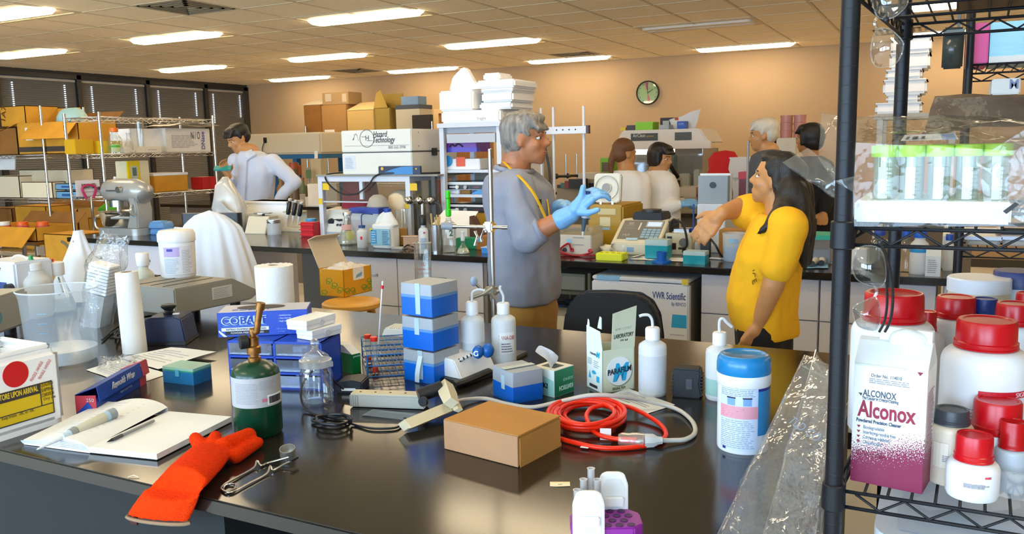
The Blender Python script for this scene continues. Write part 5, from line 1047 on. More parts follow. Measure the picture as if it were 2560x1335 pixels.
# white bench instrument left of the frame hood
P = at(822, 592); s = mpp(P); t = thing('bench_reader', 'white sloped bench instrument with black dial beside the hood', 'instrument', P+V((0, .05, 0)), 0); W = 74*s; hh = hgt(P, 524)
add(t, 'case', prism([(0, 0), (.32, 0), (.32, hh*.9), (.22, hh*1.02), (.06, hh*.95), (0, hh*.2)], W, 'x', -W/2, .006), pc('dcdad0', .35)); add(t, 'dial', xf(cyl(9*s, 6*s, seg=16), (-10*s, .035, hh*.52), (R(104), 0, 0)), pc('2a2e3a', .4)); add(t, 'vents', join(*[box(W*.12+6*s*k, -.012, hh*.6-.004*k, W*.12+6*s*k+3*s, .03, hh*.6+.006) for k in range(3)]), BLACK, 0); add(t, 'trim', box(-W/2+.004, -.004, .012, W/2-.004, .0, hh*.16, .001), pc('9fb0c0', .4)); add(t, 'knob_row', join(*[xf(cyl(3*s, 4*s, seg=10), (12*s+9*s*k, .02, hh*.42), (R(104), 0, 0)) for k in range(3)]), pc('55565c', .4))
# ---- aluminium frame hood carrying the big white cabinet
HY = 4.98; xl, xr = aty(800, 560, HY).x, aty(1028, 560, HY).x; zh = aty(900, 441, HY).z; t = thing('frame_hood', 'white aluminium frame enclosure with clear panels on the island', 'enclosure', (xl, HY, BT)); W = xr-xl; hh = zh-BT; D_ = .62; AL = pc('d4d8e2', .35); b_ = .038
for x in (0, W-b_):
    for y in (0, D_): add(t, 'post', box(x, y, 0, x+b_, y+b_, hh-b_), AL, 0)
for y in (0, D_): add(t, 'rail', box(0, y, hh-b_, W, y+b_, hh), AL, 0)
for x in (0, W-b_): add(t, 'rail', box(x, b_, hh-b_, x+b_, D_, hh), AL, 0)
add(t, 'mid_post', box(W*.46, .004, .28, W*.46+.028, .03, hh-b_), AL, 0)
ACR = film('acrylic_panel', (.90, .93, .94), .05, .05, .04)
add(t, 'pane', box(b_, .012, .26, W-b_, .016, hh-b_), ACR, 0); add(t, 'pane', box(W-.02, b_, .02, W-.016, D_, hh-b_), ACR, 0); add(t, 'hinge_line', box(b_, .008, .255, W-b_, .02, .265), pc('c8ccd0', .3), 0)
YL = pc('e8c020', .5)
for x, z in ((.045, hh-.10), (.002, .24), (W-.045, .22), (W+.002, hh-.1)):
    st_ = add(t, 'sticker', box(x, -.003, z, x+.06 if z > .3 else x+.035, -.001, z+.05 if z > .3 else z+.045), YL, 0)
add(t, 'roof', box(-.01, -.01, hh, W+.24, D_+.06, hh+.012), pc('8d8a80', .5), 0)
add(t, 'side_leg', join(box(W+.18, .0, 0, W+.21, .03, hh), box(W+.18, D_, 0, W+.21, D_+.03, hh)), pc('4a4844', .5), 0)
zc = zh+.013; xa, xb = aty(857, 440, HY+.02).x, aty(1031, 440, HY+.02).x; zt = aty(945, 324, HY).z
t = thing('hazard_cabinet', 'large cream cabinet lettered Hazard Technology on the frame hood', 'cabinet', (xa, HY+.02, zc)); W = xb-xa; hh = zt-zc; CRW = pc('e2e0d6', .4); D_ = .62
add(t, 'lower_case', box(0, 0, 0, W, D_, hh*.49, .006), CRW); add(t, 'upper_case', box(0, 0, hh*.505, W, D_, hh, .006), CRW); add(t, 'joint', box(.004, .004, hh*.485, W-.004, D_-.004, hh*.51), pc('4a4a46', .5), 0)
text(t, 'Hazard', .058, (W*.47, -.001, hh*.84), FRONT, pc('3a3c40'), shear=.25, bold=.0008, fit=W*.20); text(t, 'Technology', .058, (W*.46, -.001, hh*.715), FRONT, pc('3a3c40'), shear=.25, bold=.0008, fit=W*.31); text(t, '800-565-3998', .030, (W*.68, -.001, hh*.57), FRONT, pc('77797c'), fit=W*.24)
add(t, 'rule', box(.03, -.001, hh*.645, W*.97, 0, hh*.651), pc('55565a'), 0)
lg = add(t, 'round_logo', xf(lathe([(.060, 0), (.064, 0), (.064, .001), (.060, .001)], 30, False), (W*.38, 0, hh*.81), (pi/2, 0, 0)), pc('4a4c50')); text(lg, 'H', .05, (W*.355, -.001, hh*.77), FRONT, pc('3a3c40')); add(lg, 'logo_bars', join(box(W*.30, -.001, hh*.845, W*.37, 0, hh*.855), box(W*.38, -.001, hh*.755, W*.46, 0, hh*.765)), pc('4a4c50'), 0)
add(t, 'bell_logo', prism([(W*.17, hh*.78), (W*.19, hh*.80), (W*.20, hh*.90), (W*.22, hh*.93), (W*.24, hh*.90), (W*.25, hh*.80), (W*.27, hh*.78), (W*.255, hh*.78), (W*.235, hh*.89), (W*.22, hh*.915), (W*.205, hh*.89), (W*.185, hh*.78)], .001, 'y', -.001), pc('6a6c72'), 0)
n_ = add(t, 'notice', box(W*.03, -.0012, hh*.10, W*.20, 0, hh*.44), pc('d5dbe6', .6), 0); add(n_, 'print', xf(lines(W*.13, hh*.26, 8, .003, 2), (W*.05, -.0016, hh*.13)), pc('8a93ac', .7), 0)
add(t, 'latch', box(W, D_*.42, hh*.40, W+.012, D_*.52, hh*.57, .002), BLACK); add(t, 'screws', join(*[xf(cyl(.005, .003, seg=8), (W, D_*f_, hh*g_), (0, pi/2, 0)) for f_ in (.15, .9) for g_ in (.62, .92)]), pc('9a968a'))
add(t, 'power_lead', tube(spath([(W+.18, .40, .004), (W+.10, .10, .004), (W*.7, -.03, .01), (W*.52, -.035, -.01), (W*.44, -.04, -.06), (W*.28, -.05, -.13), (W*.05, -.05, -.14), (-.10, -.04, -.07), (-.15, .0, .0), (-.10, .2, .01)], 7), .006, 7), BLACK)
t, W, hh = sbx('glove_carton', 'blue and black glove carton leaning on the big cream cabinet', 'carton', 946, 1052, 441, 415, HY-.0, .018, pc('27344e', .4), zc); add(t, 'swoosh', prism([(W*.02, 0), (W*.82, 0), (W*.82, hh*.95), (W*.55, hh*.9), (W*.3, hh*.55)], .001, 'y', -.001), pc('3d86c8', .4), 0); add(t, 'sun_mark', xf(cyl(hh*.2, .001, seg=16), (W*.1, -.001, hh*.7), (pi/2, 0, 0)), pc('e0b030', .4)); add(t, 'sun_mark', xf(cyl(hh*.12, .001, seg=16), (W*.9, -.001, hh*.65), (pi/2, 0, 0)), pc('c8a030', .4))
# things inside / behind the hood
P = V((aty(905, 560, 5.25).x, 5.25, BT)); t = thing('red_cover', 'red cloth-covered instrument behind the clear hood panels', 'cover', P); s = mpp(P); hh = aty(905, 452, 5.25).z-BT
b = rbox(.34, .26, hh, .10, 0, 0, 0, 8, .72)
add(t, 'cloth', jit(b, .02, 7, 3), mt('dark_red_cloth', (.38, .03, .05), .85, bump=.2, bscale=60), 50)
P = V((aty(985, 560, 5.0).x+.03, 5.06, BT)); t = thing('cream_chair_back', 'cream rounded chair back behind the bleach jug', 'pump', P); hh = aty(985, 474, 5.06).z-BT  # simple turned shape standing in for a beige chair back
add(t, 'housing', lathe([(.10, 0), (.11, .02), (.11, hh*.6), (.09, hh*.88), (.05, hh*.98), (0, hh)], 26), pc('d8c8ac', .45), 60); add(t, 'foot', cbox(.22, .22, .015, 0, bev=.003), BLACK)
P = V((aty(945, 560, 4.85).x, 4.86, BT)); t = thing('grey_dome', 'grey domed flask cover behind the wash bottle', 'dome', P); hh = aty(945, 486, 4.86).z-BT
add(t, 'dome', lathe([(.085, 0), (.085, hh*.55), (.08, hh*.75), (.06, hh*.92), (.03, hh*.99), (0, hh)], 24), pc('a8a498', .45), 60); add(t, 'base', cyl(.095, .03, 0, seg=24), pc('d0ccc0', .4)); add(t, 'clip', cbox(.16, .05, .05, hh*.45, -.12, -.02), pc('c8c4b8', .5))
t, W, hh = sbx('lidded_tub', 'clear tub with dark blue lid behind the glass flask', 'tub', 878, 948, 580, 520, 4.70, .12, HDPEC, BT, pc('2c3f9a', .4))
# bottles along the island front
t, r, h, f = bottle('glass_flask', 'large conical glass flask with yellow label in front of the hood', 'flask', 872, 611, 54, 528, GLASSG, mt('foil_cover', (.7, .7, .7), .25, 1), 'flask', mt('thin_yellow', (.80, .78, .62), .2, alpha=.35), .3, neck=.34)
on(t, 'label', grid(6, 1, lambda u_, v_: V((.8*r*u_, -.01, h*.16*v_))), pc('e0a89c', .5), f-.7, r*.75, h*.46); on(t, 'label', grid(6, 1, lambda u_, v_: V((.7*r*u_, -.004, h*.26*v_))), pc('d0d070', .5, alpha=.7), f-.2, r*.86, h*.18)
t, r, h, f = bottle('squeeze_bottle', 'small squeeze bottle with dark blue cap and red mark', 'bottle', 907, 619, 27, 563, HDPE, pc('2b4f86', .4), 'bottle', neck=.5, capf=.1)
add(t, 'spout', tube(spath([(0, 0, h), (0, 0, h+.06), (.02, .01, h+.075), (.07, .03, h+.07)], 5), .004, 7), pc('2b4f86', .4)); on(t, 'red_mark', grid(3, 1, lambda u_, v_: V((.4*r*u_, 0, h*.14*v_))), pc('d83048', .5), f-.4, r*1.01, h*.38)
# bleach jug
P = at(966, 619); s = mpp(P); r = 31*s; h = hgt(P, 522); t = thing('bleach_jug', 'white bleach jug with blue cap and pale blue label', 'jug', P, 0)
bd = [rbox(2*r, 1.5*r, h*.62, r*.45, 0, 0, 0, 6, bev=.008)]
bd.append(xf(lathe([(r*.95, h*.58), (r*.85, h*.66), (r*.6, h*.78), (r*.42, h*.88), (r*.36, h*.93)], 20), (r*.25, 0, 0), (0, 0, 0), (1, .75, 1)))
bd.append(tube(spath([(r*.05, 0, h*.90), (-r*.45, 0, h*.80), (-r*.78, 0, h*.64), (-r*.85, 0, h*.5)], 5), r*.17, 10))
ob('body', remesh(join(*bd), .006, mt('jug_white', (.78, .82, .84), .35), 2), t); add(t, 'cap', cyl(r*.30, h*.10, h*.91, r*.25, 0, 20, .003), pc('2348a8', .4))
add(t, 'label', box(-r*.94, -r*.775, h*.08, r*.94, -r*.755, h*.50, .004), pc('8fc4d8', .45), 0); add(t, 'label_panel', box(-r*.90, -r*.785, h*.12, -r*.35, -r*.776, h*.47), pc('3f9ad0', .45), 0); add(t, 'print', xf(lines(r*.7, h*.36, 9, .004, 6), (r*.2, -r*.786, h*.1)), pc('3a5a88', .6), 0); add(t, 'print', xf(lines(r*.42, h*.3, 5, .005, 7), (-r*.84, -r*.79, h*.15)), pc('d8ecf6', .6), 0); add(t, 'seal_mark', box(-r*.98, -r*.785, h*.45, -r*.75, -r*.77, h*.52), pc('e8c030', .5), 0)
bottle('amber_beaker', 'tall beaker of amber liquid right of the bleach jug', 'beaker', 1006, 612, 34, 524, GLASSG, None, 'beaker', mt('amber_liquid', (.78, .38, .03), .15, alpha=.85), .48)
t, W, hh = sbx('cardboard_box', 'small pink-brown cardboard box beside the black-capped spray can', 'box', 1008, 1048, 622, 592, at(1030, 622).y, .10, mt('pinkish_board', (.56, .34, .22), .8), BT); add(t, 'flap', box(-.012, -.003, hh-.002, W*.9, .03, hh+.003), pc('d6b698', .7), 0)
t = thing('black_clip_pad', 'small grey pad with a black cable on the island edge', 'pad', at(998, 622)); add(t, 'pad', cbox(.09, .06, .012, 0, 0, .0, bev=.003), pc('b8b8b0', .5)); add(t, 'cable', tube(spath([(.04, 0, .012), (.08, -.02, .03), (.06, .03, .02), (.11, .02, .008)], 5), .005, 7), BLACK)
t, r, h, f = bottle('spray_can', 'slim white spray can with black cap', 'can', 1060, 632, 25, 537, pc('d8dce2', .3), BLACK, 'can', capf=.26, neck=.62); on(t, 'label', grid(6, 1, lambda u_, v_: V((1.2*r*u_, 0, h*.3*v_))), pc('a8c0dc', .4), f-.6, r*1.01, h*.1); on(t, 'logo', grid(3, 1, lambda u_, v_: V((.4*r*u_, 0, h*.04*v_))), pc('c85070', .5), f, r*1.02, h*.52)
t, r, h, f = bottle('steel_canister', 'brushed steel canister with a bundle of sticks', 'canister', 1092, 630, 31, 562, STEEL, None, 'straight', capf=.0); add(t, 'sticks', join(*[tube([(r*.5*cos(k*1.9), r*.5*sin(k*1.9), h*.6), (r*.8*cos(k*1.9), r*.8*sin(k*1.9), h+.05+.01*(k % 3))], .004, 6) for k in range(7)]), pc('d8b878', .5))
t, r, h, f = bottle('marked_flask', 'clear bottle marked 2 with a bright green stopper', 'flask', 1124, 632, 34, 540, GLASSG, None, 'bottle', None, neck=.4, capf=.05); add(t, 'stopper', join(cyl(r*.42, .05, h*.98, seg=16, bev=.006), cyl(r*.3, .06, h*.98+.05, seg=14), cyl(r*.36, .05, h*.98+.11, seg=14, bev=.006)), pc('38d818', .35), label='bright green stopper'); add(t, 'label', on_cyl(t, grid(4, 1, lambda u_, v_: V((.8*r*u_, 0, h*.28*v_))), r*1.02, f-.3, h*.42), PAPER, 0); text(t, '2', .05, (cos(f)*r*1.08, sin(f)*r*1.08, h*.48), (pi/2, 0, f+pi/2), pc('2a5a3a'), bold=.001)
t, r, h, f = bottle('dropper_bottle', 'small glass dropper bottle with milky stopper', 'bottle', 1158, 634, 34, 600, GLASSG, None, 'flask', mt('pale_oil', (.75, .78, .6), .2, alpha=.5), .4, neck=.3); add(t, 'stopper', lathe([(r*.3, h*.95), (r*.34, h*1.2), (r*.2, h*1.4), (r*.3, h*1.6), (0, h*1.7)], 14), HDPE)
sbx('green_carton', 'green carton standing behind the dropper bottle', 'carton', 1140, 1192, 624, 596, 4.62, .1, pc('1a8a5a', .45), BT)
t, W, hh = sbx('orange_carton', 'orange-brown carton beside the ring stand rod', 'carton', 1190, 1228, 624, 592, 4.60, .12, pc('a8681c', .5), BT); add(t, 'blue_label', box(W*.05, -.002, hh*.6, W*.45, 0, hh*.95), pc('68b4d8', .5), 0)
t, W, hh = sbx('blue_tray', 'small bright blue tray at the island edge left of the person in grey', 'tray', 1203, 1232, 634, 618, at(1215, 634).y, .07, pc('2f8ad8', .35), BT, pc('a8ccec', .35))
P = V((aty(1130, 556, 4.8).x, 4.8, BT)); t = thing('open_carton', 'white flat carton standing open behind the steel canister', 'carton', P, R(4)); s = mpp(P); hh = aty(1130, 532, 4.8).z-BT
add(t, 'tray', cbox(.26, .16, hh*.55, 0, 0, .04), PAPER, 0); add(t, 'lid', quad([(-.15, -.02, hh*.56), (.12, -.02, hh*.5), (.14, .12, hh), (-.12, .12, hh*1.02)], .004), PAPER, 0); add(t, 'inner', prism([(.125, .0), (.16, .0), (.20, hh*.3), (.13, hh*.9)], .1, 'y', 0), pc('5a4030', .7), 0)
t = thing('gas_taps', 'row of three chromed bench taps', 'tap', V((aty(1058, 545, 5.0).x, 5.0, BT))); 
add(t, 'pillar', cyl(.02, .26, 0, seg=14), CHROME); add(t, 'bar', tube([(-.12, 0, .27), (.12, 0, .27)], .016, 10), CHROME)
for k in range(3): tp_ = add(t, 'tap_knob', xf(sph(.03, seg=12), (-.09+.09*k, -.04, .28)), CHROME, 1)
add(t, 'spout', tube(spath([(.10, -.02, .27), (.18, -.06, .25), (.20, -.08, .17)], 4), .010, 8), pc('3a3a3c', .4))
# ---- white bench shelf tower with foam boxes
SY = 5.05; xl, xr = aty(1103, 500, SY).x, aty(1226, 500, SY).x; zt = aty(1170, 318, SY).z; t = thing('shelf_tower', 'white bench-top shelf tower loaded with power supplies and foam boxes', 'shelf', (xl, SY, BT)); W = xr-xl+.0; hh = zt-BT; WS = pc('ccd0d8', .4); D_ = .42
xr2 = aty(1252, 400, SY).x-xl
for x in (0, xr2-.03):
    for y in (0, D_): add(t, 'upright', box(x, y, 0, x+.035, y+.035, hh), WS, 0)
lv = [aty(1160, p, SY).z-BT for p in (318, 425, 487)]
add(t, 'shelf_board', box(-.01, -.01, lv[0], xr2+.01, D_+.04, lv[0]+.03), WS, 0); add(t, 'header', box(.06, .0, lv[0]-.105, xr2-.04, .02, lv[0]-.045), pc('b0b4ba', .4), 0); add(t, 'top_rail', box(.03, .03, lv[0]-.04, xr2, .05, lv[0]), pc('9ea2a8', .4), 0)
add(t, 'shelf_board', box(0, .04, lv[1]-.02, xr2, D_, lv[1]), WS, 0); add(t, 'shelf_board', box(0, .04, lv[2]-.02, xr2, D_, lv[2]), WS, 0); add(t, 'back_board', box(.035, D_, .0, xr2, D_+.01, lv[1]), pc('8b8474', .6), 0)
t, W, hh = sbx('purple_rack', 'purple tube rack box on the shelf tower, dark clips on its face', 'rack', 1104, 1192, 400, 366, SY+.06, .2, pc('7a3a9a', .4), None); t.location.z = BT+lv[1]+.122
add(t, 'clip', tube(spath([(W*.25, -.004, hh*.4), (W*.32, -.008, hh*.6), (W*.4, -.008, hh*.45), (W*.5, -.008, hh*.62), (W*.62, -.004, hh*.4)], 4), .005, 6), INK); add(t, 'lower_band', box(-.003, -.003, 0, W+.003, .05, hh*.35), pc('5a4ac0', .4), 0)
t, W, hh = sbx('reagent_box', 'white box with blue and red prints on the shelf tower', 'box', 1106, 1200, 427, 400, SY+.06, .2, PAPER, None); t.location.z = BT+lv[1]+.001
hh = .12; add(t, 'blue_print', xf(cyl(hh*.32, .002, seg=18), (W*.16, -.002, hh*.5), (pi/2, 0, 0)), pc('2a8ac8', .5)); add(t, 'red_print', box(W*.38, -.002, hh*.18, W*.62, 0, hh*.72), pc('e05838', .5), 0)
def psu(px0, px1, pyb, pyt, label):
    t, W, hh = sbx('power_supply', label, 'power supply', px0, px1, pyb, pyt, SY+.06, .28, pc('c4c6c4', .4), None); f_ = add(t, 'face', box(.004, -.004, hh*.08, W-.004, 0, hh*.62), pc('1c1c20', .35), 0)
    add(f_, 'knob', xf(cyl(hh*.24, .012, seg=16), (W*.33, -.004, hh*.35), (pi/2, 0, 0)), WP); add(f_, 'knob', xf(cyl(hh*.24, .012, seg=16), (W*.5, -.004, hh*.35), (pi/2, 0, 0)), pc('a8a8a4', .4)); add(f_, 'switch', box(W*.66, -.006, hh*.25, W*.78, -.004, hh*.45), pc('5a1418', .3), 0); add(f_, 'switch', box(W*.85, -.006, hh*.25, W*.95, -.004, hh*.45), pc('5a1418', .3), 0); add(f_, 'label_strip', box(W*.16, -.006, hh*.28, W*.28, -.004, hh*.44), pc('d8d8d8'), 0); add(t, 'top_plate', box(-.003, -.003, hh*.72, W+.003, .1, hh), pc('dadcdc', .4), 0); return t
z0 = BT+lv[2]
q = psu(1105, 1226, 449, 429, 'white-topped power supply on the shelf tower, upper of two'); q.location.z = BT+lv[1]-.02-.12
q = psu(1105, 1226, 510, 490, 'white-topped power supply on the shelf tower, lower of two'); q.location.z = BT+lv[2]-.02-.11
t, W, hh = sbx('digital_panel', 'white thermostat box on the middle tower shelf', 'box', 1112, 1148, 486, 455, SY+.08, .1, WHITE, BT+lv[2]+.001); add(t, 'window', box(W*.2, -.002, hh*.25, W*.8, 0, hh*.75), pc('b8c2d8', .3), 0)
t, W, hh = sbx('glove_carton', 'blue and yellow glove carton on the middle tower shelf', 'carton', 1178, 1216, 487, 453, SY+.08, .1, pc('2c4268', .4), BT+lv[2]+.001); add(t, 'swoosh', prism([(W*.0, 0), (W, 0), (W, hh*.7)], .001, 'y', -.001), pc('3d9ad8', .4), 0); add(t, 'sun_mark', xf(cyl(hh*.2, .001, seg=16), (W*.3, -.001, hh*.72), (pi/2, 0, 0)), pc('e0b030', .4))
t, W, hh = sbx('cardboard_box', 'tan box between thermostat and glove carton on the tower', 'box', 1150, 1176, 487, 460, SY+.1, .1, CARD, BT+lv[2]+.001)
t, W, hh = sbx('amber_tray', 'amber plastic tray box at the bottom of the tower', 'tray', 1118, 1226, 556, 516, SY+.06, .25, mt('amber_acrylic', (.62, .36, .05), .25, alpha=.9), BT)
add(t, 'divider', box(W*.42, -.003, 0, W*.44, .0, hh), pc('6a4a14', .4), 0)
def foam(name_l, px0, px1, pyb, pyt, Y, dep, lid=None):
    a = aty(px0, pyb, Y); b = aty(px1, pyb, Y); W = b.x-a.x; zb = a.z; hh = aty((px0+px1)/2, pyt, Y).z-zb
    t = thing('foam_box', name_l, 'box', (a.x, Y, zb), 0, 'white foam boxes on the shelf tower'); add(t, 'body', box(0, 0, 0, W, dep, hh*.72 if lid else hh, .012), FOAM)
    if lid: add(t, 'lid', box(-.012, -.012, hh*.70, W+.012, dep+.012, hh, .012), FOAM)
    return t, W, hh
zb0 = BT+lv[0]+.031
def foamz(lab, px0, px1, z0, z1, Y, dep, lid=None):
    a = aty(px0, 300, Y).x; W = aty(px1, 300, Y).x-a; t = thing('foam_box', lab, 'box', (a, Y, z0), 0, 'white foam boxes on the shelf tower'); hh = z1-z0
    add(t, 'body', box(0, 0, 0, W, dep, hh*.72 if lid else hh, .012), FOAM)
    if lid: add(t, 'lid', box(-.01, -.01, hh*.72, W+.01, dep+.01, hh, .012), FOAM)
    return t, W, hh
zy = lambda p, Y=SY+.02: aty(1170, p, Y).z
t, W, hh = foamz('wide foam base box at the bottom of the tower top, grey writing', 1102, 1250, zb0, zy(276), SY+.02, .40); text(t, 'fragile', .03, (W*.62, -.002, hh*.2), FRONT, pc('a8a8a8'))
t2, W2, h2 = foamz('upper left foam box carrying the pointed foam lid', 1098, 1183, zy(276)+.001, zy(224), SY+.02, .40)
solo('foam_peak', 'upright pointed foam piece behind the upper left foam box', 'foam', prism([(0, 0), (.27, 0), (.20, .05), (.14, .15), (.11, .155), (.03, .09)], .06, 'y', 0, .008), FOAM, (aty(1118, 224, SY+.1).x, SY+.12, zy(224, SY+.1)+.001))
za = zy(276)+.001
t, W, hh = foamz('foam block, lowest of the right-hand stack on the tower', 1198, 1280, za, zy(258), SY+.05, .34)
t, W, hh = foamz('foam box of the right-hand stack, below the lidded one', 1204, 1283, zy(258)+.001, zy(224), SY+.04, .34, True)
t, W, hh = foamz('wide lidded foam box near the top of the right stack', 1192, 1288, zy(224)+.001, zy(203), SY+.03, .36)
t, W, hh = foamz('small foam block crowning the right-hand stack', 1209, 1251, zy(203)+.001, zy(183), SY+.1, .2)
# ================================================================== island, right half
# white rod lattice
LY = 5.45
t = thing('rod_lattice', 'tall lattice of white rods with a drilled cross bar behind the person in grey', 'frame', (0, LY, 0)); RD = pc('d6d6da', .35)
for px, py, r in ((1352, 270, .009), (1383, 268, .010), (1459, 265, .011)):
    a = aty(px, py, LY); add(t, 'rod', cyl(r, a.z-BT, BT, a.x, 0, 12), RD)
a, b_ = aty(1366, 326, LY), aty(1470, 320, LY)
add(t, 'cross_bar', box(a.x, -.035, a.z-.028, b_.x, -.012, a.z+.022, .002), RD, 0); add(t, 'bar_end', box(b_.x, -.04, a.z-.03, b_.x+.02, -.008, a.z+.026), pc('4a3a3c', .5), 0); add(t, 'bar_holes', join(*[xf(cyl(.005, .003, seg=8), (a.x+(b_.x-a.x)*f_, -.035, a.z), (pi/2, 0, 0)) for f_ in (.3, .45, .6, .75)]), DARK)
add(t, 'foot', box(aty(1345, 600, LY).x, -.05, BT, aty(1475, 600, LY).x, .05, BT+.012), STEEL, 0)
add(t, 'black_hose', tube(spath([(aty(1368, 350, LY).x, -.06, aty(1368, 350, LY).z), (aty(1380, 420, LY).x, -.05, aty(1380, 420, LY).z), (aty(1392, 500, LY).x, -.08, aty(1392, 500, LY).z), (aty(1402, 560, LY).x, -.06, BT+.02)], 6), .008, 8), BLACK)
# yellow centrifuge with raised white lid
CY_ = 4.95; a, b_ = aty(1470, 596, CY_), aty(1557, 596, CY_); W = b_.x-a.x; zt = aty(1510, 513, CY_).z-BT
t = thing('yellow_centrifuge', 'mustard yellow centrifuge with its round-windowed white lid raised', 'centrifuge', (a.x, CY_, BT)); YE = pc('b08a1e', .45)
add(t, 'case', box(0, 0, 0, W, .40, zt, .012), YE); add(t, 'lower_step', box(-.10, -.10, 0, W*.42, .02, zt*.30, .006), YE); add(t, 'knob', cyl(.02, .02, zt*.30, -.0, -.05, 14), BLACK)
for k, (x, z, w_, h_, c) in enumerate(((.30, .78, .5, .14, 'cbbd8a'), (.35, .50, .30, .22, 'd2c79a'), (.28, .42, .36, .06, '8fb6d8'))): add(t, 'sticker', box(W*x, -.002, zt*z, W*(x+w_), 0, zt*(z+h_)), pc(c, .5), 0)
lw = 74*mpp(V((a.x, CY_, 1.3))); lx = aty(1483, 470, CY_+.1).x-a.x; lh = aty(1520, 437, CY_+.1).z-BT-zt
ld = add(t, 'lid', xf(prism([(x_*lw*.5, z_*lh*.5) for x_, z_ in ((-.8, -1), (.8, -1), (.97, -.88), (.97, .88), (.82, 1), (-.82, 1), (-.97, .88), (-.97, -.88))], .04, 'y', 0, .006), (lx+lw*.5, .10, zt+lh*.5+.01), (R(-8), 0, 0)), pc('dcdacb', .4))
def ring(r0, r1, dy, c, z_=0): return add(ld, 'lid_ring', xf(lathe([(r0, 0), (r1, 0), (r1, .004), (r0, .004)], 36, False), (lx+lw*.5, .098-dy, zt+lh*.5+.01), (R(82), 0, 0)), pc(c, .4))
ring(lw*.40, lw*.42, .002, 'a8a698'); add(ld, 'lid_port', xf(cyl(lw*.16, .006, seg=28), (lx+lw*.5, .094, zt+lh*.5+.01), (R(82), 0, 0)), pc('8f8e8a', .3)); ring(lw*.155, lw*.175, .006, 'e6e4d8')
add(ld, 'hinge', join(*[box(lx+lw*f_, .09, zt-.005, lx+lw*f_+.014, .12, zt+.03) for f_ in (.25, .68)]), STEEL, 0)
# electrophoresis box with red leads
EY = 4.62; t, W, hh = sbx('gel_tank', 'white electrophoresis tank with clear lid and red leads', 'tank', 1388, 1478, 640, 588, at(1430, 640).y+.04, .20, pc('cdc6b6', .4), BT)
add(t, 'lid', box(.0, .01, hh, W, .19, hh+.045, .004), film('yellowed_acrylic', (.95, .92, .80), .25, .08, .1), 0); add(t, 'label', box(W*.34, -.002, hh*.6, W*.46, 0, hh*.8), pc('8fc0e0', .5), 0); add(t, 'print', join(*[box(W*.5, -.002, hh*f_, W*.8, 0, hh*f_+.006) for f_ in (.86, .5)]), GREYP, 0)
for k, (f_, c) in enumerate(((.12, 'c03040'), (.28, '30242c'), (.48, 'c02838'), (.98, 'c02838'))): add(t, 'jack', xf(cyl(.012, .012, seg=10), (W*f_, 0, hh*.26), (pi/2, 0, 0)), pc(c, .4))
add(t, 'red_lead', tube(spath([(W*.98, -.02, hh*.26), (W*1.12, -.06, .03), (W*.8, -.05, .008), (W*.3, -.04, .008), (W*.12, -.03, .02), (W*.4, -.02, .07), (W*.48, -.02, hh*.28)], 7), .006, 7), pc('a01828', .4)); add(t, 'red_lead', tube(spath([(W*.12, -.01, hh*.26), (W*.3, -.06, hh*.2), (W*.6, -.07, .01), (W*.9, -.06, .008), (W*1.2, -.03, .01)], 7), .006, 7), pc('a01828', .4))
# thermocycler
TY = at(1600, 640).y+.03; xl, xr = aty(1527, 636, TY).x, aty(1648, 640, TY).x; W = xr-xl; hh = aty(1620, 552, TY+.16).z-BT
t = thing('thermocycler', 'beige thermal cycler with grey keypad panel and black block lid', 'thermocycler', (xl, TY, BT)); BC = pc('d9d2ba', .4)
add(t, 'case', prism([(0, 0), (.34, 0), (.34, hh), (.20, hh*1.02), (.02, hh*.42), (0, hh*.36)], W, 'x', 0, .005), BC); add(t, 'rear_case', box(W*.90, .19, .02, W*1.06, .345, hh*.98, .003), pc('2a2a2a', .6)); add(t, 'vent_slats', join(*[box(W*1.06, .2, hh*.25+.022*k, W*1.065, .34, hh*.25+.022*k+.009) for k in range(7)]), BLACK, 0)
sl = math.atan2(hh*.60, .18); sn = lambda x, v: V((x, .02+.18*v, hh*.42+hh*.60*v))
def slp(x0, x1, v0, v1, o): n_ = V((0, -sin(sl), cos(sl)))*o; return quad([sn(x0, v0)+n_, sn(x1, v0)+n_, sn(x1, v1)+n_, sn(x0, v1)+n_], .001)
pn = add(t, 'panel', slp(W*.08, W*.92, .08, .93, .001), pc('77736a', .45), 0)
add(pn, 'display', slp(W*.60, W*.88, .68, .86, .003), emis('lcd', (.80, .90, 1), .8), 0); add(pn, 'display_frame', slp(W*.57, W*.91, .64, .90, .002), pc('aeb4b8', .4), 0)
for i in range(4):
    for j in range(4): add(pn, 'key', slp(W*(.55+.095*i), W*(.63+.095*i), .14+.11*j, .225+.11*j, .003), pc('8fb4cc', .4), 0)
add(pn, 'red_gauge', slp(W*.44, W*.47, .5, .82, .003), pc('e8dcd6', .4), 0); text(pn, 'MJR', .03, sn(W*.17, .2)+V((0, -.004, .003)), (sl, 0, 0), pc('b4b0a4')); add(pn, 'print', join(slp(W*.16, W*.36, .66, .68, .002), slp(W*.14, W*.38, .56, .58, .002), slp(W*.2, W*.3, .72, .84, .002)), pc('979388', .5), 0)
add(t, 'sticker', box(W*.34, -.003, hh*.10, W*.48, 0, hh*.24), pc('7fa8cc', .5), 0); add(t, 'sticker', slp(W*.28, W*.52, .03, .12, .004), pc('a8cce4', .5), 0)
add(t, 'block_lid', prism([(W*.22, hh), (W*.88, hh), (W*.85, hh*1.24), (W*.26, hh*1.26)], .17, 'y', .19, .006), pc('1c1c1e', .5)); add(t, 'lid_knob', cyl(.06, .014, hh*1.25, W*.55, .27, 22), pc('3a3a3a', .4))
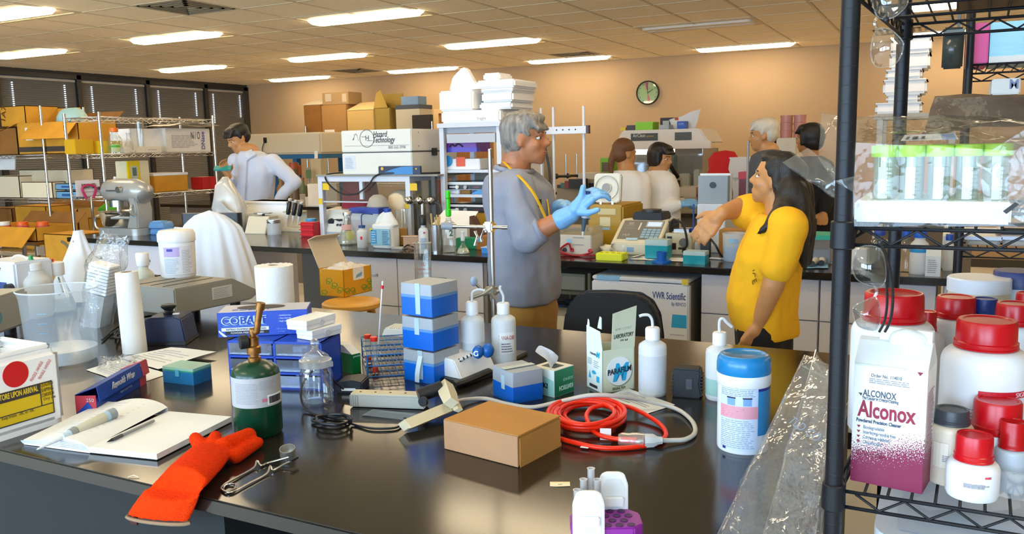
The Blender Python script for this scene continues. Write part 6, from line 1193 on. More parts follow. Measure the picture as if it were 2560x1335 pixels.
# small things along the right front edge
t, W, hh = sbx('yellow_rack', 'fluorescent yellow tube rack at the island edge', 'rack', 1489, 1555, 652, 634, at(1520, 652).y, .10, pc('e8ec14', .45), BT)
for k in range(4): add(t, 'well', cyl(.010, .002, hh, W*(.15+.22*k), .03, 10), pc('b0b40a', .5))
t = thing('crumpled_glove', 'crumpled cream glove lying behind the yellow rack', 'glove', at(1518, 634)); add(t, 'glove', jit(sph(.045, 0, 0, .026, 1.1, .8, .58, 18), .02, 30, 3), mt('latex_cream', (.70, .64, .50), .6), 1); add(t, 'cuff', jit(xf(lathe([(.018, 0), (.022, .03), (.026, .05)], 14, False), (.02, 0, .02), (R(30), R(60), 0)), .004, 40), mt('latex_cream', (.70, .64, .50), .6), 1)
bottle('vial', 'small white vial beside the yellow rack', 'vial', 1560, 636, 10, 613, HDPE, WHITE, 'straight', capf=.3, neck=.9)
t = thing('paper_towel', 'white paper towel spread under the teal tip box', 'paper', at(1650, 648)); add(t, 'towel', jit(grid(10, 8, lambda u, v: V((-.16+.32*u+.03*v, -.07+.15*v, .002))), .002, 20), PAPER, 1); add(t, 'corner', jit(grid(4, 4, lambda u, v: V((-.17+.05*u, -.02+.08*v, .004+.012*u))), .002, 30), PAPER, 1)
TQ = mt('teal_tip_rack', (.0, .30, .36), .3); TQL = mt('cloudy_teal_lid', (.55, .72, .72), .3, alpha=.8)
Pq = V((aty(1612, 646, 4.50).x, 4.50, BT+.007)); sq = mpp(Pq); tipbox(Pq, 0, 58*sq, .09, hgt(Pq, 598), .68, TQ, TQL, 'teal_tip_box', 'tall teal tip box standing on the paper towel')
Pq = V((aty(1707, 662, 4.40).x, 4.40, BT)); tipbox(Pq, 0, 56*mpp(Pq), .085, hgt(Pq, 627), .66, TQ, TQL, 'teal_tip_box', 'low teal tip box in front of the squat white bottle')
P = at(1654, 655); t = thing('blue_cylinder', 'blue plastic cup with flanged foot at the island edge', 'cup', P); s = mpp(P); add(t, 'flange', cyl(24*s, 4*s, 0, seg=24), pc('1c66c0', .35)); add(t, 'cup', lathe([(12*s, 4*s), (13*s, 26*s), (11*s, 26*s), (10*s, 5*s)], 22), pc('1c5fb4', .35), 50)
t = thing('marker_pen', 'white marker pen lying beside the blue beaker', 'pen', at(1772, 648)+Z3*.006, R(-6)); add(t, 'barrel', xf(cyl(.006, .07, seg=12), (0, 0, 0), (0, pi/2, 0)), pc('d0d4da', .4)); add(t, 'cap', xf(cyl(.0066, .03, seg=12), (.07, 0, 0), (0, pi/2, 0)), pc('9aa0a8', .4))
t, r, h, f = bottle('white_bottle', 'milky wide-mouth bottle with dark blue cap behind the low tip box', 'bottle', 1738, 632, 36, 570, HDPE, pc('1c3f8a', .4), 'bottle', neck=.72, capf=.13); add(t, 'blue_probe', cyl(.005, .14, h, -.012, 0, 8), pc('2a4f9a', .4))
HY2 = 4.75; t, W, hh = sbx('heat_block', 'beige dry heat block with knobs beside the thermal cycler', 'heater', 1663, 1728, 624, 584, HY2, .2, pc('c9bfa0', .45), BT); add(t, 'switch', box(W*.08, -.004, hh*.68, W*.26, 0, hh*.86), BLACK, 0); add(t, 'display', box(W*.1, -.004, hh*.25, W*.42, 0, hh*.55), pc('3a1c18', .3), 0); add(t, 'knob', xf(cyl(.024, .02, seg=16), (W*.72, 0, hh*.6), (pi/2, 0, 0)), pc('6a6a66', .4)); add(t, 'switch', box(W*.66, -.004, hh*.1, W*.82, 0, hh*.3), BLACK, 0)
add(t, 'cable', tube(spath([(W*.1, .05, hh), (W*.3, .0, hh+.08), (W*.75, -.03, hh+.05), (W*.9, -.04, hh*.5), (W*.6, -.05, hh*.35)], 6), .007, 7), BLACK); add(t, 'block', box(W*.2, .06, hh, W*.8, .18, hh+.02), STEEL, 0)
t = thing('black_meter', 'slim black handheld meter standing behind the low tip box', 'meter', V((aty(1764, 634, 4.62).x, 4.62, BT))); add(t, 'case', cbox(.055, .03, .15, 0, bev=.005), BLACK); add(t, 'lead', tube(spath([(.02, 0, .12), (.06, -.02, .08), (.09, 0, .02), (.13, .02, .008)], 6), .006, 7), BLACK)
# tall white cycler with grey lid
t, W, hh = sbx('white_cycler', 'tall white instrument with grey-blue lid raised, a dark lock on it', 'instrument', 1742, 1812, 594, 510, 4.95, .30, pc('d0d4da', .4), BT); add(t, 'lid', xf(rbox(W*1.08, .05, aty(1778, 440, 4.99).z-BT-hh, .006, 0), (W/2, .06, hh+.001), (0, 0, 0)), pc('8e979e', .4)); add(t, 'lid_frame', xf(rbox(W*1.14, .04, aty(1778, 435, 4.99).z-BT-hh, .012, 0), (W/2, .11, hh+.001)), pc('dfe3e6', .4)); add(t, 'lock', xf(cyl(.018, .01, seg=16), (W/2, .035, hh+.11), (pi/2, 0, 0)), pc('2a3036', .4)); add(t, 'foot_step', box(-.01, -.05, 0, W*1.3, .0, hh*.16, .004), pc('c0c4c8', .4))
t, r, h, f = bottle('blue_beaker', 'plastic beaker half full of bright blue liquid beside the person in yellow', 'beaker', 1834, 652, 58, 582, HDPEC, None, 'beaker', mt('bright_blue_liquid', (.06, .38, .80), .2, alpha=.9), .52); on(t, 'label', grid(5, 1, lambda u, v: V((.8*r*u, -.004, h*.14*v))), pc('8fc4e4', .5), f-.5, r*.96, h*.68)
P = V((aty(1866, 600, 4.9).x, 4.9, BT)); t = thing('ring_stand', 'thin grey stand rod behind the person in yellow', 'stand', P); add(t, 'base_plate', box(-.07, -.05, 0, .07, .1, .012), pc('5a5a58', .4)); add(t, 'rod', cyl(.0075, aty(1863, 356, 4.9).z-BT, .01, seg=12), pc('8d8a86', .35))
t, r, h, f = bottle('orange_lid_tub', 'white tub with orange ring lid behind the raised yellow sleeve', 'tub', 1858, 584, 46, 540, WHITE, None, 'straight', dY=-.35, capf=0); add(t, 'lid', lathe([(r*1.05, h*.8), (r*1.08, h*.85), (r*1.08, h*1.0), (r*.8, h*1.02), (r*.7, h*.95), (0, h*.95)], 24), pc('f0642a', .4), 50)
sbx('cardboard_box', 'brown cardboard box behind the blue beaker', 'box', 1796, 1900, 640, 575, 4.72, .12, CARD, BT)
# right end of the island, seen round and through the black shelf
t, W, hh = sbx('teal_lid_tub', 'clear box with teal lid right of the person in yellow', 'tub', 2014, 2078, 654, 588, 4.6, .2, film('clear_box', (.80, .86, .90), .3, .08, .1), BT, pc('2fae96', .4)); add(t, 'contents', box(.01, .01, .005, W-.01, .19, hh*.5), pc('8a98b0', .5), 0)
for k in range(3):
    P = at(2012+22*k, 668-2*k); t = thing('ice_pipette', 'cream pipette lying on a blue pad at the island end, '+['left of three', 'middle of three', 'right of three'][k], 'pipette', P+Z3*.02, R(80)); add(t, 'handle', xf(lathe([(.008, 0), (.018, .02), (.020, .07), (.014, .09)], 14), (0, 0, 0), (0, pi/2, R(10*k))), pc('cfcabc', .4)); add(t, 'nose', xf(lathe([(.015, -.03), (.012, 0), (.008, .02)], 12), (-.02, 0, 0), (0, pi/2, R(10*k))), pc('2a2c34', .4))
solo('blue_pad', 'light blue crumpled pad under the cream pipettes', 'pad', jit(grid(10, 8, lambda u, v: at(1998+72*u, 672-14*v)+Z3*.004), .003, 25), pc('7fb4e0', .7), smooth=1)
rr = [('clear glass bottle with bright blue cap, seen left through the shelf', 2262, 680, 30, 574, GLASSG, '1f58c8', None), ('tall milky bottle with blue cap and blue tape, seen through the shelf', 2296, 684, 44, 575, HDPE, '2060d0', '2a90d0'), ('pale bottle with blue cap at the far end of the island', 2370, 676, 26, 585, HDPE, '2050b0', None)]
for lab, px, py, w_, ty, m_, c, tp in rr:
    t, r, h, f = bottle('capped_bottle', lab, 'bottle', px, py, w_, ty, m_, pc(c, .4), 'bottle', neck=.55, capf=.16)
    if tp: add(t, 'tape', lathe([(r*1.01, h*.50), (r*1.01, h*.58)], 24, False), pc(tp, .5), 50)
P = at(2312, 690); t = thing('milk_carton', 'white gable-top carton with teal stripe, seen through the shelf', 'carton', P, 0); s = mpp(P); W = 34*s; h = hgt(P, 640)
add(t, 'body', box(0, 0, 0, W, .075, h), pc('d9dee2', .5), 0); add(t, 'gable', prism([(0, h), (.075, h), (.0375, h*1.34)], W, 'x', 0), pc('e0e6e8', .5), 0); add(t, 'fin', box(0, .034, h*1.30, W, .041, h*1.46), pc('2a9a90', .5), 0); add(t, 'print', xf(lines(W*.7, h*.7, 7, .004, 2), (W*.15, -.001, h*.15)), GREYP, 0); add(t, 'side_print', box(W, .01, .02, W+.001, .07, h), pc('3fa8a0', .5), 0)
sbx('white_binder', 'white upright folder at the end of the island', 'folder', 2352, 2368, 684, 590, 4.62, .22, pc('d6dae0', .5), BT)
t, W, hh = sbx('white_carton', 'white carton on the island seen just right of the shelf post', 'carton', 2120, 2166, 668, 622, 4.45, .14, PAPER, BT)
bottle('smoke_bottle', 'smoked glass bottle behind the safety glasses', 'bottle', 2196, 672, 44, 575, film('smoked_glass', (.5, .55, .58), .1, .08, .05), pc('2848a0', .4), 'bottle', neck=.5)
# ================================================================== behind the island: far bench along the room
FYB = 7.6
fb_ = thing('far_bench', 'far black lab bench beyond the island, mostly hidden by equipment', 'bench'); add(fb_, 'countertop', box(-9.0, FYB, BT-.035, .3, FYB+.8, BT), BTOP, 0); add(fb_, 'countertop', box(-5.0, FYB+.8, BT-.035, .3, FYB+1.05, BT), BTOP, 0); add(fb_, 'cabinet', box(-8.9, FYB+.06, .0, .2, FYB+.75, BT-.036), mt('brown_grey_cabinet', (.20, .17, .13), .6), 0)
def fbox(name, label, cat, px0, px1, pyb, pyt, Y, dep, mat, lidm=None, z0=None): return sbx(name, label, cat, px0, px1, pyb, pyt, Y, dep, mat, BT if z0 is None else z0, lidm)
# laminar-flow hood
AY = 8.0; xl, xr = aty(1545, 400, AY).x, aty(1757, 400, AY).x; W = xr-xl; zA = aty(1640, 360, AY).z; zB = aty(1640, 324, AY).z
t = thing('clean_air_hood', 'white clean-air workstation with clear front behind the people in lab coats', 'hood', (xl, AY, BT)); D_ = .6; HW = pc('e6dccf', .4)
add(t, 'base', box(0, 0, 0, W, D_, .08, .004), HW); add(t, 'canopy', prism([(-.03, zA-BT), (W+.06, zA-BT), (W*.96, zB-BT), (W*.05, zB-BT)], D_, 'y', 0, .012), HW); add(t, 'canopy_lip', box(-.05, -.03, zA-BT-.05, W+.08, .02, zA-BT+.02, .004), HW)
add(t, 'brand_panel', xf(box(W*.16, -.006, 0, W*.48, 0, (zB-zA)*.52), (0, 0, zA-BT+(zB-zA)*.24)), pc('3e3c38', .4), 0); text(t, 'AirClean', .05, (W*.185, -.008, zA-BT+(zB-zA)*.50), FRONT, pc('ddd8cc'), fit=W*.15); text(t, 'systems', .03, (W*.345, -.008, zA-BT+(zB-zA)*.50), FRONT, pc('c8b030'), fit=W*.09)
add(t, 'control_panel', xf(box(W*.68, -.006, 0, W*.87, 0, (zB-zA)*.55), (0, 0, zA-BT+(zB-zA)*.22)), pc('4c4c44', .4), 0); add(t, 'lamp', box(W*.04, .02, zA-BT-.10, W*.66, .06, zA-BT-.05), emis('hood_lamp', (1, .97, .90), 3), 0); add(t, 'pane', box(.01, .0, .10, W-.01, .006, zA-BT-.10), ACR, 0)
add(t, 'side_pane', box(W-.006, 0, .08, W, D_, zA-BT-.05), ACR, 0); add(t, 'side_pane', box(0, 0, .08, .006, D_, zA-BT-.05), ACR, 0); add(t, 'back_panel', box(0, D_-.02, .08, W, D_, zA-BT-.05), pc('9c8e80', .5), 0)
for k, (x, w_, h_, c) in enumerate(((.12, .12, .34, '6f6458'), (.3, .1, .42, '7a6a60'), (.5, .06, .45, '3f6a48'), (.62, .14, .26, 'b8b09c'), (.8, .08, .3, 'd0c8b8'))): solo('hood_item', ['grey box inside the clean-air hood at left', 'brown box inside the clean-air hood', 'green tall pack in the clean-air hood', 'cream pack inside the clean-air hood', 'white pack inside the clean-air hood at right'][k], 'pack', box(0, 0, 0, W*w_, .15, h_, .01), pc(c, .5), (xl+W*x, AY+.3, BT+.081))
zt_ = zB+.002
t, Wg, hh = fbox('green_box', 'bright green box on top of the clean-air hood', 'box', 1588, 1632, 320, 305, AY+.2, .2, pc('8fd818', .45), pc('9be024', .45), zt_)
t, Wg, hh = fbox('dark_carton', 'dark carton with yellow tag at the hood top left', 'carton', 1566, 1588, 322, 313, AY+.2, .12, pc('4a4250', .5), None, zt_); add(t, 'yellow_tag', box(-.06, 0, 0, -.01, .05, hh*.6), pc('e8d020', .5), 0)
t, Wg, hh = fbox('black_carton', 'black and white picture carton on the hood', 'carton', 1650, 1696, 320, 294, AY+.3, .1, pc('2c2a2a', .5), None, zt_); add(t, 'picture', box(Wg*.15, -.002, hh*.2, Wg*.5, 0, hh*.75), pc('b8b8b8', .5), 0); add(t, 'red_corner', box(Wg*.8, -.002, hh*.75, Wg, 0, hh), pc('b85020', .5), 0)
t, Wg, hh = fbox('blue_carton', 'blue carton on the hood beside the white tissue', 'carton', 1692, 1714, 320, 303, AY+.1, .1, pc('2c5ac0', .45), None, zt_); text(t, 'KIM', .03, (Wg*.2, -.001, hh*.5), FRONT, pc('a8c0e8'))
solo('tissue', 'white tissue sticking up behind the blue carton', 'tissue', jit(grid(8, 8, lambda u, v: V((-.05+.22*u-.05*v+.10*v*u, .02*sin(u*6), .19*v*(.5+.5*u)))), .012, 14), PAPER, (aty(1695, 322, AY+.25).x, AY+.28, zt_+.004), smooth=1)
t, Wg, hh = fbox('grey_tray', 'pale grey tray with plastic wrap on the hood', 'tray', 1648, 1672, 320, 312, AY+.1, .15, pc('a8b0b4', .4), None, zt_)
# microscope and things on the far bench, right of the hood
t = thing('microscope', 'grey microscope half hidden by the lab coats', 'microscope', V((aty(1690, 480, 7.7).x, 7.75, BT))); add(t, 'base', box(-.08, -.1, 0, .08, .12, .03, .006), pc('8a8678', .4)); add(t, 'arm', tube(spath([(0, .08, .03), (0, .11, .2), (0, .03, .33)], 5), .028, 8), pc('b0ac9c', .4)); add(t, 'stage', box(-.07, -.08, .13, .07, .05, .15), BLACK, 0); add(t, 'turret', tube([(0, -.02, .30), (0, -.03, .18)], .03, 10), BLACK); add(t, 'eyepiece', tube([(0, .0, .33), (-.04, -.10, .44)], .022, 10), BLACK)
fbox('white_box', 'wide white box on the far bench, dark print, right of the lab coats', 'box', 1683, 1740, 500, 468, 7.7, .3, pc('c8c0b0', .5)); fbox('clear_bin', 'cloudy storage bin on the far bench below the microscope', 'bin', 1676, 1742, 528, 494, 7.62, .06, pc('b0a894', .4, alpha=.9))
t, Wg, hh = fbox('white_carton', 'large white carton lettered on its side, right of the red cover', 'carton', 1811, 1882, 500, 393, 7.7, .3, pc('d8d4cc', .5)); text(t, 'hydrogen', .05, (Wg*.08, -.002, hh*.60), FRONT, pc('9a9a98'), fit=Wg*.42); text(t, 'THIS SIDE', .05, (Wg*.1, -.002, hh*.12), FRONT, pc('7a7a78'), fit=Wg*.4)
t = thing('red_cover', 'tall bright red cloth cover on the far bench', 'cover', V((aty(1798, 500, 7.7).x, 7.78, BT))); hh = aty(1798, 376, 7.78).z-BT; b = lathe([(.20, 0), (.18, hh*.35), (.13, hh*.7), (.13, hh*.85), (.10, hh*.96), (0, hh)], 22, sy=.8)
for v in b.verts: v.co.x += .10*v.co.z/hh-.06
add(t, 'cloth', jit(b, .03, 6, 2), mt('bright_red_cloth', (.62, .012, .015), .8), 1)
t, Wg, hh = fbox('sharps_bin', 'red sharps container with dark band near the person in dark grey', 'bin', 1846, 1884, 500, 430, 7.45, .2, pc('6e0c10', .4), pc('c8202a', .4)); add(t, 'orange_label', box(Wg*.35, -.002, hh*.0, Wg*.95, 0, hh*.3), pc('d88020', .5), 0)
fbox('orange_box', 'orange carton behind the person in dark grey', 'carton', 1872, 1900, 560, 455, 7.3, .2, pc('d08a20', .5))
t, Wg, hh = fbox('pink_jar_tray', 'pale shelf box carrying pink jars behind the person in dark grey', 'box', 1940, 1988, 400, 345, 8.2, .2, pc('ddd2bc', .5))
for i in range(3):
    for j in range(2): solo('pink_jar', 'small pink-lidded jar behind the person in dark grey, %s row, %s' % (('lowest', 'middle', 'top')[i], ('left', 'right')[j]), 'jar', join(cyl(.055, .05, 0, seg=16), cyl(.058, .018, .05, seg=16)), pc('c88a80', .4), (t.location.x+.07+.12*j, 8.3, BT+hh+.002+.07*i), group='pink jars')
t = thing('thermos', 'dark flask with white lid beside the pink jars', 'flask', (t.location.x-.06, 8.28, BT+hh*.6)); add(t, 'body', cyl(.045, .38, 0, seg=18), pc('2c3434', .4)); add(t, 'lid', cyl(.047, .05, .38, seg=18), pc('d0ccc0', .4)); add(t, 'neck_band', cyl(.048, .02, .33, seg=18), pc('6a6a60'))
fbox('pedestal', 'pale box under the dark flask, left of the pink jars', 'box', 1918, 1942, 420, 372, 8.2, .15, pc('c4b8a0', .5))
t, Wg, hh = fbox('stacked_meter', 'twin-display meter on the far bench behind the centrifuge', 'meter', 1447, 1490, 500, 433, 7.7, .3, pc('8a8272', .5), pc('c8beaa', .5)); 
for k in range(2): add(t, 'display', box(Wg*(.08+.5*k), -.004, hh*.62, Wg*(.42+.5*k), 0, hh*.74), pc('2c2c30', .3), 0); add(t, 'jacks', box(Wg*(.14+.5*k), -.004, hh*.3, Wg*(.36+.5*k), 0, hh*.45), pc('4a463c', .4), 0)
t, Wg, hh = fbox('green_crate', 'green plastic frame crate behind the centrifuge', 'crate', 1500, 1530, 450, 395, 8.1, .2, pc('7cc01c', .45), None, 1.25); add(t, 'opening', box(Wg*.15, -.002, hh*.2, Wg*.9, .0, hh*.75), pc('6a5a48', .6), 0)
solo('crate_stand', 'dim shelf block under the green frame crate', 'block', box(0, 0, 0, .3, .25, 1.25-BT-.001), pc('7a6a54', .6), (aty(1496, 450, 8.1).x, 8.08, BT))
# clamp stands and clutter left of the centrifuge
for k, (px, ty, Y) in enumerate(((1415, 385, 7.9), (1442, 385, 8.1), (1402, 455, 7.8))):
    x = aty(px, 450, Y).x; zt = aty(px, ty, Y).z; t = thing('clamp_stand', ['thin clamp stand behind the lattice, left', 'thin clamp stand behind the lattice, right', 'short clamp stand with a dark bottle behind the lattice'][k], 'stand', (x, Y, BT)); add(t, 'base_plate', box(-.1, -.06, 0, .1, .08, .015), pc('4a4640', .5), 0); add(t, 'rod', cyl(.008, zt-BT, 0, seg=8), STEEL); add(t, 'clamp', tube([(-.10, -.02, (zt-BT)*.6), (.06, -.02, (zt-BT)*.6)], .014, 8), pc('3a3a38', .4)); add(t, 'boss', sph(.03, -.1, -.02, (zt-BT)*.6, seg=10), pc('5a5650', .4))
t, Wg, hh = fbox('test_rig', 'grey rig with dark boards behind the lattice', 'rig', 1392, 1448, 520, 470, 7.62, .15, pc('8f8878', .5)); 
for k in range(4): add(t, 'board', box(Wg*.02+.05*k, -.02*k, hh, Wg*.5+.06*k, .1, hh+.03+.02*k), [BLACK, pc('4a6a58', .4), pc('8a2c24', .4), pc('2a2a2c', .4)][k], 0)
t = thing('grey_microscope', 'tall grey-cream microscope just right of the person in grey', 'microscope', V((aty(1342, 520, 7.7).x, 7.7, BT))); add(t, 'column', box(-.10, -.05, 0, .10, .2, .62, .02), pc('c8bca4', .45)); add(t, 'head', box(-.13, -.12, .50, .12, .15, .72, .03), pc('d0c6b0', .45)); add(t, 'eyepiece', tube([(.0, -.1, .66), (.08, -.2, .74)], .03, 10), BLACK); add(t, 'stage', box(-.14, -.2, .26, .14, .0, .30), BLACK, 0); add(t, 'knob', xf(cyl(.05, .06, seg=14), (.10, 0, .14), (0, pi/2, 0)), BLACK)
t, r, h, f = bottle('orange_bottle', 'bright orange vessel with black top behind the chest of the person in grey', 'bottle', 1368, 568, 26, 488, pc('f05014', .4), BLACK, 'bottle', dY=-.75, neck=.5, capf=.35)
# ---- left background: big white instrument on a blue stand
t = thing('long_instrument', 'long cream instrument on a blue steel stand behind the person in the pale shirt', 'instrument', (aty(612, 385, 8.45).x, 8.45, 0)); W = aty(803, 385, 8.45).x-aty(612, 385, 8.45).x; za, zb = aty(700, 386, 8.45).z, aty(700, 333, 8.45).z
add(t, 'case', box(0, 0, za, W, .6, zb, .02), pc('ddd2b8', .45)); BS = pc('2c6a9c', .45); add(t, 'stand_beam', box(0, .0, za-.06, W, .55, za-.005), BS, 0)
for x in (.05, W*.62, W-.1): add(t, 'stand_leg', box(x, .02, 0, x+.07, .1, za-.06), BS, 0); add(t, 'stand_leg', box(x, .45, 0, x+.07, .52, za-.06), BS, 0)
add(t, 'socket', box(W*.27, -.01, zb-.12, W*.31, 0, zb-.05), BLACK, 0); add(t, 'cable', tube(spath([(W*.29, -.02, zb-.1), (W*.27, -.04, zb-.2), (W*.28, -.03, za+.02)], 5), .006, 6), BLACK)
# wire rack with brown cartons by the back wall
def wirerack(name, label, x0, x1, y0, y1, shelves, top, bot=0, r=.0127, mat=None, legs_extra=0):
    mat = mat or CHROME; t = thing(name, label, 'shelf rack', (0, 0, 0))
    for x in (x0, x1):
        for y in (y0, y1): add(t, 'post', cyl(r, top-bot, bot, x, y, 12), mat)
    for z in shelves:
        L = join(*[tube([(x0, y, z), (x1, y, z)], .004, 5) for y in (y0, y1)], *[tube([(x, y0, z), (x, y1, z)], .004, 5) for x in (x0, x1)], *[tube([(x0, y, z-.03), (x1, y, z-.03)], .003, 5) for y in (y0, y1)], *[tube([(x, y0, z-.03), (x, y1, z-.03)], .003, 5) for x in (x0, x1)])
        n = max(2, int(abs(x1-x0)/.05)); m_ = max(2, int(abs(y1-y0)/.05)); zz = []
        for y in (y0, y1): zz.append(tube([(x0+(x1-x0)*i/n, y, z-(.03 if i % 2 else .002)) for i in range(n+1)], .003, 5))
        for x in (x0, x1): zz.append(tube([(x, y0+(y1-y0)*i/m_, z-(.03 if i % 2 else .002)) for i in range(m_+1)], .003, 5))
        sh = add(t, 'shelf_frame', join(L, *zz), mat, 1)
        short = abs(x1-x0) < abs(y1-y0)
        if short: wr = [tube([(x0, y0+(y1-y0)*i/40, z+.002), (x1, y0+(y1-y0)*i/40, z+.002)], .002, 4) for i in range(1, 40)]
        else: wr = [tube([(x0+(x1-x0)*i/40, y0, z+.002), (x0+(x1-x0)*i/40, y1, z+.002)], .002, 4) for i in range(1, 40)]
        o = add(sh, 'shelf_wires', join(*wr), mat, 1); o['kind'] = 'stuff'
    return t
RY = 9.3; xa, xb = aty(765, 340, RY).x, aty(1080, 320, RY).x; zsh = aty(860, 334, RY).z
wirerack('wire_rack', 'chrome wire rack with brown cartons along the back wall', xa, xb, RY, RY+.45, (zsh, 1.1, .5), zsh+.12)
def carton(label, px0, px1, pyb, pyt, Y, dep, z0=None, mat=CARD, flap=None, rz=0):
    a, b = aty(px0, pyb, Y), aty(px1, pyb, Y); W = b.x-a.x; z = a.z if z0 is None else z0; hh = aty((px0+px1)/2, pyt, Y).z-z
    t = thing('cardboard_box', label, 'box', (a.x, Y, z), rz); add(t, 'body', box(0, 0, 0, W, dep, hh, .006), mat, 0)
    if flap: add(t, 'flap', quad([(0, 0, hh), (W, 0, hh), (W*1.05, -.08, hh-flap), (-W*.03, -.10, hh-flap)], .005), mat, 0); add(t, 'flap', quad([(0, dep, hh), (W, dep, hh), (W*.95, dep+.03, hh+.12), (W*.1, dep+.03, hh+.12)], .005), mat, 0)
    return t, W, hh
zq = zsh+.006
t, W, hh = carton('tall dark brown carton with raised flap, left on the back rack', 762, 805, 332, 262, RY+.03, .35, zq, CARDD); add(t, 'flap', quad([(0, 0, hh), (W, 0, hh), (W*1.2, .2, hh+.08), (W*.4, .2, hh+.09)], .005), pc('e8dcc0', .7), 0)
t, W, hh = carton('brown carton under the small taped one on the back rack', 806, 868, 332, 262, RY+.03, .35, zq, mt('mid_brown_board', (.38, .20, .06), .85)); t2, W2, h2 = carton('small taped brown carton stacked on the back rack', 806, 872, 262, 229, RY+.05, .3, None, mt('dull_brown_board', (.36, .23, .10), .85)); t2.location.z = zq+hh+.001; add(t2, 'label', box(W2*.12, -.002, h2*.3, W2*.35, 0, h2*.9), pc('b8a890', .6), 0); add(t2, 'label', box(W2*.76, -.002, h2*.2, W2*.92, 0, h2*.85), pc('b8a890', .6), 0)
add(t, 'white_tag', box(W*.1, -.002, .02, W*.5, 0, hh*.14), PAPER, 0)
t, W, hh = carton('open tan carton with bright flaps on the back rack', 868, 935, 305, 275, RY-.0, .35, zq, mt('tan_board', (.55, .36, .12), .85)); add(t, 'flap', quad([(0, 0, hh), (W, 0, hh), (W*1.0, .28, hh+.12), (W*.05, .28, hh+.11)], .005), pc('dfc48c', .7), 0)
t, W, hh = carton('olive brown carton with lid up, right on the back rack', 936, 975, 305, 270, RY+.02, .35, zq, mt('olive_board', (.34, .22, .04), .85)); add(t, 'flap', quad([(-W*.7, .3, hh*.9), (W, .3, hh*.9), (W, .33, hh+.20), (-W*.7, .33, hh+.20)], .005), mt('olive_board', (.34, .22, .04), .85), 0); add(t, 'flap', quad([(0, 0, hh), (W*.9, 0, hh), (W*.2, .1, hh+.24), (-W*.1, .1, hh+.2)], .005), mt('olive_board', (.34, .22, .04), .85), 0)
fbox('white_tool_case', 'dark and white instrument case on the back rack', 'case', 990, 1050, 305, 262, RY+.05, .3, pc('c8bca0', .5), pc('4a5058', .5), zq); fbox('black_tray_case', 'black tray at the right end of the back rack', 'tray', 1030, 1077, 305, 287, RY-.02, .06, pc('2c241e', .5), None, zq); t, W, hh = fbox('blue_lid_case', 'bluish case lying on top of the white instrument case', 'case', 1003, 1046, 262, 250, RY+.1, .2, pc('7a98b4', .5), None, zsh+.3); t.location.z = zq+(aty(1020, 262, RY+.05).z-zq)+.001
# bench clutter between the person in the pale shirt and the hood
rnd = random.Random(11)
cl = ['8a6a48', '4a5a3a', 'b09a7a', 'c84a3a', '6a5a4a', 'd8ccb8', '7a8a6a', '9a4a2a', 'e0d8c8', '3a3432', '5a7a5a', 'b87a4a']
lab_ = ['brown', 'olive', 'tan', 'red', 'umber', 'cream', 'sage', 'rust', 'white', 'black', 'green', 'copper']
for k in range(12):
    px = 738+rnd.random()*60+(k % 4)*6; pt_ = 405+rnd.random()*60; Y = 7.66+.22*(k % 4)
    w_ = 10+14*rnd.random(); shp = k % 3
    P = V((aty(700+9*k+4*rnd.random(), 450, Y).x, Y, BT)); h_ = max(.1, aty(px, pt_, Y).z-BT); r = w_*mpp(P)
    t = thing('bench_jar', '%s %s on the far bench left of the frame hood' % (lab_[k], ('bottle', 'canister', 'apparatus')[shp]), ('bottle', 'canister', 'apparatus')[shp], P, rnd.random())
    if shp == 0: add(t, 'body', lathe([(r*.5, 0), (r*.5, h_*.6), (r*.2, h_*.75), (r*.2, h_*.9)], 14), pc(cl[k], .4)); add(t, 'cap', cyl(r*.24, h_*.1, h_*.9, seg=12), pc(cl[(k+5) % 12], .4))
    elif shp == 1: add(t, 'body', cyl(r*.6, h_*.85, 0, seg=16), pc(cl[k], .4)); add(t, 'lid', cyl(r*.64, h_*.15, h_*.85, seg=16), pc(cl[(k+3) % 12], .4))
    else: add(t, 'base', cbox(r*1.6, r, h_*.25, 0), pc(cl[k], .4)); add(t, 'column', cyl(r*.14, h_*.75, h_*.25, seg=10), STEEL); add(t, 'head', cbox(r*.9, r*.6, h_*.22, h_*.72), pc(cl[(k+2) % 12], .4))
t, W, hh = fbox('paper_stack', 'stack of white paper on the far bench beside the frame hood', 'paper', 768, 800, 470, 460, 7.62, .3, PAPER); t, W, hh = fbox('small_tissue_box', 'small cream and green tissue box under the blue stand', 'carton', 776, 803, 424, 397, 7.75, .12, pc('b8ac90', .5)); add(t, 'tissue', jit(grid(4, 4, lambda u, v: V((W*(.2+.3*u), .05, hh+.09*v))), .008, 20), PAPER, 1)
t, W, hh = fbox('equipment_case', 'grey-cream equipment behind the hood legs with yellow label', 'case', 1040, 1100, 520, 450, 5.62, .16, pc('b0a488', .5)); add(t, 'label', box(W*.06, -.002, hh*.45, W*.24, 0, hh*.75), pc('e0b820', .5), 0); add(t, 'panel', box(W*.4, -.002, hh*.25, W*.7, 0, hh*.9), pc('a09880', .5), 0)
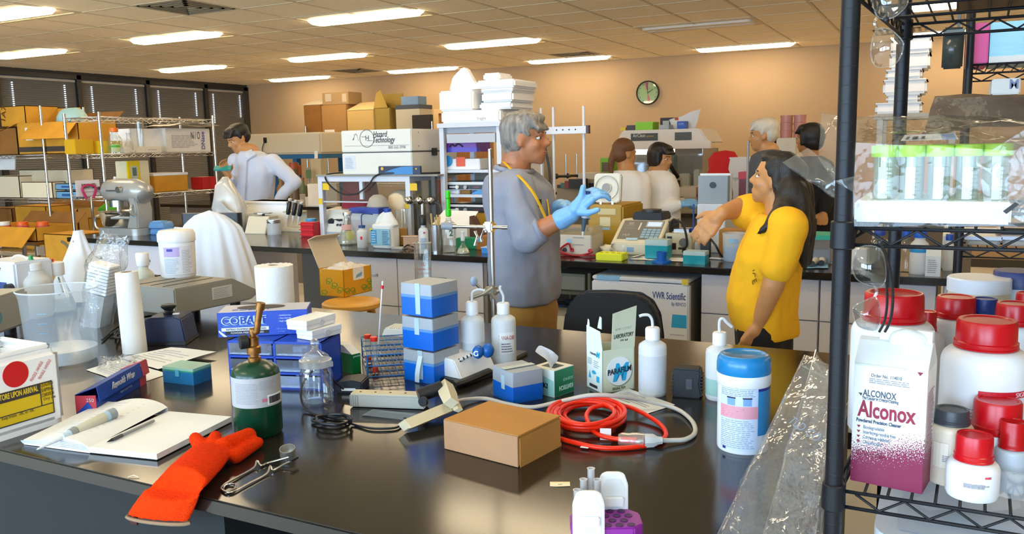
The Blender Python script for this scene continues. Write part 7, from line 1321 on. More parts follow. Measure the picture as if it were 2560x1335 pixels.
# ---- clock
t = thing('wall_clock', 'round black-rimmed wall clock with green and red face', 'clock', aty(1620.5, 232, WY1)+V((0, -.001, 0))); rc = .165
add(t, 'face', xf(cyl(rc*.93, .02, seg=40), (0, 0, 0), (pi/2, 0, 0)), pc('a9c47c', .4)); add(t, 'rim', xf(lathe([(rc*.9, 0), (rc, 0), (rc, .035), (rc*.95, .045), (rc*.9, .03)], 44, False), (0, 0, 0), (pi/2, 0, 0)), BLACK)
for a0 in (R(98), R(278)): add(t, 'red_sector', prism([(0, 0)]+[(rc*.88*cos(a0-.2+.1*i), rc*.88*sin(a0-.2+.1*i)) for i in range(5)], .001, 'y', -.0215), pc('d85a68', .5), 0)
add(t, 'hour_marks', join(*[xf(box(-.004, -.0225, -.008, .004, -.02, .008), (rc*.76*sin(k*pi/6), 0, rc*.76*cos(k*pi/6)), (0, k*pi/6, 0)) for k in range(12)]), INK, 0)
add(t, 'hand', xf(box(-.004, -.025, -.01, .004, -.023, rc*.55), (0, 0, 0), (0, R(62), 0)), INK, 0); add(t, 'hand', xf(box(-.003, -.027, -.01, .003, -.025, rc*.75), (0, 0, 0), (0, R(-4), 0)), INK, 0); add(t, 'cover_glass', xf(cyl(rc*.9, .002, .030, seg=36), (0, 0, 0), (pi/2, 0, 0)), GLASS)
# ================================================================== left racks
# rack with its long side running away along the room
zsB = [atx(250, p, -6.24).z for p in (292, 386, 494)]
wirerack('wire_rack', 'chrome wire rack holding white cartons left of the person in the pale shirt', -6.68, -6.24, 4.73, 5.95, zsB, atx(250, 280, -6.24).z)
XB = -6.30
def rbx(name, label, cat, px0, px1, pyb, pyt, X, dep, mat, z0, lidm=None):       # box on that rack: its long face looks to the right, so pixels run along y
    a, b = atx(px0, pyb, X), atx(px1, pyb, X); L = b.y-a.y; hh = atx((px0+px1)/2, pyt, X).z-z0
    t = thing(name, label, cat, (X, a.y, z0), pi/2); add(t, 'body', box(0, 0, 0, L, dep, hh*(.88 if lidm else 1), .004), mat, 0)
    if lidm: add(t, 'lid', box(-.004, -.004, hh*.86, L+.004, dep+.004, hh, .003), lidm, 0)
    return t, L, hh
z2 = zsB[1]+.006
t, L, hh = rbx('yellow_carton', 'yellow carton on the chrome rack, leftmost', 'carton', 190, 236, 386, 348, XB-.12, .14, pc('d8a418', .5), z2); t, L, hh = rbx('yellow_carton', 'second yellow carton, behind the orange-capped bottle', 'carton', 258, 306, 386, 352, XB-.06, .12, pc('d8b41c', .5), z2); add(t, 'green_mark', box(L*.3, -.002, hh*.2, L*.7, 0, hh*.6), pc('8fb83a', .5), 0)
P = V((XB, atx(290, 386, XB).y, z2)); t = thing('reagent_bottle', 'clear reagent bottle with orange cap on the chrome rack', 'bottle', P); s = mpp(P); hh = atx(290, 320, XB).z-z2; r = 17*s
add(t, 'body', lathe([(r, 0), (r, hh*.5), (r*.9, hh*.6), (r*.42, hh*.8), (r*.42, hh*.86)], 24), GLASSG, 50); add(t, 'cap', cyl(r*.56, hh*.16, hh*.84, seg=20, bev=.003), pc('f07418', .4)); f = math.atan2(-P.y, -P.x); on(t, 'label', grid(6, 1, lambda u, v: V((1.3*r*u, 0, hh*.3*v))), pc('b8c08a', .5), f-.6, r*1.01, hh*.05); on(t, 'green_band', grid(6, 1, lambda u, v: V((1.3*r*u, -.001, hh*.08*v))), pc('4aa828', .5), f-.6, r*1.01, hh*.24)
t, L, hh = rbx('white_carton', 'white carton behind the glass cylinder on the chrome rack', 'carton', 328, 415, 384, 322, XB-.10, .26, PAPER, z2); t, L, hh = rbx('white_carton', 'wide white carton with purple print and slash mark on the chrome rack', 'carton', 417, 528, 382, 321, XB-.06, .3, pc('ddd8d0', .6), z2)
text(t, 'N / O', .10, (L*.55, -.002, hh*.55), FRONT, pc('3a3844'), fit=L*.2); add(t, 'print', xf(lines(L*.6, hh*.55, 9, .006, 3, .4), (L*.12, -.002, hh*.18)), pc('a8a2a0', .6), 0); text(t, 'DNase', .06, (L*.86, -.002, hh*.1), (pi/2, R(-90), 0), pc('6a64a8'), bold=.001)
t, L, hh = rbx('low_carton', 'low cream carton in front of the white ones on the chrome rack', 'carton', 318, 405, 386, 366, XB+.04, .10, pc('dcd0bc', .5), z2); add(t, 'print', box(L*.6, -.002, hh*.45, L*.85, 0, hh*.52), GREYP, 0)
P = V((XB-.02, atx(362, 384, XB).y, z2+.01+hh*0)); t = thing('glass_cylinder', 'glass cylinder standing on the chrome rack between cartons', 'cylinder', P+V((-.02, 0, 0))); hh = atx(362, 305, XB).z-z2; add(t, 'wall', lathe([(.03, 0), (.03, hh*.6), (.035, hh), (.032, hh)], 20, False), GLASSG, 50); add(t, 'foot', cyl(.05, .01, 0, seg=20), GLASSG)
P = V((XB, atx(325, 384, XB).y, z2)); t = thing('glass_flask', 'small glass flask on the chrome rack beside the orange-capped bottle', 'flask', P); add(t, 'body', lathe([(.05, 0), (.05, .03), (.018, .12), (.018, .17), (.024, .175)], 20, False), GLASSG, 50); add(t, 'neck_ring', cyl(.022, .006, .165, seg=16), GLASSG)
solo('plastic_sheet', 'cream plastic sheet lying over the white cartons on the chrome rack', 'sheet', jit(grid(10, 6, lambda u, v: V((XB-.30+.33*v, atx(415, 320, XB).y*(1-u)+atx(552, 318, XB).y*u, atx(470, 319, XB).z+.012+.03*sin(u*3)))), .010, 12), pc('e0d6c4', .5), smooth=1)
z3 = zsB[2]+.006
t, L, hh = rbx('yellow_spinner', 'small beige and yellow instrument on the lower chrome shelf', 'instrument', 322, 375, 448, 402, XB-.02, .16, pc('d8d0ac', .45), z3); t.location.z = z3; add(t, 'yellow_face', box(-.003, -.004, 0, L*.55, .02, hh, .004), pc('dcc018', .45), 0); add(t, 'panel', box(L*.12, -.007, hh*.12, L*.42, -.004, hh*.85), pc('b4bcb8', .4), 0); add(t, 'screen', box(L*.18, -.009, hh*.55, L*.36, -.007, hh*.8), pc('5a6a60', .3), 0)
P = V((XB, atx(288, 448, XB).y, z3)); t = thing('white_funnel', 'white plastic funnel lid on the lower chrome shelf', 'funnel', P); add(t, 'body', lathe([(.085, 0), (.085, .05), (.06, .06), (.06, .09), (.02, .11), (.012, .16), (.0, .16)], 22), WHITE, 40); add(t, 'base', cyl(.095, .02, 0, seg=22), WHITE)
t, L, hh = rbx('flat_carton', 'flat cream carton on the lower chrome shelf', 'carton', 385, 470, 452, 432, XB-.05, .3, CARDO, z3, PAPER)
rbx('red_box', 'red-fronted box on the lower chrome shelf, right', 'box', 506, 541, 470, 442, XB-.02, .15, pc('b8181c', .45), z3); rbx('red_white_box', 'red and white box behind the silvery bag', 'box', 430, 470, 480, 450, XB-.1, .15, pc('c8b8b0', .5), z3, pc('c03a34', .45))
t = thing('paper_sign', 'white paper sign with a red ribbon loop hanging on the chrome rack', 'sign', (0, 0, 0)); a, b = atx(194, 490, -6.20), atx(254, 490, -6.20); z1, z0 = atx(224, 450, -6.2).z, atx(224, 490, -6.2).z
add(t, 'sheet', box(-6.215, a.y, z0, -6.212, b.y, z1), pc('d8d4dc', .7), 0); cy, cz = (a.y+b.y)/2, (z0+z1)/2
text(t, 'RESERVED', .05, (-6.211, a.y+.05, cz), RIGHT, pc('4a4450'), fit=(b.y-a.y)*.6, bold=.001); add(t, 'ribbon', tube(spath([(-6.20, cy-.03, z0-.02), (-6.20, cy-.06, cz), (-6.20, cy, z1-.04), (-6.20, cy+.06, cz), (-6.20, cy+.03, z0-.02)], 6), .010, 7), pc('b82a5a', .4)); add(t, 'print', xf(lines((b.y-a.y)*.7, .08, 3, .008, 3), (0, 0, 0)), pc('b0aab4'), 0, loc=(-6.211, a.y+.05, z0+.02), rot=(0, 0, pi/2))
# second rack further left, long side facing the room
XA1 = -7.8; YA = 5.28; zsA = [aty(60, p, YA).z for p in (388, 497)]
wirerack('wire_rack', 'chrome wire rack with brown cartons at the left picture edge', -9.4, XA1, YA, YA+.46, zsA+[.55], aty(105, 264, YA).z)
zA2 = zsA[0]+.006
def cartonL(label, px0, px1, pyt, z0, Y, dep, mat=CARDO, open_=True, stripe=False):
    a, b = aty(px0, 380, Y).x, aty(px1, 380, Y).x; W = b-a; hh = aty((px0+px1)/2, pyt, Y).z-z0; t = thing('cardboard_box', label, 'box', (a, Y, z0)); e = .006
    add(t, 'body', join(box(0, 0, 0, W, e, hh), box(0, dep-e, 0, W, dep, hh), box(0, 0, 0, e, dep, hh), box(W-e, 0, 0, W, dep, hh), box(0, 0, 0, W, dep, e), *([] if open_ else [box(0, 0, hh-e, W, dep, hh)])), mat, 0)
    if open_:
        add(t, 'flap', quad([(W*.25, 0, hh), (W, 0, hh), (W*1.03, -.16, hh-.16), (W*.30, -.16, hh-.16)], .005), mat, 0); add(t, 'flap', quad([(0, 0, hh), (0, dep, hh), (-W*.32, dep, hh-.06), (-W*.34, 0, hh-.08)], .005), mat, 0); add(t, 'flap', quad([(0, dep, hh), (W, dep, hh), (W, dep+.1, hh+.10), (0, dep+.1, hh+.10)], .005), CARDD, 0)
    if stripe: add(t, 'dark_stripe', box(.0, -.002, hh*.08, W, 0, hh*.24), pc('4a4038', .6), 0)
    return t, W, hh
t, W, hh = cartonL('open ochre carton with dark printed stripe on the left rack', 48, 200, 305, zA2, YA+.02, .42, CARDO, True, True); add(t, 'label', box(W*.14, -.002, hh*.45, W*.26, 0, hh*.85), PAPER, 0)
add(t, 'blue_bag', jit(sph(.16, W*.55, .25, hh+.02, 1, .8, .8, 14), .03, 8, 2), pc('9cc4c8', .5), 1)
cartonL('brown carton at the far left behind the open one', -40, 46, 320, zA2, YA+.02, .40, CARDD, False); 
t, W, hh = cartonL('upper ochre carton marked with a number at the picture edge', 0, 72, 265, aty(36, 318, YA+.05).z+.005, YA+.05, .36, CARDO, False); text(t, '1A7', .10, (W*.30, -.002, hh*.2), (pi/2, R(-78), 0), pc('6a3a10'), bold=.001); add(t, 'dark_end', box(0, -.002, 0, W*.16, 0, hh), pc('3a2410', .7), 0)
solo('rack_riser', 'flat brown carton between the stacked cartons at the left edge', 'box', box(0, 0, 0, .62, .36, aty(36, 318, YA+.05).z-aty(36, 320, YA+.05).z+.01), CARDD, (aty(-40, 380, YA+.05).x, YA+.06, aty(3, 320, YA+.02).z+.001))
cartonL('small ochre carton seen above the open one', 148, 202, 268, aty(170, 300, YA+.3).z, YA+.40, .05, CARDO, False)
zA1 = zsA[1]+.006
t, W, hh = cartonL('white carton with flap on the left rack, lower shelf', -30, 40, 440, zA1, YA+.02, .3, pc('d8ccb0', .6), False); t, W, hh = cartonL('long cream carton on the left rack, lower shelf', 42, 165, 424, zA1, YA+.16, .28, pc('cfc3a6', .6), False)
solo('white_folder', 'white folder standing behind the cream cartons', 'folder', xf(box(0, 0, 0, .42, .01, .30), (0, 0, 0), (R(-8), 0, 0)), PAPER, (aty(18, 440, YA+.3).x, YA+.12, zA1+.28+.0))
t, W, hh = cartonL('bright cream carton in front on the left rack, lower shelf', 45, 122, 455, zA1, YA+.01, .14, pc('ece0c0', .6), False)
for k in range(2):
    t, W, hh = cartonL('blue glove carton on the left rack, '+['lower', 'upper'][k]+' of two', 130, 182, 478-19*k, zA1+(.0 if k == 0 else .085), YA+.01, .12, pc('6fa0c4', .5), False); add(t, 'logo', box(W*.3, -.003, hh*.35, W*.85, 0, hh*.65), pc('2c5a98', .5), 0)
# cartons on the floor and low table at the left
t = thing('steel_table', 'low stainless table at the left edge carrying the orange-capped carton', 'table', (aty(-60, 640, 4.75).x, 4.75, 0)); zt = aty(60, 605, 4.75).z; W = aty(90, 605, 4.75).x-aty(-60, 605, 4.75).x
add(t, 'top', box(0, 0, zt-.03, W, .5, zt), STEEL, 0)
for x in (.02, W-.05):
    for y in (.03, .44): add(t, 'leg', box(x, y, 0, x+.03, y+.03, zt-.03), STEEL, 0)
add(t, 'side_rail', box(W-.01, .02, zt-.12, W, .48, zt-.04), pc('b8b4ac', .4), 0)
t, W, hh = cartonL('open ochre carton holding orange-capped bottles on the low table', -70, 70, 566, zt+.001, 4.80, .42, CARDO, True)
for k, (x, y) in enumerate(((.55, .12), (.80, .18), (.30, .08))):
    q = thing('jar', ['white jar with orange cap in the open carton, left', 'white jar with orange cap in the open carton, right', 'white jar with pale cap in the open carton'][k], 'jar', t.location+V((W*x, y, .008)), 0, 'jars in the open carton'); add(q, 'body', cyl(.055, hh*.95, 0, seg=18, bev=.008), WHITE); add(q, 'cap', cyl(.05, .035, hh*.95, seg=18, bev=.004), pc('f06820' if k < 2 else 'e8e4d8', .4)); add(q, 'red_label', lathe([(.0555, .04), (.0555, .12)], 18, False), pc('c85050', .5), 50)
for k, (px0, px1, pt_, Y, m_) in enumerate(((22, 100, 515, 5.88, CARDO), (55, 180, 520, 6.45, mt('tan_board', (.55, .36, .12), .85)), (120, 200, 505, 6.85, CARD), (-40, 14, 520, 5.88, CARDD))):
    cartonL(['ochre carton on the floor behind the low table', 'wide tan carton on the floor by the rack', 'brown carton farther back on the floor', 'dark brown carton on the floor at the picture edge'][k], px0, px1, pt_, 0, Y, .3, m_, k == 1)
t, W, hh = cartonL('ochre carton on the floor against the island end', 88, 172, 585, 0, 4.75, .35, CARDO, False); add(t, 'arc_print', tube([(W*.5+.14*cos(a_), -.004, hh-.2+.14*sin(a_)) for a_ in [R(-80+10*i) for i in range(17)]], .012, 6), pc('6a6a5a', .6))
t, W, hh = cartonL('ochre carton under the chrome rack with paper on it', 205, 260, 545, 0, 6.0, .3, CARDO, False); solo('green_cloth', 'green cloth and white roll behind the chrome rack post', 'cloth', jit(sph(.13, 0, 0, 0, 1, .8, .7, 14), .04, 8, 5), pc('5ab828', .7), (t.location.x+W*.5, 6.15, hh+.088), smooth=1)
# ---- things on the near bench at the far left
def nbx(px, py): return at(px, py)
t, r, h, f = bottle('aspirator_bottle', 'milky bottle with green valve and tubing at the left of the bench', 'bottle', 92, 792, 78, 668, HDPE, None, 'bottle', mt('cloudy_liquid', (.66, .72, .70), .3, alpha=.6), .4, neck=.66, capf=.06)
add(t, 'cap', cyl(r*.56, h*.16, h*.93, seg=26, bev=.004), WHITE); add(t, 'valve', join(cyl(.008, .03, h*1.09, .0, 0, 10), xf(cyl(.007, .03, 0, seg=8), (-.015, 0, h*1.13), (0, pi/2, 0))), pc('2a8a4a', .4)); add(t, 'tubing', tube(spath([(0, 0, h*1.1), (-.06, .0, h*1.22), (-.12, .0, h*1.15), (-.14, 0, h*.8), (-.13, 0, h*.5)], 6), .004, 7), HDPE)
t, r, h, f = bottle('carboy', 'round glass bottle with white cap and red clip behind the milky bottle', 'bottle', 146, 780, 88, 655, GLASSG, WHITE, 'flask', mt('cloudy_liquid', (.66, .72, .70), .3, alpha=.6), .3, neck=.42, capf=.25); add(t, 'red_clip', cbox(.014, .01, .012, h*1.0, -.012, 0), pc('d02840', .4)); add(t, 'wire', tube([(r*.3, 0, h*.7), (r*1.2, -.03, h*.45), (r*1.0, -.04, h*.4)], .003, 6), CHROME)
t = thing('draped_cloth', 'white cloth draped to a point behind the bottles at left', 'cloth', at(168, 762)+V((-.05, .12, 0))); P = V(t.location); hh = hgt(P, 583)
add(t, 'cloth', grid(60, 16, lambda u, v: V(((.02+.16*v**1.2+.02*sin(7*u*2*pi)*v)*cos(u*2*pi), (.02+.10*v**1.2+.015*sin(5*u*2*pi)*v)*sin(u*2*pi), hh*(1-v)+.012))), CL, 1); add(t, 'support', cyl(.03, hh*.9, 0, seg=12), pc('8a8a88', .5))
t = thing('white_pump', 'white pump box with black knob at the left picture edge', 'pump', at(22, 800), 0); P = V(t.location); hh = hgt(P, 655); add(t, 'case', cbox(.22, .16, hh, 0, -.04, .08, bev=.008), pc('d8dce6', .4)); add(t, 'knob', xf(cyl(.022, .02, seg=16), (.04, 0, hh*.55), (pi/2, 0, 0)), BLACK); add(t, 'blue_panel', box(-.10, -.002, hh*.45, .01, 0, hh*.65), pc('3a4f8a', .4), 0); add(t, 'hose', tube(spath([(-.02, 0, hh*.9), (-.05, -.02, hh*.6), (.0, -.02, hh*.3)], 5), .004, 6), pc('6a5040'))
t, r, h, f = bottle('squat_bottle', 'squat milky bottle with white screw cap behind the paper roll', 'bottle', 366, 770, 50, 632, mt('yellowish_hdpe', (.72, .72, .60), .4, alpha=.85), WHITE, 'bottle', neck=.5, capf=.22)
t = thing('black_tray', 'long black tray with papers behind the plate sleeve', 'tray', at(275, 752)+V((0, .02, 0))); P = V(t.location); zt = hgt(P, 688); add(t, 'tray', join(cbox(.42, .16, .008, zt-.03), cbox(.42, .008, .03, zt-.03, 0, -.08), cbox(.42, .008, .03, zt-.03, 0, .08), cbox(.008, .16, .03, zt-.03, -.21), cbox(.008, .16, .03, zt-.03, .21)), BLACK, 0); add(t, 'support', cbox(.3, .1, zt-.03, 0), pc('6a675c', .6), 0); add(t, 'paper', cbox(.34, .12, .004, zt-.02), PAPER, 0)
# plate sleeve: stacked white well plates in a clear bag
t = thing('plate_sleeve', 'clear bag holding a leaning stack of white plates by the beaker', 'bag', at(240, 815), R(20), rot=(R(0), R(14), R(20))); s = mpp(at(240, 800)+Z3*.1)
h0 = hgt(at(240, 815), 640)
for k in range(9): add(t, 'plate', cbox(.085, .075, .0105, h0*.50+.0125*k, 0, 0, bev=.002), WHITE, 0)
add(t, 'filler', cbox(.07, .065, h0*.48, 0), pc('d0d6da', .4, alpha=.6), 0)
def bagw(u, v):
    q = u*2*pi; f_ = 1 if v < .7 else 1-.35*(v-.7)/.3; return V(((.062*f_+.012*v)*cos(q)+(.06*max(0, v-.6)), .05*f_*sin(q)*(1-.6*max(0, v-.65)/.35), h0*1.36*v))+NZ.noise_vector(V((cos(q)*2, sin(q)*2, v*5)))*.014
add(t, 'film', grid(32, 24, bagw), FILM, 1)
# cables behind the vortex mixer
solo('black_cables', 'tangle of black cables behind the vortex mixer', 'cables', join(*[tube(spath([at(255+20*k, 850-12*k, BT+.006), at(290, 820+8*k, BT+.008+.005*k), at(330+10*k, 800+12*k, BT+.02), at(380, 790+9*k, BT+.008), at(420, 800-3*k, BT+.02)], 6), .004, 6) for k in range(4)]), BLACK)
# ================================================================== black wire shelf in the right foreground
SX, SXR, SF, SR = -.128, -.09, 1.27, 1.88; ZL, ZM = 1.040, 1.428; ZU = aty(2290, 60, SR).z
t = thing('black_wire_shelf', 'black wire shelving unit filling the right foreground', 'shelf rack')
for x, y in ((SX, SF), (SXR, SR), (1.05, SF), (1.08, SR)):
    po = add(t, 'post', cyl(.0127, 2.05, 0, x, y, 24), BLKM)
    gv = add(po, 'post_grooves', join(*[lathe([(.0127, z-.0006), (.0130, z), (.0127, z+.0006)], 24, False, x=x, y=y) for z in [.05+.0254*k*1.0 for k in range(78)]]), pc('07080a', .5), 1); gv['kind'] = 'stuff'
    for z in (ZL, ZM, ZU, .45): add(po, 'collar', lathe([(.0150, z-.030), (.0172, z-.028), (.0165, z+.008), (.0150, z+.010)], 24, x=x, y=y), BLKM)
for z in (.45, ZL, ZM, ZU):
    def L(y, u): return (SX+(SXR-SX)*(y-SF)/(SR-SF))*(1-u)+1.06*u
    for y, nm in ((SF, 'front'), (SR, 'rear')):
        for dz in (0, -.024): add(t, nm+'_rod', tube([(L(y, 0), y, z+dz), (1.05, y, z+dz)], .0029, 8), BLKM, 1)
        n = 36; add(t, nm+'_truss', tube([(L(y, 0)+.03+i*.0325, y, z-(.0225 if i % 2 else .002)) for i in range(n)], .0022, 6), BLKM, 1)
    for x0, x1 in ((SX, SXR), (1.05, 1.08)):
        for dz in (0, -.024): add(t, 'side_rod', tube([(x0, SF, z+dz), (x1, SR, z+dz)], .0029, 8), BLKM, 1)
        add(t, 'side_truss', tube([(x0+(x1-x0)*i/18, SF+(SR-SF)*i/18, z-(.0225 if i % 2 else .002)) for i in range(19)], .0022, 6), BLKM, 1)
    for k in (1, 2, 3): y = SF+(SR-SF)*k/4; add(t, 'brace_rod', tube([(L(y, 0), y, z-.004), (1.06, y, z-.004)], .0029, 8), BLKM, 1)
    for i in range(38): xx = SX+.012+i*.0305; add(t, 'cross_wire', tube([(xx, SF-.003, z+.004), (xx+.02, SR+.003, z+.004)], .0021, 6), BLKM, 1)
zl, zm = ZL+.0065, ZM+.0065
# ---- foam tray of green-capped tubes in a bag
x0 = aty(2136, 540, 1.30).x; x1 = aty(2528, 540, 1.30).x; W = x1-x0; ht = .030; yt = 1.295
t = thing('foam_tube_tray', 'white foam tray of tubes on the middle shelf, inside the clear bag', 'tray', (x0, yt, zm)); add(t, 'tray', box(0, 0, 0, W, .215, ht, .003), FOAM); add(t, 'slot_row', join(*[cyl(.0155, .001, ht, W*(.18+.182*i), .03+.042*j, 16) for i in range(5) for j in range(5)]), pc('b8c4b8', .8), 0)
GC = mt('lime_cap', (.45, .80, .06), .35, alpha=.93); GT = film('greenish_tube', (.90, .97, .90), .20, .08, .15)
for j in range(4):
    for i in range(5):
        px, pyt = 2205+72.5*i, 362; P = V((x0+W*(.18+.182*i), yt+.03+.045*j, zm+ht*.25)); h = hgt(V((x0+W*.5, yt+.03, zm+ht*.25)), 362)
        q = thing('centrifuge_tube', 'lime-capped conical tube in the foam tray, %s row, %s' % (('front', 'second', 'third', 'rear')[j], ('leftmost', 'second from left', 'middle', 'second from right', 'rightmost')[i]), 'tube', P, 0, 'lime-capped tubes in the foam tray')
        if i == 0 and j == 0: tb_ = mesh(lathe([(.012, 0), (.0138, .01), (.0142, h-.012)], 20), GT, 50); cp_ = mesh(lathe([(.0172, h-.016), (.0178, h-.014), (.0178, h-.001), (.0168, h), (0, h)], 26), GC, 40); gr_ = mesh(join(*[on_cyl(None, box(0, -.0004, z, .006 if k % 2 else .010, 0, z+.0007), .0143, R(-75), 0) for k, z in enumerate([.025+.0055*k for k in range(int((h-.05)/.0055))])]), pc('4a5a50', .6)); pt_ = mesh(on_cyl(None, grid(4, 1, lambda u, v: V((.012*u, 0, (h-.055)*v))), .0143, R(-115), .025), pc('dfe8ea', .5, alpha=.8))
        ob('tube', tb_, q); ob('cap', cp_, q)
        if j == 0: ob('graduation', gr_, q); ob('write_on_patch', pt_, q)
bg_ = thing('plastic_bag', 'large crumpled clear bag over the green-capped tubes', 'bag')
def wr(p, a, sd=0): return p+NZ.noise_vector(p*16+V((sd, 0, 0)))*a+NZ.noise_vector(p*43+V((sd, 3, 0)))*a*.45
def patch(nm, q, a, sd, n=26, bulge=0, mat=None):
    def fn(u, v): return wr((q[0]*(1-u)+q[1]*u)*(1-v)+(q[3]*(1-u)+q[2]*u)*v+V((0, -bulge*4*u*(1-u), bulge*4*u*(1-u)*v)), a*(1-.75*(1-min(1, min(u, 1-u, v, 1-v)*6))), sd)
    return add(bg_, nm, grid(n, n, fn), mat or film('tube_bag_film', (.985, .99, .985), .09, .035, .1, .22, 18), 1)
b0, b1 = aty(2136, 566, 1.262), aty(2585, 566, 1.262)
patch('front_wall', [b0, b1, aty(2590, 380, 1.27), aty(2128, 355, 1.27)], .004, 1, 34)
patch('top_wall', [aty(2128, 355, 1.27), aty(2590, 380, 1.27), aty(2600, 290, 1.45), aty(2140, 292, 1.42)], .012, 2, 26)
patch('left_wing', [aty(2045, 395, 1.40), aty(2120, 495, 1.36), aty(2150, 300, 1.40), aty(2050, 284, 1.46)], .012, 3, 20)
patch('loose_tail', [aty(1955, 408, 1.42), aty(2085, 492, 1.37), aty(2125, 440, 1.35), aty(2020, 372, 1.43)], .012, 4, 18)
patch('front_fold', [aty(2085, 452, 1.25), aty(2138, 482, 1.252), aty(2150, 440, 1.262), aty(2130, 442, 1.25)], .003, 5, 10)
patch('right_fold', [aty(2470, 560, 1.25), aty(2600, 560, 1.23), aty(2600, 300, 1.25), aty(2440, 400, 1.26)], .012, 6, 20)
lbq = [aty(2252, 352, 1.30), aty(2396, 348, 1.30), aty(2388, 334, 1.33), aty(2262, 338, 1.33)]
lb = add(bg_, 'label', quad(lbq, .0005), PAPER, 0); add(lb, 'print', join(*[quad([lbq[0].lerp(lbq[1], f_)+V((0, -.0012, .002)), lbq[0].lerp(lbq[1], f_+g_)+V((0, -.0012, .002)), lbq[3].lerp(lbq[2], f_+g_)+V((0, -.0012, -.001)), lbq[3].lerp(lbq[2], f_)+V((0, -.0012, -.001))], .0003) for f_, g_ in ((.08, .05), (.2, .09), (.36, .06))]), INK, 0); add(lb, 'blue_patch', quad([lbq[0].lerp(lbq[1], .72)+V((0, -.0012, 0)), lbq[0].lerp(lbq[1], .97)+V((0, -.0012, 0)), lbq[3].lerp(lbq[2], .97)+V((0, -.0012, 0)), lbq[3].lerp(lbq[2], .72)+V((0, -.0012, 0))], .0003), pc('9cb8e0', .5), 0)
add(bg_, 'black_tape', quad([aty(2507, 528, 1.228), aty(2516, 535, 1.228), aty(2548, 511, 1.228), aty(2538, 505, 1.228)], .0006), INK, 0)
t = thing('brown_wrap', 'brown plastic-wrapped board behind the tube bag', 'board'); q = [aty(2335, 238, 1.66), aty(2600, 235, 1.66), aty(2600, 312, 1.60), aty(2300, 330, 1.60)]
add(t, 'board', jit(grid(16, 10, lambda u, v: (q[0]*(1-u)+q[1]*u)*(1-v)+(q[3]*(1-u)+q[2]*u)*v), .008, 14), mt('brown_wrapped', (.20, .115, .06), .2, noise=.2), 1); add(t, 'wrapper', jit(grid(20, 14, lambda u, v: (q[0]*(1-u)+q[1]*u)*(1-v)+(aty(2330, 420, 1.55)*(1-u)+aty(2600, 420, 1.55)*u)*v+V((0, -.02, 0))), .012, 16), FILM, 1)
# flattened brown cartons on the upper shelf
for k, (xa, xb, ya, yb) in enumerate(((.0, .55, 1.33, 1.84), (.58, 1.0, 1.33, 1.84))): solo('flat_carton', 'dark brown carton lying on the top shelf, '+['left', 'right'][k], 'carton', box(xa, ya, ZU+.0065, xb, yb, ZU+.16, .004), mt('umber_board', (.16, .09, .04), .8))
# ---- safety glasses hanging from the shelves
def glasses(label, lens1, lens2, bridge, arm, Y, tint, armm):
    t = thing('safety_glasses', label, 'glasses'); LM = film('goggle_'+tint, {'grey': (.62, .65, .66), 'clear': (.95, .94, .92)}[tint], .05, .09, .04)
    for pts in (lens1, lens2):
        n = len(pts); c = sum((aty(x, y, Y) for x, y in pts), V())/n; c.y -= .016; b = BM(); R1 = [aty(x, y, Y) for x, y in smoothp2(pts)]
        vc = b.verts.new(c); prev = [b.verts.new(p) for p in R1]; mid = [b.verts.new(p.lerp(c, .5)+V((0, -.005, 0))) for p in R1]; k = len(R1)
        for i in range(k): b.faces.new((prev[i], prev[(i+1) % k], mid[(i+1) % k], mid[i])); b.faces.new((mid[i], mid[(i+1) % k], vc))
        ln = add(t, 'lens', b, LM, 1); add(ln, 'lens_edge', tube(R1, .0009, 6, closed=True), GLASSG)
    add(t, 'bridge', tube(spath([aty(x, y, Y-.004) for x, y in bridge], 5), .0022, 8), GLASSG); add(t, 'temple', tube(spath([aty(x, y, Y+.012) for x, y in arm], 6), .0032, 8, flat=.6), armm); add(t, 'temple', tube(spath([aty(x-14, y, Y+.05) for x, y in arm[1:]], 6), .003, 8, flat=.6), armm); add(t, 'hinge', sph(.004, *aty(*arm[0], Y), seg=10), armm)
    return t
def smoothp2(p): return [(v.x, v.y) for v in spath([(x, y, 0) for x, y in p], 4, True)]
glasses('grey-tinted safety glasses hanging below the middle shelf', [(2150, 618), (2200, 622), (2215, 680), (2205, 715), (2170, 712), (2140, 695), (2131, 660)], [(2134, 768), (2165, 750), (2192, 745), (2202, 790), (2190, 825), (2150, 818), (2136, 795)], [(2185, 712), (2192, 728), (2186, 742)], [(2200, 605), (2216, 640), (2228, 690), (2232, 750), (2226, 800), (2212, 830)], 1.238, 'grey', BLACK)
glasses('clear safety glasses hanging from the top shelf', [(2185, -30), (2262, -28), (2268, 10), (2240, 40), (2215, 47), (2192, 40), (2180, 0)], [(2190, 75), (2222, 72), (2250, 95), (2259, 115), (2247, 150), (2225, 165), (2190, 166), (2176, 130)], [(2192, 44), (2186, 58), (2192, 72)], [(2215, 50), (2248, 32), (2262, 20), (2266, -10)], 1.245, 'clear', pc('1a1a20', .4))
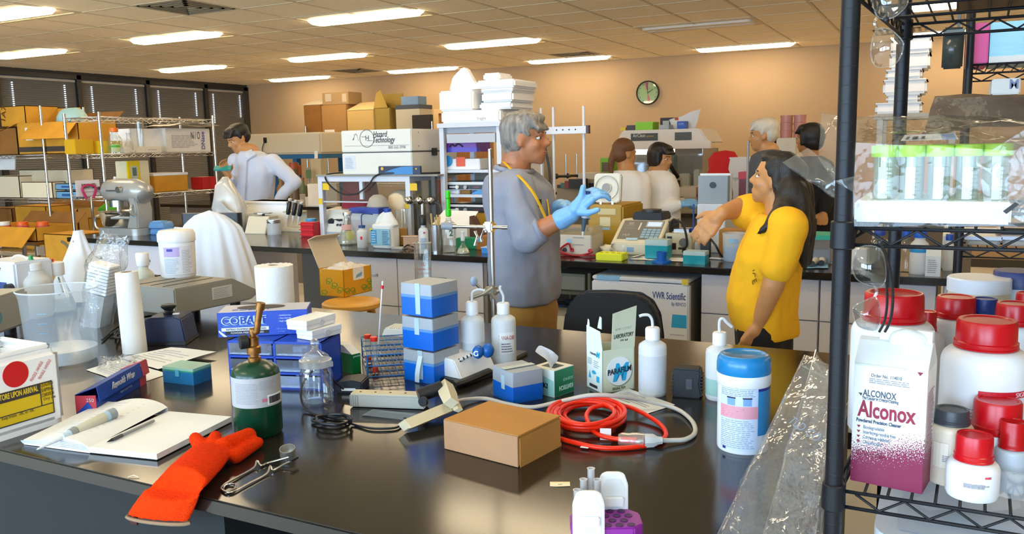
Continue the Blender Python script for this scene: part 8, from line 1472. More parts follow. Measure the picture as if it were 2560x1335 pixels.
# ---- reagent bottles on the lower shelf
RC = mt('red_screw_cap', (.52, .002, .008), .3); BW = mt('bottle_white', (.80, .81, .84), .38)
def reagent(label, px, ct, cb, cw, Y, bw, capm=RC, body=BW, band=None, gap=.004, lab=True):
    C_ = aty(px, (ct+cb)/2, Y); s = mpp(C_); P = V((C_.x, Y, zl)); rc, rb = cw/2*s, bw/2*s; z1 = aty(px, cb, Y).z-zl-rc*.18; z2 = aty(px, ct, Y).z-zl-rc*.12
    t = thing('reagent_bottle', label, 'bottle', P, 0, 'reagent bottles on the black shelf'); sh = z1-gap
    add(t, 'body', lathe([(rb*.93, 0), (rb, .006)]+[(rc+(rb-rc)*cos(q_*pi/12), sh-(rb-rc)*1.25*(1-sin(q_*pi/12))) for q_ in range(7)]+[(rc*.9, sh+.002), (rc*.9, z1)], 40), body, 50)
    add(t, 'cap', lathe([(rc*1.03, z1), (rc*1.05, z1+.002), (rc*1.05, z1+(z2-z1)*.16), (rc, z1+(z2-z1)*.2), (rc*.985, z2-.004), (rc*.93, z2), (rc*.8, z2), (rc*.76, z2-.0015), (0, z2-.0015)], 40), capm, 40); add(t, 'tamper_ring', lathe([(rc*1.06, z1-.003), (rc*1.07, z1-.001), (rc*1.03, z1)], 36, False), capm, 50)
    f = math.atan2(-P.y, -P.x)
    if lab: on(t, 'print', lines(rb*1.0, sh*.12, 4, .0016, int(px)), GREYP, f-.3, rb*1.002, sh*.42)
    if band: on(t, 'red_band', grid(10, 1, lambda u, v: V((rb*1.3*u, 0, .010*v))), pc('c01428', .5), f-.1, rb*1.003, sh*.64); text(t, 'SIGMA', .010, (cos(f+.75)*rb*1.012, sin(f+.75)*rb*1.012, sh*.64+.0015), (pi/2, 0, f+pi/2+.75), pc('f0d8dc'), bend=rb)
    return t, P, rb, sh, f
reagent('big red-capped bottle behind the detergent carton', 2235, 722, 782, 140, 1.56, 196)
reagent('big red-capped bottle with red band label, right of the carton', 2467, 790, 850, 138, 1.48, 200, band=True)
reagent('red-capped bottle in the back row with blue neighbour', 2390, 735, 780, 90, 1.78, 118)
reagent('dark blue capped bottle between red caps in the back row', 2462, 742, 776, 58, 1.80, 90, pc('24408c', .35))
reagent('red-capped bottle at the right edge, back row', 2537, 752, 798, 84, 1.66, 112)
reagent('red-capped bottle peeping out right of the biggest one', 2318, 775, 818, 44, 1.72, 84)
reagent('red-capped bottle cut by the right picture edge', 2575, 728, 770, 64, 1.80, 80)
reagent('red-capped bottle low in the middle row', 2404, 1000, 1048, 76, 1.47, 92, gap=.003, lab=False)
reagent('broad red-capped jar in the middle row', 2494, 992, 1062, 110, 1.40, 116, gap=.003, lab=False)
t, P, rb, sh, f = reagent('small white bottle with red cap at the shelf front', 2436, 1080, 1135, 86, 1.315, 122); on(t, 'brand', lines(.012, .005, 1, .003, 2), pc('d05060'), f+.45, rb*1.003, sh*.68)
t, P, rb, sh, f = reagent('beige bottle with dark grey cap and white labels', 2380, 1016, 1044, 80, 1.36, 104, pc('3a3e44', .4), mt('beige_bottle', (.66, .56, .44), .4)); on(t, 'label', grid(4, 1, lambda u, v: V((rb*.7*u, 0, sh*.42*v))), pc('d8cebc', .5), f-.75, rb*1.004, sh*.32)
reagent('small jar with red over black cap in the clear tray', 2533, 1048, 1108, 60, 1.36, 76, pc('b00c14', .35), mt('clear_jar', (.55, .60, .66), .3, alpha=.75), lab=False)
t = thing('clear_tray', 'shallow clear tray under the jar at the right edge', 'tray', V((aty(2545, 1110, 1.36).x, 1.36, zl))); add(t, 'wall', lathe([(.040, 0), (.045, .04), (.047, .04), (.042, 0)], 30, False), film('tray_clear', (.92, .94, .96), .18, .1, .12), 50); add(t, 'rim', tube([(.046*cos(2*pi*i/30), .046*sin(2*pi*i/30), .04) for i in range(30)], .0015, 5, closed=True), GLASSG)
for k, (lab, px, ct, cb, cw, Y, bw, cm, bm_) in enumerate((('cream jar with wide white lid at the back of the shelf', 2448, 692, 722, 144, 2.05, 180, pc('e0e4ee', .4), mt('cream_jar', (.70, .64, .48), .4)), ('jar with dark blue lid at the right picture edge', 2545, 676, 712, 110, 2.1, 130, pc('2c3a70', .4), mt('grey_jar', (.62, .66, .74), .4)))):
    C_ = aty(px, 700, Y); s = mpp(C_); zb = 1.0; t = thing('wide_jar', lab, 'jar', V((C_.x, Y, zb))); z1, z2 = aty(px, cb, Y).z-zb, aty(px, ct, Y).z-zb; rc = cw/2*s; add(t, 'body', lathe([(bw/2*s, 0), (bw/2*s, z1-.06), (rc*.95, z1-.015), (rc*.95, z1)], 36), bm_, 50); add(t, 'lid', lathe([(rc, z1-.004), (rc, z2-.003), (rc*.95, z2), (0, z2)], 36), cm, 40)
sb = thing('grey_side_table', 'low grey table behind the black shelf, under the wide jars', 'table', (.02, 1.93, 0)); add(sb, 'top', box(0, 0, .97, 1.2, .42, .999), pc('b8bcc4', .5), 0)
for x in (.03, 1.13):
    for y in (.03, .36): add(sb, 'leg', box(x, y, 0, x+.04, y+.03, .97), pc('8a8d94', .5), 0)
# detergent carton
A_, B_ = aty(2124, 1218, 1.30), aty(2306, 1256, 1.285); C_ = V((A_.x, 1.30, zl)); W = (B_-A_).length*.99; D_ = .07; h = aty(2130, 905, 1.30).z-zl; rz = math.atan2(B_.y-A_.y, B_.x-A_.x)
t = thing('detergent_carton', 'white and maroon powdered detergent carton at the shelf front', 'carton', C_, rz); MR = mt('maroon_speckle', (.28, .004, .09), .5)
m, nt, b, o_ = nodes('speckled_print'); N = nt.nodes.new; tc = N('ShaderNodeTexCoord'); sp = N('ShaderNodeSeparateXYZ'); nz = N('ShaderNodeTexNoise'); nz.inputs['Scale'].default_value = 620; nz.inputs['Detail'].default_value = 1; m1 = N('ShaderNodeMath'); m1.operation = 'MULTIPLY_ADD'; m1.inputs[1].default_value = -7.5; m1.inputs[2].default_value = .88; mx = N('ShaderNodeMath'); mx.operation = 'MULTIPLY_ADD'; mx.inputs[1].default_value = 1.6; cr = N('ShaderNodeMath'); cr.operation = 'GREATER_THAN'; mc = N('ShaderNodeMix'); mc.data_type = 'RGBA'; lk = nt.links.new
lk(tc.outputs['Object'], sp.inputs[0]); lk(tc.outputs['Object'], nz.inputs['Vector']); lk(sp.outputs['Z'], m1.inputs[0]); lk(sp.outputs['X'], mx.inputs[0]); lk(m1.outputs[0], mx.inputs[2]); lk(mx.outputs[0], cr.inputs[0]); lk(nz.outputs['Fac'], cr.inputs[1]); lk(cr.outputs[0], mc.inputs['Factor']); mc.inputs['A'].default_value = (.80, .81, .82, 1); mc.inputs['B'].default_value = (.19, .001, .045, 1); lk(mc.outputs['Result'], b.inputs['Base Color']); b.inputs['Roughness'].default_value = .5
add(t, 'carton', box(0, 0, 0, W, D_, h, .0008), m, 0); zt = h
add(t, 'gable', prism([(0, h), (D_, h), (D_*.62, h+.032), (D_*.5, h+.034), (D_*.38, h+.03)], W, 'x', 0), pc('d6dadc', .5), 0); add(t, 'fin', jit(box(W*.28, D_*.44, h+.03, W*.99, D_*.56, h+.05), .004, 40), pc('dcdfe0', .5), 0); add(t, 'torn_spout', jit(xf(sph(.022, seg=14), (W*.66, D_*.4, h+.035), (0, 0, 0), (1.2, .7, .7)), .008, 40), pc('e6e8e8', .5), 1); add(t, 'tape', box(W*.02, -.002, h*.985, W*.7, .001, h*1.0), pc('c8d0d0', .4), 0)
T = lambda s_, sz, x, z, c, ft, **k: text(t, s_, sz, (W*x, -.0006, h*z), FRONT, pc(c), fit=W*ft, **k)
T('Alconox', .034, .08, .565, '8c1038', .80, bold=.0008); T('ALCONOX', .014, .14, .735, '3c4658', .46, bold=.0002); T('The Leader in Critical-Cleaning', .0065, .13, .705, '4a5568', .50); T('Powdered Precision Cleaner', .0075, .06, .515, '3a4860', .62, bold=.0002)
add(t, 'leaf_mark', prism([(W*.075, h*.755), (W*.13, h*.755), (W*.115, h*.73)], .0006, 'y', -.0006), pc('2c4a40'), 0); add(t, 'rule', box(W*.13, -.0005, h*.722, W*.60, 0, h*.724), INK, 0); add(t, 'corner_mark', prism([(W*.86, h*.985), (W*.94, h*.985), (W*.90, h*.955)], .0006, 'y', -.0006), pc('7a1030'), 0)
for k, s_ in enumerate(('Biodegradable', 'Interfering-residue free', 'Corrosion inhibited', 'Concentrated')): z = .462-.042*k; add(t, 'bullet', prism([(W*.07, h*(z+.022)), (W*.125, h*(z+.022)), (W*.0975, h*z)], .0006, 'y', -.0006), pc('8c1038'), 0); T(s_, .0075, .16, z, '6a7488', (.29, .45, .37, .26)[k])
T('NET WT. 4 LBS. (1.8 kg)', .006, .07, .255, '8c1038', .38); T('MAKES UP TO 52 GALLONS', .006, .07, .232, '8c1038', .42); T('Order No. 114010', .007, .24, .90, '50545c', .42); add(t, 'print', xf(lines(W*.58, h*.045, 3, .0014, 3), (W*.22, -.0006, h*.845)), GREYP, 0); add(t, 'side_print', lines(D_*.7, h*.5, 26, .0014, 4), pc('b09aa8', .7), 0, loc=(W+.0004, D_*.12, h*.32), rot=(0, 0, pi/2))
# white bin on the lowest shelf
t = thing('white_bin', 'white plastic bin under the lower shelf at the bottom right', 'bin', (-.06, 1.31, .4565)); add(t, 'bin', rbox(.85, .50, .50, .05, 0, .425, .25, 6, 1.03, .01), pc('c4d2ea', .4)); add(t, 'rim', rbox(.88, .53, .02, .05, .49, .425, .25), pc('d6e0f0', .4)); add(t, 'contents', jit(grid(20, 14, lambda u, v: V((.02+.8*u, .02+.46*v, .512))), .012, 8), pc('c8d4e6', .6), 1)
# ================================================================== second black rack and foam stacks far right
YB2 = 3.4; xb = aty(2421, 200, YB2).x; zr = [aty(2480, p, YB2).z for p in (160, 236)]
wirerack('black_rack', 'second black wire rack behind, holding pink and blue packs', xb, xb+1.2, YB2, YB2+.46, (zr[0], zr[1]-.01, 1.16, .5), 2.1, 0, .0127, BLKM)
def pk(name, label, cat, px0, px1, pyb, pyt, Y, dep, mat, z0): t, W, hh = sbx(name, label, cat, px0, px1, pyb, pyt, Y, dep, mat, z0); return t, W, hh
z0 = zr[0]+.006
pk('pink_pack', 'bright pink wrapped pack on the second black rack', 'pack', 2415, 2470, 150, 58, YB2+.04, .3, mt('pink_wrap', (.80, .06, .32), .35), z0); t, W, hh = pk('blue_pack', 'light blue wrapped pack on the second black rack', 'pack', 2472, 2600, 150, 52, YB2+.04, .3, mt('light_blue_wrap', (.34, .68, .84), .25, bump=.5, bscale=12), z0); add(t, 'white_base', box(0, -.004, 0, W, .0, hh*.16), PAPER, 0)
t = thing('dark_pouch', 'dark grey glossy pouch hanging at the second rack', 'pouch', aty(2380, 172, YB2-.05)); s = mpp(t.location); add(t, 'pouch', jit(cbox(48*s, .02, 102*s, 0, 0, 0, bev=.006), .006, 10), pc('3c4240', .2), 1); add(t, 'hang_strip', cbox(.01, .004, .05, 100*s, 10*s), pc('50544e', .3)); add(t, 'flap', cbox(46*s, .004, 14*s, 80*s, 0, -.014), pc('55605c', .15))
t, W, hh = pk('white_box', 'white box marked M on the second black rack', 'box', 2478, 2550, 236, 196, YB2+.05, .25, PAPER, zr[1]); text(t, 'M', .045, (W*.6, -.002, hh*.35), FRONT, pc('7a86ac'), bold=.001, fit=W*.3)
for k in range(2): t, W, hh = pk('storage_bin', ['clear storage bin with tan papers on the second rack, left', 'clear storage bin with tan papers on the second rack, right'][k], 'bin', 2410+92*k, 2496+92*k, 690, 600, YB2+.04, .36, film('bin_clear', (.86, .90, .95), .35, .08, .12), 1.168); add(t, 'papers', box(.01, .01, .004, W-.01, .3, hh*.72), pc('c8ae84', .7), 0); add(t, 'lid', box(-.005, -.005, hh, W+.005, .365, hh+.012), pc('b8c4dc', .4), 0)
t, W, hh = pk('orange_tool', 'orange and black tool on top of the storage bins', 'tool', 2490, 2545, 598, 582, YB2+.1, .1, pc('e07818', .4), 1.168+hh+.0135); add(t, 'handle', xf(cyl(.02, .12, seg=12), (W*.2, .02, hh*.4), (0, pi/2, 0)), BLACK)
# tower of foam boxes at the back right
FYR = 6.6; rk_ = thing('white_cart', 'white shelf cart carrying the tower of foam boxes at the back right', 'cart', (aty(2185, 285, FYR).x, FYR, 0)); W = aty(2400, 285, FYR).x-aty(2185, 285, FYR).x; zc = aty(2260, 283, FYR).z
add(rk_, 'top', box(0, 0, zc-.04, W, .5, zc), pc('a8a498', .5), 0)
for x in (.02, W-.06):
    for y in (.02, .44): add(rk_, 'post', box(x, y, 0, x+.04, y+.04, zc-.04), pc('d8d4cc', .5), 0)
zz = zc+.001
for k, (px0, px1, pt_) in enumerate(((2188, 2305, 255), (2215, 2300, 235), (2208, 2318, 197), (2214, 2306, 172), (2224, 2326, 130), (2228, 2330, 92))):
    zn = aty(2260, pt_, FYR+.05).z; x0 = aty(px0, pt_, FYR+.05).x; x1 = aty(px1, pt_, FYR+.05).x; t = thing('foam_box', 'foam box in the tower behind the black post, '+('lowest', 'second from bottom', 'third from bottom', 'third from top', 'second from top', 'topmost')[k], 'box', (x0, FYR+.05, zz), 0, 'foam box tower at the back right'); add(t, 'body', box(0, 0, 0, x1-x0, .36, (zn-zz)*.8, .015), FOAM); add(t, 'lid', box(-.004, -.004, (zn-zz)*.8, x1-x0+.004, .364, zn-zz-.001, .015), FOAM); zz = zn
# ================================================================== people
def ell(c, r, rot=None):
    b = sph(1, seg=18); m_ = M.Translation(c) @ (rot.to_4x4() if rot else M()) @ M.Diagonal((*r, 1)); bmesh.ops.transform(b, matrix=m_, verts=b.verts[:]); return b
def rings(lst, k=20):                            # trunk: (centre, rx, ry) from top to bottom
    return loft([[c+V((rx*cos(2*pi*i/k), ry*sin(2*pi*i/k), 0)) for i in range(k)] for c, rx, ry in lst])
def chain(pts): return [capsule(V(p), V(q), r0, r1) for (p, r0), (q, r1) in zip(pts, pts[1:])]
def hand(w, d, n, s=1, curl=.6, thumb=1, fan=.16, skip=()):
    """wrist point, direction of fingers, palm-side normal; returns capsules: palm, four fingers, thumb"""
    d = V(d).normalized(); n = V(n); n = (n-d*n.dot(d)).normalized(); sd = d.cross(n)*thumb; out = [capsule(w, w+d*.035*s, .026*s, .030*s)]
    for i, (o, L) in enumerate(((.034, .072), (.0115, .080), (-.0115, .074), (-.033, .058))):
        b0 = w+d*.03*s+sd*o*s*.5; b1 = w+d*.088*s+sd*o*s; out.append(capsule(b0, b1, .016*s, .0135*s)); dd = (d+sd*(o*fan*30*.1)).normalized(); p = b1
        for j in range(3):
            a = curl*(j+.6); v = (dd*cos(a)+n*sin(a)); q = p+v*L*s*(.44, .32, .26)[j]; out.append(capsule(p, q, (.0092-.0006*j)*s, (.0086-.0008*j)*s)); p = q
    t0 = w+d*.025*s+sd*.022*s; t1 = t0+(d*.55+sd*.8+n*.25).normalized()*.045*s; t2 = t1+(d*.85+sd*.35+n*.3).normalized()*.035*s; out += [capsule(t0, t1, .015*s, .012*s), capsule(t1, t2, .0118*s, .0095*s)]
    return out
def headparts(o, hd, yaw, pit=0, nose=1, roll=0):
    Rm = (M.Rotation(yaw, 3, 'Z') @ M.Rotation(-pit, 3, 'Y') @ M.Rotation(roll, 3, 'X'))
    def P(x, y, z): return o+Rm @ (V((x, y, z-.45))*hd)
    def E(x, y, z, rx, ry, rz): return ell(P(x, y, z), (rx*hd, ry*hd, rz*hd), Rm)
    sk = [E(-.04, 0, .62, .40, .33, .37), E(.10, 0, .38, .27, .26, .33), E(.17, 0, .20, .20, .20, .17), E(.25, 0, .085, .085, .10, .075), E(.30, 0, .58, .08, .22, .06)]
    sk += [capsule(P(.345, 0, .55), P(.43, 0, .385), .028*hd, .05*hd*nose), E(.36, .05, .365, .05, .04, .035), E(.36, -.05, .365, .05, .04, .035), E(.335, 0, .245, .045, .105, .028), E(.325, 0, .195, .045, .095, .032)]
    for s_ in (-1, 1): sk += [E(-.03, .315*s_, .45, .075, .035, .125), E(.20, .15*s_, .38, .13, .11, .11)]
    return sk, P, E, Rm
SKIN = mt('warm_skin', (.56, .26, .135), .5, sss=.0, noise=.06, nscale=30); SKINR = mt('ruddy_skin', (.44, .17, .075), .5, noise=.07, nscale=30); SKINL = mt('golden_skin', (.54, .25, .09), .5, noise=.05, nscale=30)
BLUEG = mt('blue_nitrile', (.20, .46, .80), .4); DKH = mt('black_hair', (.012, .010, .009), .45, bump=.3, bscale=60, stretch=(6, 6, 1)); LIP = mt('lip', (.42, .14, .10), .5)
def folds(me, amp, sc=6, seed=0):
    ns = [v.normal.copy() for v in me.vertices]
    for v, n_ in zip(me.vertices, ns): v.co += n_*(NZ.noise(V((v.co.x*sc*1.6, v.co.y*sc*1.6, v.co.z*sc*.7))+V((seed, 0, 0)))*amp+NZ.noise(v.co*sc*3+V((seed, 9, 0)))*amp*.4)
    return me
def face(t, P, E, Rm, hd, brow=None, lip=LIP, shut=0):
    for s_ in (-1, 1):
        ey = add(t, 'eye', E(.285, .145*s_, .50, .045, .055, .030), pc('e8e2da', .3), 1); add(ey, 'iris', E(.325, .15*s_, .50, .012, .022, .024), pc('1c120c', .2), 1)
        add(t, 'eyelid', capsule(P(.30, .08*s_, .535), P(.27, .21*s_, .525), .016*hd, .014*hd), pc('7a4a32', .5), 1); add(t, 'eyebrow', capsule(P(.36, .07*s_, .60), P(.30, .21*s_, .595), .018*hd, .014*hd), brow or DKH, 1)
    add(t, 'lips', join(E(.36, 0, .235, .026, .085, .016), E(.352, 0, .205, .026, .078, .018)), lip, 1)
A = lambda x, y, Y: aty(x, y, Y)
def legs(c, zt, sep, r=.085): 
    out = []
    for s_ in (-1, 1): out += chain([((c.x+sep[0]*s_, c.y+sep[1]*s_, zt), r*1.1), ((c.x+sep[0]*s_, c.y+sep[1]*s_, .5), r*.8), ((c.x+sep[0]*s_, c.y+sep[1]*s_, .1), r*.62)])
    return out
def shoes(t, c, sep, fd):
    for s_ in (-1, 1): p = V((c.x+sep[0]*s_, c.y+sep[1]*s_, 0)); ob('shoe', remesh(join(ell(p+V(fd)*.06+V((0, 0, .045)), (.14 if abs(fd[0]) > .5 else .055, .055 if abs(fd[0]) > .5 else .14, .045)), ell(p+V((0, 0, .06)), (.06, .055, .055))), .012, BLACK, 2), t)
# ---- grey-haired man in the grey sweatshirt, profile to the right
Y = 3.2; t = thing('person', 'person in grey sweatshirt and yellow lanyard holding a pipette in blue gloves', 'person')
hd = .222; ho = A(1316, 354, Y); sk, P, E, Rm = headparts(ho, hd, R(8), R(2))
body = sk+[capsule(A(1293, 385, Y), A(1286, 440, Y), .062, .068), rings([(A(1290, 440, Y), .07, .15), (A(1310, 560, Y), .10, .17), (A(1315, 740, Y), .11, .16)])]
c = A(1318, 760, Y); nr = [A(1282, 470, Y-.16), A(1318, 592, Y-.21), A(1428, 536, Y-.17)]; fr = [A(1300, 470, Y+.17), A(1345, 560, Y+.16), A(1402, 518, Y+.05)]
body += chain([(nr[0], .055), (nr[1], .047), (nr[2], .030)])+chain([(fr[0], .055), (fr[1], .047), (fr[2], .030)])+legs(c, c.z, (.0, .09), .075)
ob('body', remesh(join(*body), .0075, SKINR, 3), t); face(t, P, E, Rm, hd, pc('5a5450', .6))
sw = [rings([(A(1285, 428, Y), .075, .10), (A(1288, 442, Y), .10, .185), (A(1298, 475, Y), .125, .225), (A(1308, 540, Y), .130, .225), (A(1313, 620, Y), .134, .22), (A(1314, 700, Y), .138, .215), (A(1314, 742, Y), .138, .20), (A(1314, 752, Y), .130, .19)])]
sw += chain([(nr[0]+V((0, .02, 0)), .085), (nr[0].lerp(nr[1], .6), .076), (nr[1], .066), (nr[1].lerp(nr[2], .12), .058)])+chain([(fr[0], .085), (fr[1], .075), (fr[1].lerp(fr[2], .3), .062)])
GS = mt('heather_grey_jersey', (.27, .285, .35), .9, noise=.06, nscale=300, bump=.1, bscale=250)
ob('sweatshirt', folds(remesh(join(*sw), .011, GS, 5), .012, 7, 3), t)
add(t, 'cuff', tube([nr[1].lerp(nr[2], .26), nr[1].lerp(nr[2], .34)], .054, 16), GS, 1); add(t, 'neckband', tube([A(1286, 430, Y)+V((.075*cos(q), .085*sin(q), .012-.012*cos(q))) for q in [2*pi*i/24 for i in range(24)]], .011, 8, closed=True), GS, 1)
add(t, 'chest_print', xf(cbox(.004, .07, .075), A(1352, 522, Y)+V((.02, -.10, -.03)), (0, 0, R(-25))), pc('2e3c38', .7))
ob('trousers', folds(remesh(join(rings([(A(1316, 735, Y), .115, .165), (A(1316, 790, Y), .118, .17), (V((c.x, c.y, .75)), .11, .16)]), *legs(c, .85, (0, .09), .088)), .013, mt('khaki_cotton', (.40, .215, .045), .8), 4), .008, 6, 1), t); shoes(t, c, (0, .09), (1, 0, 0))
add(t, 'lanyard', join(tube(spath([A(1258, 403, Y-.04), A(1280, 425, Y-.15), A(1312, 455, Y-.215), A(1338, 490, Y-.225), A(1360, 535, Y-.20), A(1378, 575, Y-.17)], 6), .0075, 6, flat=.4), tube(spath([A(1258, 403, Y-.04), A(1270, 400, Y+.05), A(1320, 430, Y+.10), A(1362, 480, Y+.02), A(1376, 560, Y-.10)], 6), .0075, 6, flat=.4)), pc('d8a810', .6), 1)
g1 = hand(nr[2]-V((.0, 0, 0)), (A(1468, 495, Y-.15)-nr[2]), (.5, .55, -.25), 1.12, .62, -1); g1 += [capsule(nr[2].lerp(nr[1], .22), nr[2], .042, .036), capsule(nr[2]+V((.02, -.01, .02)), A(1452, 498, Y-.17), .026, .019), capsule(A(1452, 498, Y-.17), A(1458, 468, Y-.17), .015, .012)]
ob('glove', remesh(join(*g1), .0045, BLUEG, 2), t)
g2 = hand(fr[2], (A(1440, 520, Y-.02)-fr[2]), (.2, -.3, -.9), 1.1, .35, 1)+[capsule(fr[2].lerp(fr[1], .3), fr[2], .042, .036)]; ob('glove', remesh(join(*g2), .0045, BLUEG, 2), t)
HG = mt('grey_hair', (.24, .215, .19), .6, noise=.5, nscale=10, bump=.4, bscale=40, stretch=(7, 7, 1))
hr = [E(-.10, 0, .72, .42, .365, .33), E(-.22, 0, .52, .28, .345, .34), E(.06, 0, .86, .32, .31, .14), E(-.14, .22, .52, .19, .14, .22), E(-.14, -.22, .52, .19, .14, .22), E(-.30, 0, .30, .15, .24, .16)]
hr += [capsule(P(.10, y, .90), P(.35, y*1.1, .66), .075*hd, .045*hd) for y in (-.24, -.12, 0, .12, .24)]+[capsule(P(.0, s_*.29, .80), P(.16, s_*.30, .56), .07*hd, .04*hd) for s_ in (-1, 1)]
ob('hair', folds(remesh(join(*hr), .007, HG, 3), .005, 18, 4), t)
stick('pipette', 'pipette held upright in the blue-gloved hand', 'pipette', A(1456, 592, Y-.15), A(1470, 478, Y-.15), [('tip', HDPE, [(0, .002), (.12, .005)]), ('nose_cone', pc('4a5866', .4), [(.12, .006), (.42, .013)]), ('handle', pc('c8ccd0', .4), [(.42, .015), (.85, .016), (.88, .01)]), ('plunger', pc('3a4a8a', .4), [(.88, .008), (.97, .008), (1, .012)])])
# ---- woman in the yellow T-shirt, profile to the left
Y = 3.4; t = thing('person', 'person in a yellow T-shirt, one arm raised over the island', 'person')
hd = .215; ho = A(1938, 455, Y); sk, P, E, Rm = headparts(ho, hd, R(176), R(12))
sh_n, sh_f = A(1972, 565, Y-.17), A(1905, 545, Y+.13); nel, nwr = A(1932, 715, Y-.19), A(1896, 806, Y-.16); fel, fwr = A(1838, 528, Y+.10), A(1806, 532, Y-.03)
c = A(1912, 830, Y)
body = sk+[capsule(A(1948, 490, Y), A(1952, 560, Y), .055, .062), rings([(A(1945, 560, Y), .07, .13), (A(1925, 660, Y), .11, .15), (A(1915, 800, Y), .115, .15)])]+chain([(sh_n, .05), (nel, .042), (nwr, .029)])+chain([(sh_f, .048), (A(1850, 520, Y+.08), .045), (fwr, .030)])+legs(c, c.z, (.0, .085), .075)
body += hand(nwr, A(1876, 850, Y-.17)-nwr, (-.7, .6, 0), .98, .35, 1)+hand(fwr, A(1772, 566, Y-.05)-fwr, (-.3, .5, -.6), 1.0, .30, -1)
ob('body', remesh(join(*body), .0068, SKINL, 3), t); face(t, P, E, Rm, hd)
YT = mt('yellow_tee', (.90, .46, .006), .85, bump=.08, bscale=250)
tee = [rings([(A(1945, 536, Y), .07, .09), (A(1945, 556, Y), .10, .15), (A(1938, 590, Y), .115, .185), (A(1922, 640, Y), .128, .19), (A(1912, 700, Y), .136, .18), (A(1906, 745, Y), .140, .185), (A(1910, 790, Y), .132, .18), (A(1920, 826, Y), .125, .175), (A(1922, 836, Y), .118, .165)])]
tee += chain([(sh_n+V((0, .008, .0)), .074), (sh_n.lerp(nel, .5), .064), (sh_n.lerp(nel, .68), .064)])+chain([(sh_f, .085), (sh_f.lerp(A(1850, 520, Y+.08), .6), .075)])
ob('t_shirt', folds(remesh(join(*tee), .010, YT, 4), .009, 8, 6), t); text(t, 'SCIENCE', .05, A(1862, 625, Y-.13), (pi/2, R(62), R(-50)), pc('6a5a10'), fit=.14)
ob('trousers', folds(remesh(join(rings([(A(1918, 800, Y), .112, .155), (V((c.x, c.y, .82)), .115, .16), (V((c.x, c.y, .72)), .11, .155)]), *legs(c, .82, (0, .085), .088)), .013, pc('16161a', .8), 3), .006, 6, 1), t); shoes(t, c, (0, .085), (-1, 0, 0))
hr = [E(-.10, 0, .70, .42, .36, .34), E(-.24, 0, .45, .28, .36, .42), E(.05, 0, .86, .30, .30, .13)]+[capsule(P(-.02, s_*.26, .86), P(-.12, s_*.34, .42), .09*hd, .08*hd) for s_ in (-1, 1)]
b0, b1, b2 = A(1985, 480, Y), A(2002, 570, Y-.03), A(2018, 660, Y-.03)
hr += [capsule(b0+V((0, y, 0)), b1+V((0, y*1.2, 0)), .062, .050) for y in (-.06, .0, .06)]+[capsule(b1+V((0, y*1.2, 0)), b2+V((0, y, 0)), .050, .012) for y in (-.06, 0, .06)]+[capsule(A(1965, 520, Y-.10), A(1930, 560, Y-.16), .045, .030), capsule(A(1930, 560, Y-.16), A(1893, 585, Y-.17), .030, .006), capsule(A(1975, 500, Y-.06), A(1960, 540, Y-.13), .055, .05)]
ob('hair', folds(remesh(join(*hr), .008, DKH, 3), .006, 14, 3), t)
# ---- simpler standing figure used for the people farther back
def figure(label, Y, head, hd, yaw, pit, hair, skin, trunk, arms, shirtm, trous, gloves=None, extra=None, coat=False, roll=0):
    t = thing('person', label, 'person'); ho = A(*head, Y); sk, P, E, Rm = headparts(ho, hd, yaw, pit, roll=roll); tr = [(A(x, y, Y), rx, ry) for x, y, rx, ry in trunk]; c = tr[-1][0]; sep = (.085*abs(sin(yaw)), .085*abs(cos(yaw)))
    b = sk+[capsule(ho+V((0, 0, -.30*hd))-V((.05*hd*cos(yaw), .05*hd*sin(yaw), 0)), tr[0][0], .058, .07), rings([(p, rx*.8, ry*.8) for p, rx, ry in tr])]+legs(c, c.z, sep, .07)
    for a in arms: b += chain([(A(*a[0]), .048), (A(*a[1]), .040), (A(*a[2]), .029)])
    hs = []
    for a in arms: w_ = A(*a[2]); d_ = (w_-A(*a[1])).normalized(); hs.append(hand(w_, a[3] if len(a) > 3 else d_, a[4] if len(a) > 4 else (0, -.6, -.6), 1.05, .5, 1))
    if gloves is None:
        for h_ in hs: b += h_
    ob('body', remesh(join(*b), .011, skin, 3), t); face(t, P, E, Rm, hd)
    if gloves is not None:
        for h_ in hs: ob('glove', remesh(join(*h_), .006, gloves, 2), t)
    s_ = [rings(tr)]
    for a in arms: s_ += chain([(A(*a[0]), .075), (A(*a[1]), .062), (A(*a[1]).lerp(A(*a[2]), a[5] if len(a) > 5 else .86), .050)])
    ob('lab_coat' if coat else 'shirt', folds(remesh(join(*s_), .014, shirtm, 4), .010, 7, head[0]), t)
    ob('trousers', remesh(join(rings([(c+V((0, 0, .06)), .12, .13), (V((c.x, c.y, .8)), .125, .135)]), *legs(c, max(.7, c.z), sep, .085)), .015, trous, 3), t); shoes(t, c, sep, (cos(yaw), sin(yaw), 0))
    ob('hair', folds(remesh(join(*hair(P, E, hd)), .009, extra or DKH, 3), .004, 14, 2), t); return t, P, E
def short(P, E, hd): return [E(-.09, 0, .74, .43, .38, .31), E(-.22, 0, .54, .26, .345, .30), E(.08, 0, .88, .30, .31, .13)]+[capsule(P(.14, y, .90), P(.345, y*.95, .70), .08*hd, .055*hd) for y in (-.26, -.13, 0, .13, .26)]+[capsule(P(-.02, .33*s_, .72), P(.02, .33*s_, .54), .07*hd, .05*hd) for s_ in (-1, 1)]
def bob(P, E, hd): return short(P, E, hd)+[E(-.12, 0, .60, .43, .41, .42), E(-.16, 0, .40, .34, .38, .34), capsule(P(.05, .32, .70), P(.10, .33, .32), .09*hd, .07*hd), capsule(P(.05, -.32, .70), P(.10, -.33, .32), .09*hd, .07*hd)]
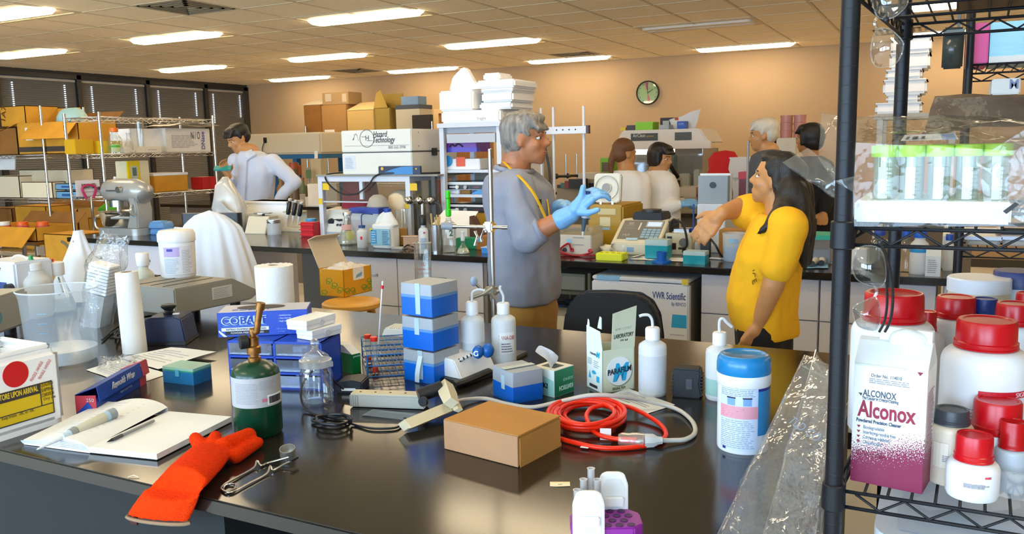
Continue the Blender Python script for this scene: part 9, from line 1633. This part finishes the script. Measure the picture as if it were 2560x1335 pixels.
def pony(P, E, hd): return [E(-.08, 0, .70, .41, .36, .34), E(-.30, 0, .62, .2, .22, .2), E(-.2, 0, .45, .26, .31, .27), capsule(P(-.44, 0, .56), P(-.52, .0, .2), .11*hd, .13*hd), capsule(P(-.52, .0, .2), P(-.46, .0, -.42), .13*hd, .06*hd)]
# person in the pale shirt looking at a phone
Y = 5.9; t, P, E = figure('person in a pale blue shirt behind the island, looking down at a phone', Y, (597, 350), .255, R(246), R(-24), short, SKINL, [(628, 378, .09, .10), (632, 392, .17, .14), (640, 430, .215, .15), (632, 490, .215, .15), (625, 540, .20, .15), (625, 600, .20, .15)], [((588, 402, Y-.02), (585, 478, Y-.05), (571, 440, Y-.28), (-.2, -.3, .9), (.8, -.3, 0)), ((682, 405, Y+.02), (738, 455, Y+.06), (692, 503, Y-.02), (-.8, -.2, -.5))], mt('pale_blue_cotton', (.60, .64, .76), .8), pc('2a2c34', .8))
add(t, 'collar', join(tube([A(606, 384, Y-.06), A(618, 400, Y-.14), A(640, 384, Y-.10)], .014, 6), tube([A(612, 384, Y-.1), A(630, 376, Y-.05)], .014, 6)), mt('pale_blue_cotton', (.60, .64, .76), .8)); add(t, 'placket', tube([A(618, 402, Y-.155), A(615, 450, Y-.165), A(612, 500, Y-.165)], .008, 6, flat=.3), mt('pale_blue_cotton', (.60, .64, .76), .8))
q = thing('phone', 'phone in a teal case held by the person in the pale shirt', 'phone', A(557, 420, Y-.33), R(35)); add(q, 'case', xf(cbox(.15, .012, .075, -.04, bev=.004), (0, 0, 0), (R(-60), 0, 0)), pc('2a9a94', .4)); add(q, 'screen', xf(cbox(.135, .002, .065, -.035, 0, .008), (0, 0, 0), (R(-60), 0, 0)), pc('b8c8cc', .2))
# two people in lab coats
LC = mt('white_lab_coat', (.88, .86, .83), .85)
Y = 6.5; trk = lambda x: [(x-3, 425, .08, .09), (x-4, 440, .15, .13), (x, 470, .185, .15), (x+2, 520, .18, .15), (x+2, 570, .185, .16), (x+3, 640, .20, .17)]
figure('person in a white lab coat standing with back turned', Y, (1562, 388), .235, R(52), R(-6), pony, SKINL, trk(1570), [((1540, 450, Y-.05), (1545, 520, Y+.05), (1570, 540, Y+.22)), ((1603, 452, Y+.03), (1606, 520, Y+.10), (1590, 545, Y+.25))], LC, pc('3a3a44', .8), None, mt('brown_hair', (.16, .06, .018), .5, bump=.4, bscale=40, stretch=(6, 6, 1)), True)
Y = 6.85
figure('person in a white lab coat and blue gloves facing right', Y, (1652, 398), .235, R(-12), R(-10), bob, SKINL, trk(1645), [((1630, 455, Y-.02), (1645, 525, Y-.10), (1697, 512, Y-.10), (.9, 0, .2), (0, .5, -.8), .95), ((1650, 455, Y+.22), (1675, 510, Y+.25), (1705, 508, Y+.20), (.9, 0, .1), (0, -.5, -.8), .95)], LC, pc('2c2c34', .8), BLUEG, None, True)
# older man and the person behind him
t, P, E = figure('person in a dark grey T-shirt standing near the back wall', 6.8, (1908, 342), .25, R(188), R(-4), short, SKINL, [(1925, 376, .08, .09), (1930, 388, .16, .14), (1935, 420, .20, .16), (1930, 480, .20, .17), (1930, 560, .19, .16), (1930, 620, .19, .16)], [((1912, 410, 6.78), (1895, 475, 6.72), (1888, 520, 6.62), None or (0, -.3, -.9), (-.8, 0, 0), .25), ((1962, 410, 6.98), (1972, 480, 7.0), (1955, 530, 6.9), (0, -.3, -.9), (-.8, 0, 0), .25)], mt('charcoal_tee', (.085, .09, .10), .85), pc('2a2c30', .8), None, mt('white_hair', (.62, .56, .45), .6, bump=.4, bscale=50))
figure('person in black clothing, half hidden by the hanging bag', 7.3, (2022, 350), .24, R(165), 0, bob, SKINL, [(2028, 390, .08, .09), (2030, 402, .16, .14), (2032, 440, .20, .16), (2030, 560, .19, .16), (2030, 600, .19, .16)], [((2000, 425, 7.0), (1992, 490, 6.95), (1996, 530, 6.9)), ((2060, 425, 7.2), (2066, 490, 7.2), (2060, 530, 7.1))], pc('1c1c1e', .8), pc('1c1c20', .8))
bpy.data.scenes.remove(TMP)
